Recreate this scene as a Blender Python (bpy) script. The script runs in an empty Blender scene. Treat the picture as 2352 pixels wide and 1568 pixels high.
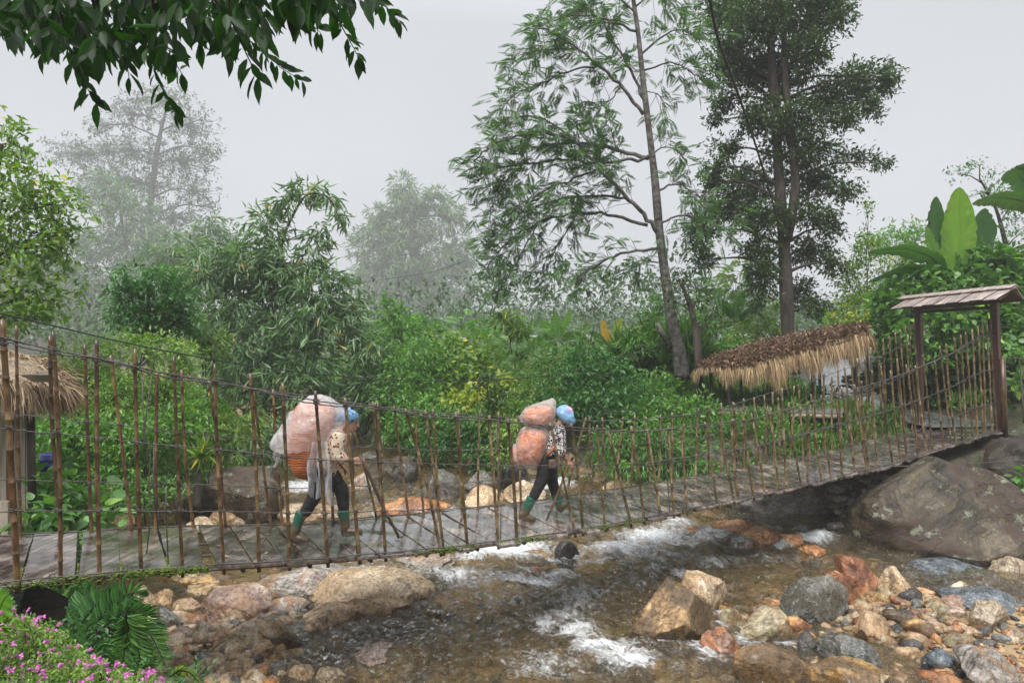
import bpy, bmesh, math, random
import numpy as np
from mathutils import Vector, noise as mnoise
R = math.radians
rng = np.random.default_rng(7)
random.seed(7)
S = bpy.context.scene
# ---------------------------------------------------------------- camera
F = 1568.0; CX = 1176.0; CY = 784.0; CZ = 3.5      # focal length in reference pixels, image centre, eye height
cam = bpy.data.cameras.new("camera"); cam.lens = 24; cam.sensor_width = 36
cam.clip_start = 0.05; cam.clip_end = 1200
co = bpy.data.objects.new("camera", cam); S.collection.objects.link(co)
co.location = (0, 0, CZ); co.rotation_euler = (R(90), 0, 0); S.camera = co
# ---------------------------------------------------------------- sky and light
w = bpy.data.worlds.new("World"); S.world = w; w.use_nodes = True
nt = w.node_tree; bgn = nt.nodes['Background']
sky = nt.nodes.new('ShaderNodeTexSky'); sky.sky_type = 'NISHITA'; sky.sun_disc = False
sky.sun_elevation = R(58); sky.sun_rotation = R(200); sky.air_density = 1.5; sky.dust_density = 6
cloud = nt.nodes.new('ShaderNodeRGB'); cloud.outputs[0].default_value = (9.3, 9.65, 10.35, 1)   # closed cloud cover
cmix = nt.nodes.new('ShaderNodeMixRGB'); cmix.inputs[0].default_value = 0.93
nt.links.new(sky.outputs[0], cmix.inputs[1]); nt.links.new(cloud.outputs[0], cmix.inputs[2])
# an overcast sky is brightest overhead and dark below the horizon
wtc = nt.nodes.new('ShaderNodeTexCoord'); wsp = nt.nodes.new('ShaderNodeSeparateXYZ'); nt.links.new(wtc.outputs['Generated'], wsp.inputs[0])
wr = nt.nodes.new('ShaderNodeValToRGB'); we = wr.color_ramp.elements
we[0].position = .46; we[0].color = (.10, .10, .10, 1); we[1].position = 1.0; we[1].color = (1.5, 1.5, 1.5, 1)
for p_, v_ in ((.5, .375), (.60, .39), (.71, .41), (.85, 1.0)):
    e_ = we.new(p_); e_.color = (v_, v_, v_, 1)
wm = nt.nodes.new('ShaderNodeMath'); wm.operation = 'MULTIPLY_ADD'; wm.inputs[1].default_value = .5; wm.inputs[2].default_value = .5
nt.links.new(wsp.outputs['Z'], wm.inputs[0]); nt.links.new(wm.outputs[0], wr.inputs[0])
wx_ = nt.nodes.new('ShaderNodeVectorMath'); wx_.operation = 'MULTIPLY'; nt.links.new(cmix.outputs[0], wx_.inputs[0]); nt.links.new(wr.outputs[0], wx_.inputs[1])
wn = nt.nodes.new('ShaderNodeTexNoise'); wn.inputs['Scale'].default_value = 2.6; wn.inputs['Detail'].default_value = 3; nt.links.new(wtc.outputs['Generated'], wn.inputs['Vector'])
wf = nt.nodes.new('ShaderNodeMath'); wf.operation = 'MULTIPLY_ADD'; wf.inputs[1].default_value = .30; wf.inputs[2].default_value = .85; nt.links.new(wn.outputs['Fac'], wf.inputs[0])
wy_ = nt.nodes.new('ShaderNodeVectorMath'); wy_.operation = 'SCALE'; nt.links.new(wx_.outputs[0], wy_.inputs[0]); nt.links.new(wf.outputs[0], wy_.inputs['Scale'])
nt.links.new(wy_.outputs[0], bgn.inputs[0]); bgn.inputs[1].default_value = 0.074
sl = bpy.data.lights.new("sun", 'SUN'); sl.energy = 1.5; sl.angle = R(22); sl.color = (1, .97, .92)
so = bpy.data.objects.new("sun", sl); S.collection.objects.link(so)
so.rotation_euler = (R(32), 0, R(-20)); so.location = (0, 0, 40)
S.view_settings.view_transform = 'Standard'; S.view_settings.look = 'None'
S.view_settings.exposure = 1.25; S.view_settings.gamma = 1.0
cy = S.cycles
cy.max_bounces = 7; cy.diffuse_bounces = 3; cy.glossy_bounces = 2; cy.transmission_bounces = 4
cy.transparent_max_bounces = 12; cy.volume_bounces = 1; cy.caustics_reflective = False; cy.caustics_refractive = False
cy.use_denoising = True; cy.sample_clamp_indirect = 6
# ---------------------------------------------------------------- helpers
COL = S.collection
def P(x, y, d):
    return np.array([(x - CX) * d / F, d, CZ - (y - CY) * d / F])
def tag(o, label=None, cat=None, group=None, kind=None):
    if label: o['label'] = label
    if cat: o['category'] = cat
    if group: o['group'] = group
    if kind: o['kind'] = kind
    return o
def empty(name, loc, label=None, cat=None, group=None):
    o = bpy.data.objects.new(name, None); COL.objects.link(o); o.location = tuple(loc); o.empty_display_size = .1
    return tag(o, label, cat, group)
def np_mesh(name, V, faces, mat=None, parent=None, smooth=False, attrs=None, loops=None):
    """faces: (n,3) or (n,4) int array, or list of tuples"""
    me = bpy.data.meshes.new(name)
    V = np.asarray(V, dtype=np.float32)
    if parent is not None:
        V = V - np.array(parent.location, dtype=np.float32) if parent.parent is None else V - np.array(parent['org'], dtype=np.float32)
    if isinstance(faces, np.ndarray):
        k = faces.shape[1]; n = len(faces)
        me.vertices.add(len(V)); me.vertices.foreach_set('co', V.ravel())
        me.loops.add(n * k); me.loops.foreach_set('vertex_index', faces.astype(np.int32).ravel())
        me.polygons.add(n); me.polygons.foreach_set('loop_start', np.arange(0, n * k, k, dtype=np.int32))
        me.update(calc_edges=True)
    else:
        me.from_pydata([tuple(map(float, v)) for v in V], [], [tuple(int(i) for i in f) for f in faces])
    if attrs:
        for an, arr in attrs.items():
            a = me.attributes.new(an, 'FLOAT', 'POINT'); a.data.foreach_set('value', np.asarray(arr, dtype=np.float32))
    if smooth: me.polygons.foreach_set('use_smooth', np.ones(len(me.polygons), dtype=bool))
    me.update()
    o = bpy.data.objects.new(name, me); COL.objects.link(o)
    if mat:
        for m_ in (mat if isinstance(mat, (list, tuple)) else [mat]): me.materials.append(m_)
    if parent is not None:
        o.parent = parent
        o['org'] = tuple(parent.location) if parent.parent is None else tuple(parent['org'])
        # children keep the origin of their thing
    return o
def fin(o):
    if 'org' in o: del o['org']
class MB:
    """gathers shapes into one mesh"""
    def __init__(s): s.V = []; s.Fc = []; s.A = []; s.n = 0
    def add(s, V, Fc, a=0.0):
        V = np.asarray(V, float)
        s.V.append(V); s.Fc += [tuple(i + s.n for i in f) for f in Fc]
        s.A.append(np.full(len(V), a)); s.n += len(V)
    def tube(s, pts, rad, seg=6, cap=True, a=0.0):
        pts = np.asarray(pts, float); n = len(pts)
        rad = np.full(n, rad, float) if np.isscalar(rad) else np.asarray(rad, float)
        T = np.gradient(pts, axis=0); T /= np.linalg.norm(T, axis=1)[:, None] + 1e-9
        up = np.array([0, 0, 1.]) if abs(T[0, 2]) < .8 else np.array([0, 1., 0])
        A1 = np.cross(T, up); A1 /= np.linalg.norm(A1, axis=1)[:, None] + 1e-9
        A2 = np.cross(T, A1)
        an = np.linspace(0, 2 * math.pi, seg, endpoint=False)
        V = pts[:, None, :] + rad[:, None, None] * (np.cos(an)[None, :, None] * A1[:, None, :] + np.sin(an)[None, :, None] * A2[:, None, :])
        V = V.reshape(-1, 3); Fc = []
        for i in range(n - 1):
            for j in range(seg):
                k = (j + 1) % seg
                Fc.append((i * seg + j, i * seg + k, (i + 1) * seg + k, (i + 1) * seg + j))
        if cap: Fc.append(tuple(range(seg))[::-1]); Fc.append(tuple((n - 1) * seg + j for j in range(seg)))
        s.add(V, Fc, a)
    def box(s, o, ex, ey, ez, a=0.0):
        """box from corner-centred origin o with half-vectors"""
        o, ex, ey, ez = map(lambda q: np.asarray(q, float), (o, ex, ey, ez))
        V = [o + i * ex + j * ey + k * ez for i in (-1, 1) for j in (-1, 1) for k in (-1, 1)]
        s.add(V, [(0, 1, 3, 2), (4, 6, 7, 5), (0, 4, 5, 1), (2, 3, 7, 6), (0, 2, 6, 4), (1, 5, 7, 3)], a)
    def ball(s, c, r, seg=10, ring=7, a=0.0):
        c = np.asarray(c, float); r = np.ones(3) * r
        V = []; Fc = []
        for i in range(ring + 1):
            th = math.pi * i / ring
            for j in range(seg):
                ph = 2 * math.pi * j / seg
                V.append(c + r * np.array([math.sin(th) * math.cos(ph), math.sin(th) * math.sin(ph), math.cos(th)]))
        for i in range(ring):
            for j in range(seg):
                k = (j + 1) % seg
                Fc.append((i * seg + j, (i + 1) * seg + j, (i + 1) * seg + k, i * seg + k))
        s.add(V, Fc, a)
    def build(s, name, mat, parent=None, smooth=False, attr=None):
        V = np.concatenate(s.V) if s.V else np.zeros((0, 3))
        return np_mesh(name, V, s.Fc, mat, parent, smooth, {attr: np.concatenate(s.A)} if attr else None)
def bevel(o, wd=.006, seg=2):
    m = o.modifiers.new('bevel', 'BEVEL'); m.width = wd; m.segments = seg; m.limit_method = 'ANGLE'; return o
def smoothstep(a, b, x):
    t = np.clip((x - a) / (b - a), 0, 1); return t * t * (3 - 2 * t)
def vnoise(x, y, seed=0):
    """value noise, vectorised, -1..1"""
    x = np.asarray(x, float); y = np.asarray(y, float)
    xi = np.floor(x).astype(np.int64); yi = np.floor(y).astype(np.int64); fx = x - xi; fy = y - yi
    def h(a, b):
        n = (a * 374761393 + b * 668265263 + seed * 1442695041) & 0xffffffff
        n = ((n ^ (n >> 13)) * 1274126177) & 0xffffffff
        return ((n ^ (n >> 16)) & 0xffff) / 32767.5 - 1
    u = fx * fx * (3 - 2 * fx); v = fy * fy * (3 - 2 * fy)
    return (h(xi, yi) * (1 - u) + h(xi + 1, yi) * u) * (1 - v) + (h(xi, yi + 1) * (1 - u) + h(xi + 1, yi + 1) * u) * v
def fbm(x, y, seed=0, oct=4):
    s = 0; a = 1; t = 0
    for k in range(oct):
        s = s + a * vnoise(x * 2 ** k, y * 2 ** k, seed + k); t += a; a *= .5
    return s / t
# ---------------------------------------------------------------- materials
def new_mat(name):
    m = bpy.data.materials.new(name); m.use_nodes = True
    nt = m.node_tree; return m, nt, nt.nodes, nt.links, nt.nodes['Principled BSDF']
def ramp(N, stops):
    r = N.new('ShaderNodeValToRGB'); e = r.color_ramp.elements
    while len(e) < len(stops): e.new(.5)
    for k, (p, c) in enumerate(stops): e[k].position = p; e[k].color = (*c, 1) if len(c) == 3 else c
    return r
def tex(N, L, kind, scale, coord='Object', detail=4, vec=None, **kw):
    tc = N.new('ShaderNodeTexCoord'); t = N.new('ShaderNodeTex' + kind)
    if kind == 'Voronoi': detail = 0
    src = tc.outputs[coord]
    if vec is not None:
        mp = N.new('ShaderNodeMapping'); mp.inputs['Scale'].default_value = vec
        L.new(src, mp.inputs[0]); src = mp.outputs[0]
    L.new(src, t.inputs['Vector'])
    if 'Scale' in t.inputs: t.inputs['Scale'].default_value = scale
    if 'Detail' in t.inputs: t.inputs['Detail'].default_value = detail
    for k, v in kw.items(): t.inputs[k].default_value = v
    return t
def bump(N, L, bs, src, strength=.4, dist=.02, prev=None):
    b = N.new('ShaderNodeBump'); b.inputs['Strength'].default_value = strength; b.inputs['Distance'].default_value = dist
    L.new(src, b.inputs['Height'])
    if prev is not None: L.new(prev, b.inputs['Normal'])
    L.new(b.outputs[0], bs.inputs['Normal']); return b.outputs[0]
def mixc(N, L, f, a, b, mode='MIX'):
    m = N.new('ShaderNodeMixRGB'); m.blend_type = mode
    for k, v in ((0, f), (1, a), (2, b)):
        if isinstance(v, (int, float)): m.inputs[k].default_value = v
        elif isinstance(v, tuple): m.inputs[k].default_value = (*v, 1) if len(v) == 3 else v
        else: L.new(v, m.inputs[k])
    return m.outputs[0]
def math_(N, L, op, a, b=0.0, clamp=False):
    m = N.new('ShaderNodeMath'); m.operation = op; m.use_clamp = clamp
    for k, v in ((0, a), (1, b)):
        if isinstance(v, (int, float)): m.inputs[k].default_value = v
        else: L.new(v, m.inputs[k])
    return m.outputs[0]
def mat_simple(name, c1, c2, scale=8, rough=.6, bumpy=.3, bdist=.01, vec=None, detail=5, rnd=True, spec=.5):
    m, nt, N, L, bs = new_mat(name)
    t = tex(N, L, 'Noise', scale, detail=detail, vec=vec)
    r = ramp(N, [(.3, c1), (.7, c2)]); L.new(t.outputs['Fac'], r.inputs[0]); out = r.outputs[0]
    if rnd:
        oi = N.new('ShaderNodeObjectInfo'); hv = N.new('ShaderNodeHueSaturation')
        v = math_(N, L, 'MULTIPLY_ADD', oi.outputs['Random'], .5); v.node.inputs[2].default_value = .75
        L.new(v, hv.inputs['Value']); L.new(out, hv.inputs['Color']); out = hv.outputs[0]
    L.new(out, bs.inputs['Base Color']); bs.inputs['Roughness'].default_value = rough
    bs.inputs['Specular IOR Level'].default_value = spec
    if bumpy: bump(N, L, bs, t.outputs['Fac'], bumpy, bdist)
    return m
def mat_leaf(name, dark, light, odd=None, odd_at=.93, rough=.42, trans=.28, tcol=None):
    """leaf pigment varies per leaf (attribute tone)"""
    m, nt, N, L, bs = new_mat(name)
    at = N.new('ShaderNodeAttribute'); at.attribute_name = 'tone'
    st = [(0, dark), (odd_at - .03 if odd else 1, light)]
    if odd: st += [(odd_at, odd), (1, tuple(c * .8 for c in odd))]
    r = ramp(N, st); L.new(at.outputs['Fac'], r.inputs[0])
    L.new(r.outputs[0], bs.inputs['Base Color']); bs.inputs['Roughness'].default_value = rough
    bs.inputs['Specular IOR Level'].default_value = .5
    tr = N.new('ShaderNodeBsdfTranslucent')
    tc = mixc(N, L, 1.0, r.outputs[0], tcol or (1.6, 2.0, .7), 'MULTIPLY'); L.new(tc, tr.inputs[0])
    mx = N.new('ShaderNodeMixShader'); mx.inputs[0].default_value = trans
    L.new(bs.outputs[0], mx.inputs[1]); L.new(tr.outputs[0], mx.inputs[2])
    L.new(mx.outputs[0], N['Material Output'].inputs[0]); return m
LEAF = {
 'deep': mat_leaf('leaf_deep', (0.022, 0.074, 0.019), (0.088, 0.230, 0.054)),
 'dark': mat_leaf('leaf_dark', (0.018, 0.042, 0.013), (0.055, 0.110, 0.028), (0.132, 0.143, 0.028), .95),
 'mid': mat_leaf('leaf_mid', (0.047, 0.128, 0.024), (0.162, 0.338, 0.054), (0.567, 0.459, 0.054), .97),
 'lime': mat_leaf('leaf_lime', (.070, .140, .022), (.25, .38, .07), (0.600, 0.504, 0.060), .95),
 'bamboo': mat_leaf('leaf_bamboo', (.040, .095, .040), (.21, .33, .15), (0.504, 0.350, 0.112), .95, rough=.34),
 'feather': mat_leaf('leaf_feather', (0.035, 0.094, 0.033), (0.112, 0.213, 0.069), (0.325, 0.263, 0.050), .97),
 'olive': mat_leaf('leaf_olive', (0.058, 0.124, 0.023), (0.221, 0.338, 0.052), (0.650, 0.494, 0.052), .92),
 'yellow': mat_leaf('leaf_yellow', (0.130, 0.200, 0.025), (0.400, 0.440, 0.050), (0.620, 0.420, 0.050), .85),
 'fresh': mat_leaf('leaf_fresh', (.035, .105, .022), (.15, .31, .07), (0.350, 0.550, 0.088), .9),
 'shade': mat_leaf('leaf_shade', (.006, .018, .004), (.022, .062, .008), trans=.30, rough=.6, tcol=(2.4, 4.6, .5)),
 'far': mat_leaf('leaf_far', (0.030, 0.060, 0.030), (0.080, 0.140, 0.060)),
}
BARK = mat_simple('bark', (.016, .012, .009), (.085, .066, .05), 7, .8, 1.0, .06, vec=(1, 1, .35), rnd=False)
BARK_PALE = mat_simple('bark_lichen', (.02, .015, .010), (.17, .16, .14), 8, .8, 1.0, .05, detail=8, rnd=False)
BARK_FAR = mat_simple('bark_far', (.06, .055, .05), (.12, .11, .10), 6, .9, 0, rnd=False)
HAZE = 0.0016
# ---------------------------------------------------------------- terrain and river
def interp(tab, v):
    a = np.array(tab, float); return np.interp(v, a[:, 0], a[:, 1])
def W(Y):                       # water level along the stream
    return interp([(0, 0), (8.6, 0), (11.0, .16), (12.2, .30), (13.2, .52), (20, .75), (40, 1.2)], Y)
XLT = [(3, -1.9), (5, -2.6), (7, -4.3), (9, -5.3), (10, -6.2), (12, -6.6), (14, -5.4), (16, -5.2), (19, -7), (22, -10), (30, -20)]
XRT = [(3, 7), (5, 9), (7, 10.5), (9, 12), (10.5, 12), (11.5, 9.5), (12.1, 7.6), (12.7, 4.6), (13.2, 3.0), (14, 1.6), (16, -2.2), (19, -3.6), (22, -6), (30, -16)]
def H(X, Y):
    X = np.asarray(X, float); Y = np.asarray(Y, float)
    wl = W(Y); n1 = fbm(X * .6, Y * .6, 3); n2 = fbm(X * 2.2, Y * 2.2, 11)
    bed = wl - .30 + .10 * n1 + .06 * n2
    barR = smoothstep(1.6, 3.4, X) * smoothstep(9.9, 8.8, Y)
    bed = bed + barR * (.30 + .10 * n1)
    barL = smoothstep(-1.7, -2.9, X) * smoothstep(9.2, 8.2, Y)
    bed = bed + barL * (.44 + .08 * n1)
    L_ = interp(XLT, Y); R_ = interp(XRT, Y)
    dl = L_ - X; dr = X - R_
    tl = interp([(3, 1.2), (5, 1.25), (7.5, 1.3), (9, 1.1), (14, 1.5), (20, 2.0), (40, 2.2), (80, 2.6), (200, 4)], Y)
    trr = interp([(3, .8), (8, .9), (11, 1.4), (14, 1.62), (20, 1.9), (40, 2.4), (80, 2.8), (200, 4)], Y)
    h = bed
    h = h + smoothstep(0, 1.9, dl) * (tl - bed) + smoothstep(10, 40, dl) * .8
    behind = smoothstep(6.15, 6.8, -.515 * X + .857 * Y)            # the right bank starts under the footbridge
    h = h + behind * (smoothstep(0, 1.6, dr) * (trr - bed) + smoothstep(3, 26, dr) * .9)
    h = h + .18 * n1 * (smoothstep(.5, 3, dl) + smoothstep(.5, 3, dr)) * smoothstep(0, 12, np.hypot(X, Y))
    # wooded hills far away on both sides
    h = h + smoothstep(55, 120, Y) * (smoothstep(-.38, -.75, X / np.maximum(Y, 1)) * 13 + smoothstep(.40, .62, X / np.maximum(Y, 1)) * 6)
    # the bank under the photographer
    mound = smoothstep(4.6, 3.2, Y) * smoothstep(-.9, -2.1, X + .8 * np.clip(Y - 3, -3, 9))
    h = h + mound * np.clip(2.0 - h, 0, 3)
    h = h + smoothstep(3.4, 1.8, Y) * smoothstep(-1, 1, X) * np.clip(1.7 - h, 0, 3)
    # flat landing and path on the right bank
    pd = np.exp(-(((X - interp([(14, 9.6), (18, 9.2), (20, 9.6), (23, 10.8), (27, 12.4)], Y)) / 2.0) ** 2)) * smoothstep(13, 14, Y) * smoothstep(26, 22, Y)
    h = h + pd * (1.66 + .02 * (Y - 14) - h) * .95
    # the ground stays below the deck and climbs away behind it
    c_ = -.515 * X + .857 * Y; s_ = .857 * X + .515 * Y
    lim = interp([(-3, 1.3), (-.7, 1.22), (.5, 1.12), (2.1, 1.0), (4, .9), (6.2, .88), (7.9, .93), (9.9, 1.0), (11, 1.05), (12.4, 1.13), (13.9, 1.3), (15.3, 1.42), (15.8, 1.6), (17, 3), (19, 9)], s_) + 1.0 * np.clip(c_ - 8.3, 0, 9)
    h = np.where((s_ > -4) & (c_ > 5.4), np.minimum(h, lim + 9 * smoothstep(-2.5, -4, s_)), h)
    return h
def spaced(a, b, step, far, g=1.18):
    v = list(np.arange(a, b, step)); s = step; x = v[-1]
    while x < far: s *= g; x += s; v.append(x)
    s = step; x = v[0]; pre = []
    while x > -far: s *= g; x -= s; pre.append(x)
    return np.array(pre[::-1] + v)
gx = spaced(-11, 13, .11, 260); gy = spaced(2.5, 26, .11, 260); gy = gy[gy > -30]
GX, GY = np.meshgrid(gx, gy); GZ = H(GX, GY)
def grid_faces(ny, nx):
    i = np.arange(ny - 1)[:, None] * nx + np.arange(nx - 1)[None, :]
    return np.stack([i, i + 1, i + nx + 1, i + nx], -1).reshape(-1, 4)
m, nt, N, L, bs = new_mat('ground_soil'); gmat = m
t1 = tex(N, L, 'Noise', 1.3, detail=7); t2 = tex(N, L, 'Voronoi', 9); t3 = tex(N, L, 'Noise', 14, detail=6)
r1 = ramp(N, [(.32, (.035, .022, .012)), (.5, (.07, .055, .028)), (.68, (.035, .065, .016))]); L.new(t1.outputs['Fac'], r1.inputs[0])
r2 = ramp(N, [(.1, (.16, .11, .05)), (.40, (.50, .30, .12)), (.6, (.32, .27, .16)), (.9, (.62, .42, .22))]); L.new(t2.outputs['Color'], r2.inputs[0])
wet = N.new('ShaderNodeAttribute'); wet.attribute_name = 'bed'
c = mixc(N, L, wet.outputs['Fac'], r1.outputs[0], r2.outputs[0])
c = mixc(N, L, .5, c, mixc(N, L, 1.0, c, t3.outputs['Color'], 'MULTIPLY'))
L.new(c, bs.inputs['Base Color']); bs.inputs['Roughness'].default_value = .55
bp = bump(N, L, bs, t3.outputs['Fac'], .6, .04); bump(N, L, bs, t2.outputs['Distance'], .5, .05, bp)
bedf = smoothstep(.35, .0, GZ - W(GY))
ground = np_mesh('ground', np.stack([GX, GY, GZ], -1).reshape(-1, 3), grid_faces(len(gy), len(gx)), gmat, smooth=True, attrs={'bed': bedf.ravel()})
tag(ground, kind='structure')
# river surface
wx = np.arange(-10, 10.5, .045); wy = np.concatenate([np.arange(4.2, 15, .045), np.arange(15, 26, .09)])
WX, WY = np.meshgrid(wx, wy)
ang = R(-38)                                                    # the current runs towards the lower right
U = WX * math.cos(ang) + WY * math.sin(ang); V_ = -WX * math.sin(ang) + WY * math.cos(ang)
FOAM = [  # reference pixels x, y, half sizes, strength
 (1165, 1268, 105, 24, 1.0), (1100, 1283, 60, 12, .8), (1240, 1290, 90, 9, .55), (1220, 1345, 70, 14, .9), (1290, 1330, 60, 10, .7), (1380, 1300, 70, 9, .6), (1440, 1275, 110, 16, .85),
 (1500, 1240, 90, 22, .9), (1560, 1215, 60, 14, .7), (1620, 1245, 70, 12, .7), (1520, 1200, 70, 12, .6),
 (725, 1370, 45, 14, 1.1), (690, 1385, 26, 9, .8), (1380, 1500, 74, 34, .86), (1440, 1530, 78, 26, .84), (1330, 1455, 60, 26, .75), (1290, 1420, 60, 22, .55),
 (1250, 1440, 46, 30, .6), (1180, 1390, 120, 40, .42), (1330, 1380, 130, 40, .45), (1500, 1290, 150, 30, .5), (1100, 1340, 100, 30, .45), (1250, 1540, 160, 40, .42), (1450, 1350, 90, 30, .42), (1050, 1450, 90, 50, .3), (1750, 1290, 120, 20, .36), (1640, 1300, 60, 18, .55), (1870, 1243, 55, 12, .95), (1600, 1500, 60, 9, .6), (1640, 1525, 50, 8, .5), (1700, 1545, 40, 10, .4), (690, 1120, 45, 16, .8),
 (1270, 1115, 50, 14, .9), (820, 1120, 60, 14, .35), (1050, 1320, 60, 10, .5), (930, 1330, 60, 8, .45), (1300, 1225, 200, 8, .35), (620, 1330, 40, 8, .4)]
ROCKPX = []
# ---------------------------------------------------------------- rocks
def rock_mat(name, c1, c2, c3, vein=None, scale=2.2, rough=.30, band=0.0, lichen=None, wet=.4, stain=None):
    m, nt, N, L, bs = new_mat(name)
    oi = N.new('ShaderNodeObjectInfo'); tc = N.new('ShaderNodeTexCoord')
    off = N.new('ShaderNodeVectorMath'); off.operation = 'MULTIPLY_ADD'; L.new(oi.outputs['Random'], off.inputs[0]); off.inputs[1].default_value = (37, 19, 53); L.new(tc.outputs['Object'], off.inputs[2])
    rt = N.new('ShaderNodeVectorRotate'); rt.rotation_type = 'EULER_XYZ'; L.new(off.outputs[0], rt.inputs['Vector'])
    rv_ = N.new('ShaderNodeVectorMath'); rv_.operation = 'MULTIPLY'; L.new(oi.outputs['Random'], rv_.inputs[0]); rv_.inputs[1].default_value = (9, 23, 5); L.new(rv_.outputs[0], rt.inputs['Rotation'])
    def T(kind, sc, vec=None, **kw):
        t = N.new('ShaderNodeTex' + kind); src = rt.outputs[0]
        if vec: mp = N.new('ShaderNodeMapping'); mp.inputs['Scale'].default_value = vec; L.new(src, mp.inputs[0]); src = mp.outputs[0]
        L.new(src, t.inputs['Vector']); t.inputs['Scale'].default_value = sc
        for k, v in kw.items(): t.inputs[k].default_value = v
        return t
    a = T('Noise', scale, Detail=10.0, Distortion=.9, Roughness=.68); b = T('Noise', scale * 9, Detail=8.0, Roughness=.75)
    lay = T('Noise', scale * 1.2, vec=(1, 1, 6), Detail=9.0, Distortion=.7, Roughness=.65)
    r = ramp(N, [(.36, c1), (.49, c2), (.62, c3)]); L.new(a.outputs['Fac'], r.inputs[0]); col = r.outputs[0]
    if band:
        rw = ramp(N, [(.38, tuple(x * .35 for x in c1)), (.47, c2), (.56, c3), (.60, tuple(min(1, x * 1.3) for x in c3))]); L.new(lay.outputs['Fac'], rw.inputs[0]); col = mixc(N, L, band, col, rw.outputs[0])
    else:
        rw = ramp(N, [(.38, (.55, .5, .45)), (.52, (1, 1, 1)), (.62, (1.25, 1.2, 1.1))]); L.new(lay.outputs['Fac'], rw.inputs[0]); col = mixc(N, L, .8, col, rw.outputs[0], 'MULTIPLY')
    rb = ramp(N, [(.34, (.30, .27, .25)), (.5, (.95, .95, .95)), (.66, (1.5, 1.5, 1.5))]); L.new(b.outputs['Fac'], rb.inputs[0])
    fg = T('Noise', scale * 34, Detail=4.0, Roughness=.8); rfg = ramp(N, [(.38, (.45, .43, .41)), (.5, (1, 1, 1)), (.62, (1.45, 1.45, 1.4))]); L.new(fg.outputs['Fac'], rfg.inputs[0])
    col = mixc(N, L, .75, col, rb.outputs[0], 'MULTIPLY'); col = mixc(N, L, .7, col, rfg.outputs[0], 'MULTIPLY')
    ck = T('Noise', scale * .9, Detail=6.0, Distortion=1.6, Roughness=.6); rk = ramp(N, [(.470, (1, 1, 1)), (.495, (.22, .18, .15)), (.505, (.22, .18, .15)), (.53, (1, 1, 1))]); L.new(ck.outputs['Fac'], rk.inputs[0]); col = mixc(N, L, .55, col, rk.outputs[0], 'MULTIPLY')
    if stain:
        st = T('Noise', scale * .45, Detail=7.0, Distortion=1.5, Roughness=.6); rs = ramp(N, [(.47, (0, 0, 0)), (.56, (.85, .85, .85))]); L.new(st.outputs['Fac'], rs.inputs[0]); col = mixc(N, L, rs.outputs[0], col, mixc(N, L, 1.0, rb.outputs[0], stain, 'MULTIPLY'))
    if vein:
        v = T('Noise', scale * .8, Detail=3.0, Distortion=2.5); rv = ramp(N, [(.494, (0, 0, 0)), (.5, (1, 1, 1)), (.506, (0, 0, 0))]); L.new(v.outputs['Fac'], rv.inputs[0])
        col = mixc(N, L, rv.outputs[0], col, vein)
    if lichen:
        l_ = T('Noise', 4, Detail=9.0, Roughness=.72); rl = ramp(N, [(.57, (0, 0, 0)), (.62, (1, 1, 1))]); L.new(l_.outputs['Fac'], rl.inputs[0])
        col = mixc(N, L, math_(N, L, 'MULTIPLY', rl.outputs[0], .75), col, lichen)
    hv = N.new('ShaderNodeHueSaturation'); vv = math_(N, L, 'MULTIPLY_ADD', oi.outputs['Random'], .4); vv.node.inputs[2].default_value = .95
    L.new(vv, hv.inputs['Value']); L.new(col, hv.inputs['Color']); L.new(hv.outputs[0], bs.inputs['Base Color'])
    rr = ramp(N, [(.35, (rough * .6,) * 3), (.65, (min(1, rough * 1.6),) * 3)]); L.new(b.outputs['Fac'], rr.inputs[0]); L.new(rr.outputs[0], bs.inputs['Roughness'])
    bs.inputs['Coat Weight'].default_value = wet * .7; bs.inputs['Coat Roughness'].default_value = .25
    p = bump(N, L, bs, a.outputs['Fac'], .8, .09); p = bump(N, L, bs, rk.outputs[0], .5, .03, p); p = bump(N, L, bs, lay.outputs['Fac'], .6, .04, p); bump(N, L, bs, b.outputs['Fac'], .7, .022, p)
    return m
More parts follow.
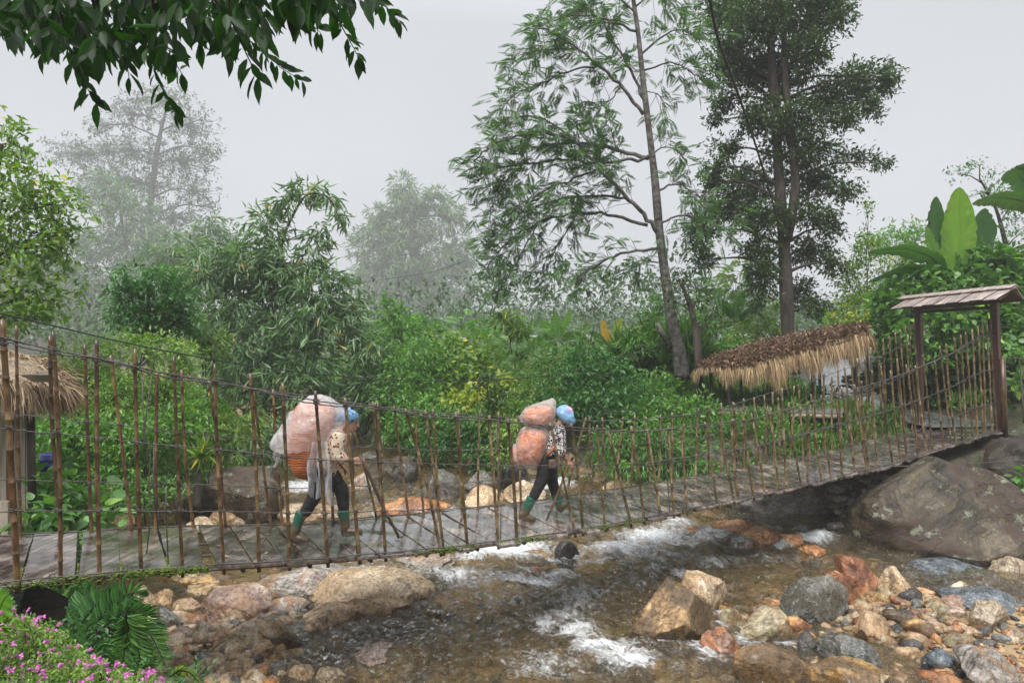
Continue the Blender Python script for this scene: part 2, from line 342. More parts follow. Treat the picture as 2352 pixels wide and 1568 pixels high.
RM = {
 'tan': rock_mat('rock_tan', (.13, .075, .035), (.40, .27, .15), (.58, .45, .30), vein=(.5, .35, .2), stain=(.30, .19, .10)),
 'orange': rock_mat('rock_orange', (.20, .075, .02), (.48, .22, .08), (.62, .38, .19), stain=(.16, .06, .025)),
 'rust': rock_mat('rock_rust', (.08, .03, .012), (.26, .10, .04), (.42, .20, .09)),
 'brown': rock_mat('rock_brown', (.08, .045, .02), (.27, .165, .07), (.46, .32, .17), rough=.3, stain=(.07, .045, .02)),
 'ochre': rock_mat('rock_ochre', (.14, .07, .02), (.42, .24, .06), (.46, .36, .22), rough=.28, stain=(.10, .06, .03)),
 'cream': rock_mat('rock_cream', (.30, .18, .09), (.58, .44, .28), (.72, .60, .45), vein=(.5, .3, .12), stain=(.42, .29, .17)),
 'grey': rock_mat('rock_grey', (.06, .07, .065), (.13, .145, .135), (.24, .25, .23), vein=(.45, .45, .4), stain=(.10, .085, .06)),
 'slate': rock_mat('rock_slate', (.035, .045, .055), (.09, .115, .135), (.20, .23, .25), vein=(.4, .4, .38), rough=.25),
 'dark': rock_mat('rock_dark', (.022, .02, .018), (.055, .05, .045), (.12, .11, .10), rough=.25),
 'pink': rock_mat('rock_pink', (.16, .09, .07), (.38, .27, .22), (.52, .42, .34), vein=(.3, .2, .1), stain=(.26, .14, .07)),
 'olive': rock_mat('rock_olive', (.11, .09, .045), (.27, .23, .13), (.42, .37, .25), stain=(.22, .13, .05)),
 'mossy': rock_mat('rock_mossy', (.05, .045, .03), (.12, .11, .09), (.20, .17, .15), lichen=(.22, .28, .16)),
 'streak': rock_mat('rock_streak', (.10, .09, .08), (.26, .23, .20), (.40, .36, .31), band=.6, scale=2.6, stain=(.30, .16, .07)),
 'striped': rock_mat('rock_striped', (.12, .08, .045), (.32, .24, .15), (.45, .37, .26), band=.5, scale=5),
 'lichen': rock_mat('rock_lichen', (.028, .023, .014), (.078, .062, .038), (.15, .125, .085), lichen=(.26, .28, .2), scale=1.1, rough=.6, wet=.0, stain=(.05, .03, .018)),
 'abut_shade': rock_mat('rock_abutment_shade', (.014, .009, .005), (.032, .022, .013), (.065, .055, .035), lichen=(.05, .06, .025), rough=.6, wet=.1),  # dark rock, its colour lowered further to stand for shade beneath the trees
}
_ico = {}
def ico(sub):
    if sub not in _ico:
        bm = bmesh.new(); bmesh.ops.create_icosphere(bm, subdivisions=sub, radius=1)
        _ico[sub] = (np.array([v.co[:] for v in bm.verts]), np.array([[v.index for v in f.verts] for f in bm.faces])); bm.free()
    return _ico[sub]
def rock_shape(seed, sub=4, cuts=9, ncut=.72, amp=.16):
    V, Fc = ico(sub); V = V.copy(); r = np.random.default_rng(seed)
    for k in range(cuts):                                        # flattened facets
        n = r.normal(size=3); n /= np.linalg.norm(n); c = r.uniform(ncut * .80, .82)
        d = V @ n; ex = np.clip(d - c, 0, None); V = V - np.outer(ex * .93, n)
    o = r.uniform(0, 50, 3)
    dn = np.array([mnoise.fractal(Vector(v * 1.1 + o), 1.0, 2.0, 4) for v in V])
    dn2 = np.array([mnoise.noise(Vector(v * 4.5 + o)) for v in V])
    rg = np.array([1 - 2 * abs(mnoise.noise(Vector(v * 2.1 + o * 1.7))) for v in V])
    V = V * (1 + amp * dn + .045 * dn2 + .05 * rg)[:, None]
    for k in range(cuts // 2):                                   # fresh breaks stay sharp
        n = r.normal(size=3); n /= np.linalg.norm(n); d = V @ n; c = r.uniform(ncut * .9, .88) * d.max(); V = V - np.outer(np.clip(d - c, 0, None) * .96, n)
    return V, Fc
def wcoord(x, y, z0=None):
    """point on the water (or height z0) seen at reference pixel x, y"""
    z = 0.0 if z0 is None else z0
    for _ in range(12):
        d = (CZ - z) * F / (y - CY)
        if z0 is None: z = float(W(d))
    return d, z
rock_id = [0]
def rock(label, x0, y0, x1, y1, mat, z0=None, dep=.75, cuts=9, rot=0, sub=4, tilt=0, group=None, name='boulder', amp=.16, sink=.6, cat='rock', d=None, ncut=.72):
    rock_id[0] += 1; ROCKPX.append((x0, y0, x1, y1))
    if d is None: df, z = wcoord((x0 + x1) / 2, y1, z0)
    else: df, z = d, z0 if z0 is not None else CZ - (y1 - CY) * d / F
    wd = (x1 - x0) * df / F; dc = df + wd * dep / 2
    wd = (x1 - x0) * dc / F * 1.0
    zt = CZ - (y0 - CY) * dc / F; h = max(zt - z, .05)
    V, Fc = rock_shape(rock_id[0] * 13 + 5, sub, cuts, ncut, amp)
    V = V @ np.array([[math.cos(rot), math.sin(rot), 0], [-math.sin(rot), math.cos(rot), 0], [0, 0, 1]])
    mn, mx = V.min(0), V.max(0); V = (V - (mn + mx) / 2) / (mx - mn)      # unit box
    th = h * (1 + sink)
    if tilt: V[:, 2] += tilt * V[:, 0]; mn, mx = V.min(0), V.max(0); V[:, 2] = (V[:, 2] - (mn[2] + mx[2]) / 2) / (mx[2] - mn[2])
    V = V * np.array([wd, wd * dep, th])
    c = np.array([((x0 + x1) / 2 - CX) * dc / F, dc, zt - th / 2])
    o = np_mesh(name, V, Fc, RM[mat], smooth=True); o.location = tuple(c); sharpen(o)
    tag(o, label, cat, group)
    return o
def sharpen(o, deg=24):
    bm = bmesh.new(); bm.from_mesh(o.data)
    for e in bm.edges:
        if len(e.link_faces) == 2: e.smooth = e.calc_face_angle(0) < math.radians(deg)
    bm.to_mesh(o.data); bm.free()
def rocks_table(tab, **kw):
    for (lab, x0, y0, x1, y1, mt, *rest) in tab:
        k = dict(kw); k.update(rest[0] if rest else {}); rock(lab, x0, y0, x1, y1, mt, **k)
rocks_table([
 ('large pinkish purple boulder at the centre of the left shore pile', 478, 1350, 628, 1462, 'pink', dict(cuts=7)),
 ('angular brown boulder with a split face beside the left shore water', 580, 1413, 698, 1522, 'brown', dict(cuts=12, ncut=.6)),
 ('broad olive brown boulder below the pinkish purple boulder', 466, 1448, 604, 1556, 'olive'),
 ('grey wedge shaped rock on the left edge of the left shore pile', 356, 1388, 452, 1478, 'grey', dict(cuts=14, ncut=.55, tilt=-.5)),
 ('rounded tan boulder with a cracked face standing in the shallows left of the stream', 672, 1386, 820, 1468, 'tan', dict(cuts=5)),
 ('huge smooth cream boulder with an orange edge sloping into the stream below the deck', 706, 1310, 1006, 1424, 'cream', dict(cuts=3, amp=.10, dep=.7)),
 ('small dark brown rock tucked behind the pinkish purple boulder', 462, 1348, 520, 1412, 'brown'),
 ('streaky grey brown boulder right under the deck behind the cream boulder', 590, 1290, 818, 1392, 'streak', dict(cuts=6)),
 ('long pale boulder with diagonal streaks under the deck', 790, 1272, 1050, 1332, 'streak', dict(tilt=.8, cuts=5)),
 ('pale grey flat rock between the pinkish boulder and the cream boulder', 610, 1370, 712, 1430, 'streak', dict(cuts=5)),
 ('wide pinkish slab just under the water in the lower middle', 790, 1494, 990, 1562, 'pink', dict(cuts=4, dep=1.1, sink=3)),
 ('yellow brown slab lying under the shallow pool below the deck', 350, 1308, 560, 1345, 'ochre', dict(cuts=4, dep=.5)),
 ('orange brown flat rock by the pool under the left deck', 430, 1338, 590, 1372, 'tan', dict(cuts=5)),
 ('upright tan stone at the bottom of the left shore pile', 516, 1500, 578, 1562, 'tan', dict(cuts=8)),
 ('pale greenish stone at the bottom edge left of the upright tan stone', 596, 1520, 664, 1572, 'grey'),
 ('pale cream stone at the bottom edge right of the greenish stone', 664, 1524, 722, 1574, 'cream', dict(cuts=10)),
 ('rust edged cream stone at the bottom edge of the left shallows', 722, 1528, 800, 1576, 'striped', dict(cuts=10)),
 ('small white and rust stone at the foot of the rounded tan boulder', 745, 1456, 790, 1484, 'cream', dict(cuts=10)),
 ('brown stone squeezed between the grey wedge and the pinkish boulder', 440, 1452, 500, 1500, 'rust'),
 ('cream stone near the fern at the left shore', 384, 1475, 440, 1520, 'tan'),
 ('grey pebbly stone under the fern tip on the left shore', 420, 1510, 476, 1548, 'cream'),
 ('large grey slab at the bottom edge beneath the left pile', 470, 1540, 540, 1590, 'grey'),
 ('tan rock under the deck by the left abutment', 340, 1350, 400, 1398, 'tan'),
 ('pale rock against the left abutment wall', 296, 1342, 352, 1392, 'cream', dict(z0=.2)),
 ('flat tan rock behind the grey wedge', 392, 1372, 470, 1410, 'tan', dict(cuts=6)),
 # behind the bridge
 ('huge mottled grey brown boulder behind the first walker', 476, 1070, 655, 1210, 'lichen', dict(cuts=6)),
 ('pale boulder at the foot of the huge mottled boulder behind the deck', 480, 1168, 580, 1215, 'tan'),
 ('mossy boulder left of the huge mottled boulder behind the deck', 395, 1112, 478, 1180, 'mossy'),
 ('small mossy boulder low among the bushes on the far left bank', 262, 1085, 320, 1135, 'mossy', dict(d=12.5)),
 ('flat mossy boulder above it among bushes on the left bank', 366, 1070, 430, 1108, 'mossy', dict(d=14)),
 ('pale rounded boulder touching the far deck edge on the left', 245, 1180, 312, 1225, 'tan', dict(d=9.5)),
 ('cream rounded boulder touching the far deck edge near the mossy gap', 430, 1188, 500, 1222, 'cream', dict(d=10.5)),
 ('long cream slab at the far deck edge between the first walker and the stream', 640, 1150, 790, 1200, 'cream', dict(cuts=4)),
 ('orange tinted cream slab at the far deck edge right of the first walker', 860, 1140, 1060, 1192, 'orange', dict(cuts=4, dep=.6)),
 ('pale cream block behind the far railing left of the second walker', 1062, 1118, 1180, 1172, 'cream', dict(cuts=8)),
 ('tall pale block just behind the second walker', 1150, 1098, 1260, 1160, 'cream', dict(cuts=12, ncut=.6)),
 ('dark mossy boulder in the stream left of the second walker', 945, 1078, 1060, 1152, 'mossy', dict(cuts=5)),
 ('rounded grey mossy boulder right of the dark mossy boulder', 1065, 1080, 1150, 1135, 'mossy', dict(cuts=5)),
 ('dark boulder in bank shade behind the second walker', 1140, 1060, 1215, 1118, 'dark', dict(cuts=5)),
 ('low pale boulder behind the far railing right of the second walker', 1375, 1098, 1478, 1142, 'cream', dict(cuts=6)),
 ('grey rock at the water edge upstream of the first walker', 845, 1052, 912, 1100, 'lichen'),
 ('pale upstream rock highest up the stream', 820, 1036, 880, 1058, 'mossy', dict(cuts=5)),
 ('brown upstream rock on the right side of the stream', 900, 1044, 975, 1078, 'lichen', dict(cuts=5)),
 ('dark rock at the foot of the right bank upstream', 900, 1062, 960, 1112, 'dark'),
 ('white banded rock standing in the stream upstream of the first walker', 800, 1085, 862, 1130, 'streak', dict(sub=3)),
 # right side
 ('upright dark grey rock alone in the rapids below the deck', 1273, 1242, 1332, 1294, 'dark', dict(cuts=8, dep=.9, amp=.08)),
 ('large orange brown boulder nearest the deck in the right stream', 1630, 1190, 1735, 1240, 'orange', dict(cuts=12, ncut=.6)),
 ('orange boulder second from the deck in the right stream', 1690, 1211, 1802, 1262, 'orange', dict(cuts=12, ncut=.6)),
 ('squarish orange rock left of the giant boulder', 1790, 1222, 1858, 1262, 'orange', dict(cuts=14, ncut=.55)),
 ('low pinkish orange rock nearest the giant boulder foot', 1832, 1252, 1902, 1285, 'orange', dict(cuts=8)),
 ('small dark rock behind the two orange boulders', 1752, 1204, 1800, 1226, 'dark'),
 ('small grey rock at the foot of the lichened bank rock', 1816, 1206, 1866, 1226, 'grey'),
 ('submerged orange rock in the foam below the deck', 1545, 1208, 1628, 1236, 'orange', dict(cuts=6)),
 ('submerged yellow orange rock in the middle of the rapids', 1190, 1300, 1262, 1330, 'orange', dict(cuts=5)),
 ('rusty red rock low in the rapids right of the upright dark rock', 1385, 1262, 1436, 1284, 'rust', dict(cuts=6)),
 ('flat tan rock in the rapids left of the upright dark rock', 1185, 1262, 1275, 1296, 'tan', dict(cuts=4)),
 ('big pointed brown boulder in the foreground stream', 1436, 1334, 1662, 1492, 'brown', dict(cuts=10, ncut=.55, amp=.12, dep=.8)),
 ('pale cream boulder leaning behind the big pointed brown boulder', 1545, 1316, 1672, 1420, 'cream', dict(cuts=7)),
 ('rust brown rock at the right foot of the big pointed boulder', 1606, 1440, 1700, 1516, 'rust', dict(cuts=9)),
 ('large dark grey boulder with a white vein in the right pool', 1798, 1320, 1952, 1436, 'grey', dict(cuts=8)),
 ('smooth reddish brown boulder leaning on its neighbour below the giant boulder', 1924, 1276, 2052, 1372, 'rust', dict(cuts=7, tilt=-.5)),
 ('narrow rusty slab leaning between the dark grey and the reddish boulders', 1890, 1312, 2004, 1402, 'rust', dict(cuts=10, tilt=-1.2)),
 ('pale cream boulder right of the reddish brown boulder', 2018, 1296, 2118, 1392, 'cream', dict(cuts=8, tilt=-.6)),
 ('long flat grey boulder at the foot of the giant boulder', 2092, 1286, 2262, 1340, 'slate', dict(cuts=5)),
 ('long slate blue boulder at the right edge pool', 2168, 1350, 2360, 1424, 'slate', dict(cuts=6, tilt=-.5)),
 ('striped tan block in front of the slate blue boulder', 2230, 1382, 2312, 1460, 'striped', dict(cuts=14, ncut=.55)),
 ('banded tan boulder at the right edge above the slate blue boulder', 2276, 1276, 2372, 1340, 'striped', dict(cuts=8, tilt=-.5)),
 ('ochre boulder with dark cracks at the bottom edge', 1672, 1464, 1860, 1580, 'ochre', dict(cuts=9)),
 ('bright ochre boulder cut by the bottom edge', 1852, 1518, 2040, 1600, 'ochre', dict(cuts=7)),
 ('oval grey tan boulder above the bright ochre boulder', 1886, 1454, 2010, 1534, 'grey', dict(cuts=5, tilt=-.4)),
 ('small pale blue grey boulder on the gravel at bottom right', 2116, 1488, 2204, 1548, 'slate', dict(cuts=7)),
 ('brown grey slab at the bottom right corner', 2206, 1488, 2390, 1610, 'streak', dict(cuts=10, ncut=.6, tilt=-.5)),
 ('chunky tan rock in the middle of the right pool', 1970, 1404, 2048, 1478, 'tan', dict(cuts=12)),
 ('oval orange stone right of the dark grey boulder foot', 1786, 1416, 1864, 1452, 'orange', dict(cuts=5)),
 ('upright oval tan stone left of the oval orange stone', 1740, 1430, 1798, 1482, 'tan', dict(cuts=6)),
 ('flat greyish brown slab between the rust rock and the dark grey boulder', 1690, 1394, 1812, 1486, 'olive', dict(cuts=4, z0=0, tilt=.3)),
 ('round olive stone behind the rust brown rock', 1650, 1396, 1712, 1452, 'olive', dict(cuts=4)),
 ('small tan stone at the lower end of the cream boulder', 2106, 1360, 2162, 1412, 'tan', dict(cuts=5)),
 ('pinkish stone below the slate blue boulder', 2156, 1388, 2222, 1432, 'pink', dict(cuts=10)),
 ('pale orange pair stone in the right pool', 2180, 1430, 2240, 1468, 'tan', dict(cuts=8)),
 ('brown flat stone above the slate blue boulder', 2226, 1320, 2302, 1360, 'brown', dict(cuts=8)),
 ('cream stone above the slate blue boulder', 2186, 1334, 2240, 1362, 'cream', dict(cuts=8)),
 ('dark grey cracked stone on the gravel left of the oval grey tan boulder', 1830, 1450, 1890, 1500, 'dark', dict(cuts=10)),
 ('black pointed stone right of the chunky tan rock', 2044, 1432, 2084, 1466, 'dark', dict(cuts=12)),
 ('yellowish stone at the right edge of the right pool', 2296, 1442, 2364, 1476, 'ochre', dict(cuts=6)),
 ('dull green rock just under the rapids', 1480, 1300, 1560, 1330, 'olive', dict(cuts=5, z0=0.03)),
 ('dark brown rock at the right edge behind the banded boulder', 2335, 1215, 2420, 1300, 'rust', dict(cuts=6)),
 ('orange stone on the gravel in front of the pinkish stone', 2100, 1350, 2150, 1375, 'orange'),
], sub=4)
rock('giant lichen spotted brown boulder under the right end of the bridge', 1936, 1048, 2420, 1304, 'lichen', cuts=4, dep=.8, sub=6, amp=.10, sink=.7, tilt=.05, ncut=.84)
rock('flat lichened bedrock outcrop under the deck at the right bank', 1660, 1105, 1960, 1198, 'mossy', cuts=5, dep=.6, sub=5)
rock('dark earthen bank behind the gate railing', 2125, 770, 2520, 1010, 'abut_shade', d=18.2, z0=1.2, cuts=6, dep=.35, sub=5, name='earth_bank', sink=.3, cat='bank')
rock('dark shaded rock mass carrying the gate end of the bridge', 2150, 998, 2480, 1175, 'abut_shade', d=12.6, z0=.3, cuts=8, dep=.8, sub=5, name='boulder', sink=.1)
rock('dark shaded rock mass carrying the left end of the deck', -330, 1352, 330, 1560, 'abut_shade', d=5.75, z0=-.1, cuts=14, dep=.30, sub=5, ncut=.5, sink=.1, amp=.12)
# river surface, after the rocks so that foam gathers round them
foam = np.zeros_like(WX)
PXx = CX + WX * F / WY; PYy = CY + (CZ - W(WY)) * F / WY
for (x0_, y0_, x1_, y1_) in ROCKPX:
    xm_ = (x0_ + x1_) / 2; w_ = (x1_ - x0_) / 2
    if 900 < xm_ < 1760 and 1190 < y1_ < 1540: FOAM += [(xm_ - w_ * .5, y1_ - 6, w_ * .9, 12, .58), (xm_ + w_ * .9, y1_ - 4, w_ * .7, 11, .62)]
for (x, y, a, b, s_) in FOAM:
    q = ((PXx - x) / a) ** 2 + ((PYy - y) / b) ** 2
    foam = np.maximum(foam, min(1.25, s_ * 1.15) * np.exp(-q * .8))
rough_ = .35 + .65 * smoothstep(15, 12, WY)
still = smoothstep(1.9, 3.6, WX) * smoothstep(9.6, 8.6, WY) * .8
left_still = smoothstep(-2.6, -4.0, WX) * .6
am = 1.6 * rough_ * (1 - still) * (1 - left_still)
WZ = W(WY) + am * (.055 * fbm(U * .9, V_ * 1.9, 21, 3) + .050 * (1 - 2 * np.abs(fbm(U * 1.5, V_ * 3.6, 31, 3))) + .030 * (1 - 2 * np.abs(fbm(U * 4, V_ * 8, 41, 2))))
WZ += foam * .07 * (.4 + np.abs(fbm(U * 3, V_ * 5, 51, 3)))
m, nt, N, L, bs = new_mat('water_surface'); wmat = m
at = N.new('ShaderNodeAttribute'); at.attribute_name = 'foam'
def flow(sc, vec, **kw):
    tc = N.new('ShaderNodeTexCoord'); mp = N.new('ShaderNodeMapping'); mp.inputs['Rotation'].default_value = (0, 0, R(38)); mp2 = N.new('ShaderNodeMapping'); mp2.inputs['Scale'].default_value = vec
    L.new(tc.outputs['Object'], mp.inputs[0]); L.new(mp.outputs[0], mp2.inputs[0]); t = N.new('ShaderNodeTexNoise'); L.new(mp2.outputs[0], t.inputs['Vector']); t.inputs['Scale'].default_value = sc
    for k, v in kw.items(): t.inputs[k].default_value = v
    return t
n1 = flow(3.6, (1, 2.0, 1), Detail=11.0, Roughness=.78, Distortion=1.9)
n1b = tex(N, L, 'Noise', 22, detail=6, Roughness=.7, Distortion=.8)
ff = math_(N, L, 'ADD', n1.outputs['Fac'], math_(N, L, 'MULTIPLY', n1b.outputs['Fac'], .45))
ff = math_(N, L, 'MULTIPLY_ADD', at.outputs['Fac'], .72); ff.node.inputs[2].default_value = 0
nn = math_(N, L, 'ADD', n1.outputs['Fac'], math_(N, L, 'MULTIPLY', n1b.outputs['Fac'], .4))
fr = ramp(N, [(.0, (0, 0, 0)), (.46, (1, 1, 1))])
L.new(math_(N, L, 'SUBTRACT', math_(N, L, 'ADD', ff, math_(N, L, 'MULTIPLY', nn, 1.5)), 1.33), fr.inputs[0])
glass = N.new('ShaderNodeBsdfTransparent'); glass.inputs[0].default_value = (.90, .84, .62, 1)
body = N.new('ShaderNodeBsdfDiffuse'); body.inputs[0].default_value = (.22, .17, .085, 1)
gl = N.new('ShaderNodeBsdfGlossy'); gl.inputs[1].default_value = .06
fre = N.new('ShaderNodeFresnel'); fre.inputs[0].default_value = 1.52
bn = flow(4.5, (1, 1.9, 1), Detail=4.0, Distortion=1.6, Roughness=.5); bn2 = flow(13, (1, 2.2, 1), Detail=3.0, Roughness=.5, Distortion=1.2)
b1 = N.new('ShaderNodeBump'); b1.inputs['Strength'].default_value = .9; b1.inputs['Distance'].default_value = .12
L.new(bn.outputs['Fac'], b1.inputs['Height'])
b2 = N.new('ShaderNodeBump'); b2.inputs['Strength'].default_value = .5; b2.inputs['Distance'].default_value = .03
L.new(bn2.outputs['Fac'], b2.inputs['Height']); L.new(b1.outputs[0], b2.inputs['Normal'])
for nd in (gl, fre): L.new(b2.outputs[0], nd.inputs['Normal'])
m1 = N.new('ShaderNodeMixShader'); m1.inputs[0].default_value = .14; L.new(glass.outputs[0], m1.inputs[1]); L.new(body.outputs[0], m1.inputs[2])
m2 = N.new('ShaderNodeMixShader'); L.new(fre.outputs[0], m2.inputs[0]); L.new(m1.outputs[0], m2.inputs[1]); L.new(gl.outputs[0], m2.inputs[2])
fm = N.new('ShaderNodeBsdfDiffuse'); fm.inputs[0].default_value = (.74, .76, .76, 1); L.new(b2.outputs[0], fm.inputs['Normal'])
m3 = N.new('ShaderNodeMixShader'); L.new(fr.outputs[0], m3.inputs[0]); L.new(m2.outputs[0], m3.inputs[1]); L.new(fm.outputs[0], m3.inputs[2])
L.new(m3.outputs[0], N['Material Output'].inputs[0])
water = np_mesh('water', np.stack([WX, WY, WZ], -1).reshape(-1, 3), grid_faces(len(wy), len(wx)), wmat, smooth=True, attrs={'foam': foam.ravel()})
tag(water, kind='structure')
# dry stone wall under the deck
t = MB(); r_ = np.random.default_rng(5)
for k in range(120):
    x = r_.uniform(1915, 2050); y = r_.uniform(1098, 1215)
    if y < 1098 + (x - 1990) * .35 * -1 - 0: continue
    V, Fc = rock_shape(900 + k % 9, 2, 7); s_ = r_.uniform(.07, .15)
    t.add(V * np.array([s_ * 1.4, s_, s_ * .65]) + P(x, y, 11.7 + r_.uniform(-.1, .2) + (1215 - y) * .004), [tuple(f) for f in Fc])
o = t.build('stone_wall', RM['mossy'], smooth=True); tag(o, 'dry stone wall of small mossy stones between the outcrop and the giant boulder', 'stone wall')
# gravel
def gravel(name, n, region, smin, smax, mats, seed):
    r = np.random.default_rng(seed); shapes = [rock_shape(700 + k, 2, 8) for k in range(8)]
    Vs = {m_: [] for m_ in mats}; tot = []
    Va = []; Fa = []; mi = []; n0 = 0; k = 0; tries = 0
    while k < n and tries < n * 30:
        tries += 1
        x = r.uniform(region[0], region[2]); y = r.uniform(region[1], region[3])
        d, z = wcoord(x, y); X = (x - CX) * d / F; g = float(H(X, d))
        if g < W(d) - .16 and r.random() > .25: continue
        if g > W(d) + .5: continue
        s_ = smin * (smax / smin) ** (r.random() ** 1.8)
        V, Fc = shapes[k % 8]; a = r.uniform(0, 6.28)
        M = np.array([[math.cos(a), -math.sin(a), 0], [math.sin(a), math.cos(a), 0], [0, 0, 1]])
        V = (V * np.array([1, .75, .55])) @ M * s_ + np.array([X, d, g + s_ * .2])
        Va.append(V); Fa.append(Fc + n0); mi.append(np.full(len(Fc), r.integers(len(mats)))); n0 += len(V); k += 1
    o = np_mesh(name, np.concatenate(Va), np.concatenate(Fa), [RM[q] for q in mats], smooth=True)
    o.data.polygons.foreach_set('material_index', np.concatenate(mi).astype(np.int32)); return tag(o, kind='stuff')
g1 = gravel('gravel', 2600, (1640, 1330, 2900, 1640), .022, .13, ['tan', 'orange', 'grey', 'cream', 'rust', 'dark', 'brown', 'striped'], 1)
g1['label'] = 'mixed gravel and small stones on the right shore'
g2 = gravel('gravel', 1300, (330, 1380, 820, 1640), .035, .19, ['tan', 'cream', 'grey', 'pink', 'cream', 'orange', 'striped'], 2)
g2['label'] = 'mixed gravel and small stones on the left shore'
g3 = gravel('riverbed_stones', 900, (560, 1180, 2200, 1600), .06, .22, ['tan', 'orange', 'brown', 'dark', 'olive', 'ochre', 'pink'], 3)
g3['label'] = 'stones lying on the bed under the stream'
g4 = gravel('riverbed_stones', 300, (200, 1060, 1500, 1200), .08, .3, ['tan', 'cream', 'mossy', 'brown'], 4)
g4['label'] = 'stones along the stream behind the bridge'
# ---------------------------------------------------------------- the footbridge
TH = R(31); CT, ST = math.cos(TH), math.sin(TH)
CN = 5.4 * (CT + .75 * ST)
NV = np.array([-ST, CT, 0]); UV = np.array([CT, ST, 0])      # across and along the bridge
NEAR = [(-420, 1372), (-200, 1356), (0, 1340), (40, 1332), (230, 1315), (420, 1300), (600, 1290), (752, 1281), (883, 1268), (1015, 1257), (1180, 1237), (1340, 1213), (1450, 1193), (1577, 1168), (1690, 1145), (1790, 1121), (1870, 1104), (1990, 1078), (2060, 1062), (2136, 1036), (2204, 1013), (2257, 996), (2310, 984)]
FAR = [(-420, 1258), (-200, 1245), (30, 1232), (210, 1222), (360, 1213), (500, 1209), (700, 1208), (867, 1188), (995, 1179), (1098, 1167), (1197, 1156), (1350, 1134), (1493, 1112), (1616, 1090), (1704, 1076), (1800, 1055), (1926, 1031), (2002, 1008), (2081, 985), (2113, 977), (2125, 975)]
def plane_d(x, off=0.0):
    t = (x - CX) / F; return (CN + off) / (CT - t * ST)
def on_plane(x, y, off=0.0): return P(x, y, plane_d(x, off))
_sx = np.linspace(-420, 2310, 160)
_near = np.array([on_plane(x, float(np.interp(x, *zip(*NEAR)))) for x in _sx])
_k = np.ones(9) / 9
def smooth1(a):
    p = np.pad(a, 4, mode='edge'); return np.convolve(p, _k, 'valid')
S0 = _near @ UV; 
WID = 1.35 + .2 * smoothstep(11, 15, S0 - S0[np.searchsorted(_sx, 0)])
_far = _near + NV * WID[:, None]
_fx = CX + _far[:, 0] * F / _far[:, 1]
_fy = np.interp(_fx, *zip(*FAR))
_far[:, 2] = CZ - (_fy - CY) * _far[:, 1] / F
_near[:, 2] = smooth1(_near[:, 2]); _far[:, 2] = smooth1(_far[:, 2])
def deck(s, v):
    """point of the deck: s along, v 0 near edge .. 1 far edge"""
    a = np.array([np.interp(s, S0, _near[:, k]) for k in range(3)]); b = np.array([np.interp(s, S0, _far[:, k]) for k in range(3)])
    return a + (b - a) * v
def deck_at(x, v):
    s = np.interp(x, _sx, S0); return deck(float(s), v)
br = empty('suspension_footbridge', deck_at(1100, .5), 'long sagging footbridge of wet grey boards with bamboo pole railings crossing the stream', 'footbridge')
m, nt, N, L, bs = new_mat('wet_board'); PLK = m
oi = N.new('ShaderNodeObjectInfo'); tc = N.new('ShaderNodeTexCoord')
gn = tex(N, L, 'Noise', 3.0, detail=8, vec=(1, 1, 1), Roughness=.65)
mp = N.new('ShaderNodeMapping'); mp.inputs['Rotation'].default_value = (0, 0, -TH); mp.inputs['Scale'].default_value = (22, 1.6, 6)
L.new(tc.outputs['Object'], mp.inputs[0]); gr = N.new('ShaderNodeTexNoise'); gr.inputs['Scale'].default_value = 1; gr.inputs['Detail'].default_value = 5; L.new(mp.outputs[0], gr.inputs['Vector'])
r1 = ramp(N, [(.38, (.04, .028, .025)), (.50, (.115, .09, .085)), (.64, (.27, .22, .19))]); L.new(gn.outputs['Fac'], r1.inputs[0])
r2 = ramp(N, [(.38, (.35, .32, .3)), (.5, (.9, .9, .9)), (.62, (1.35, 1.3, 1.25))]); L.new(gr.outputs['Fac'], r2.inputs[0])
c = mixc(N, L, .95, r1.outputs[0], mixc(N, L, 1.0, r1.outputs[0], r2.outputs[0], 'MULTIPLY'))
hv = N.new('ShaderNodeHueSaturation'); vv = math_(N, L, 'MULTIPLY_ADD', oi.outputs['Random'], .7); vv.node.inputs[2].default_value = .65
L.new(vv, hv.inputs['Value']); L.new(c, hv.inputs['Color']); L.new(hv.outputs[0], bs.inputs['Base Color'])
rr = ramp(N, [(.40, (.06, .06, .06)), (.60, (.32, .32, .32))]); L.new(gn.outputs['Fac'], rr.inputs[0]); L.new(rr.outputs[0], bs.inputs['Roughness'])
bs.inputs['Coat Weight'].default_value = 1.0; bs.inputs['Coat Roughness'].default_value = .12; bs.inputs['Coat IOR'].default_value = 1.9
bp = bump(N, L, bs, gr.outputs['Fac'], .35, .004); bp2 = bump(N, L, bs, gn.outputs['Fac'], .25, .012, bp); L.new(bp2, bs.inputs['Coat Normal'])
MOSS = mat_simple('moss', (.025, .035, .006), (.15, .22, .02), 26, .9, .8, .01, rnd=False)
CABLE = mat_simple('rusty_wire', (.03, .025, .022), (.13, .115, .10), 60, .5, .3, .002, rnd=False)
r = np.random.default_rng(3)
s_start = float(np.interp(-380, _sx, S0)); s_end = float(S0[-1]); s = s_start; bounds = []
xm = lambda q: float(np.interp(q, S0, _sx))
while s < s_end - .12:
    x = xm(s); wd = r.uniform(.30, .46) if x < 500 else (r.uniform(.18, .32) if x < 1500 else r.uniform(.15, .25))
    e = min(s + wd, s_end); bounds.append((s, e)); s = e
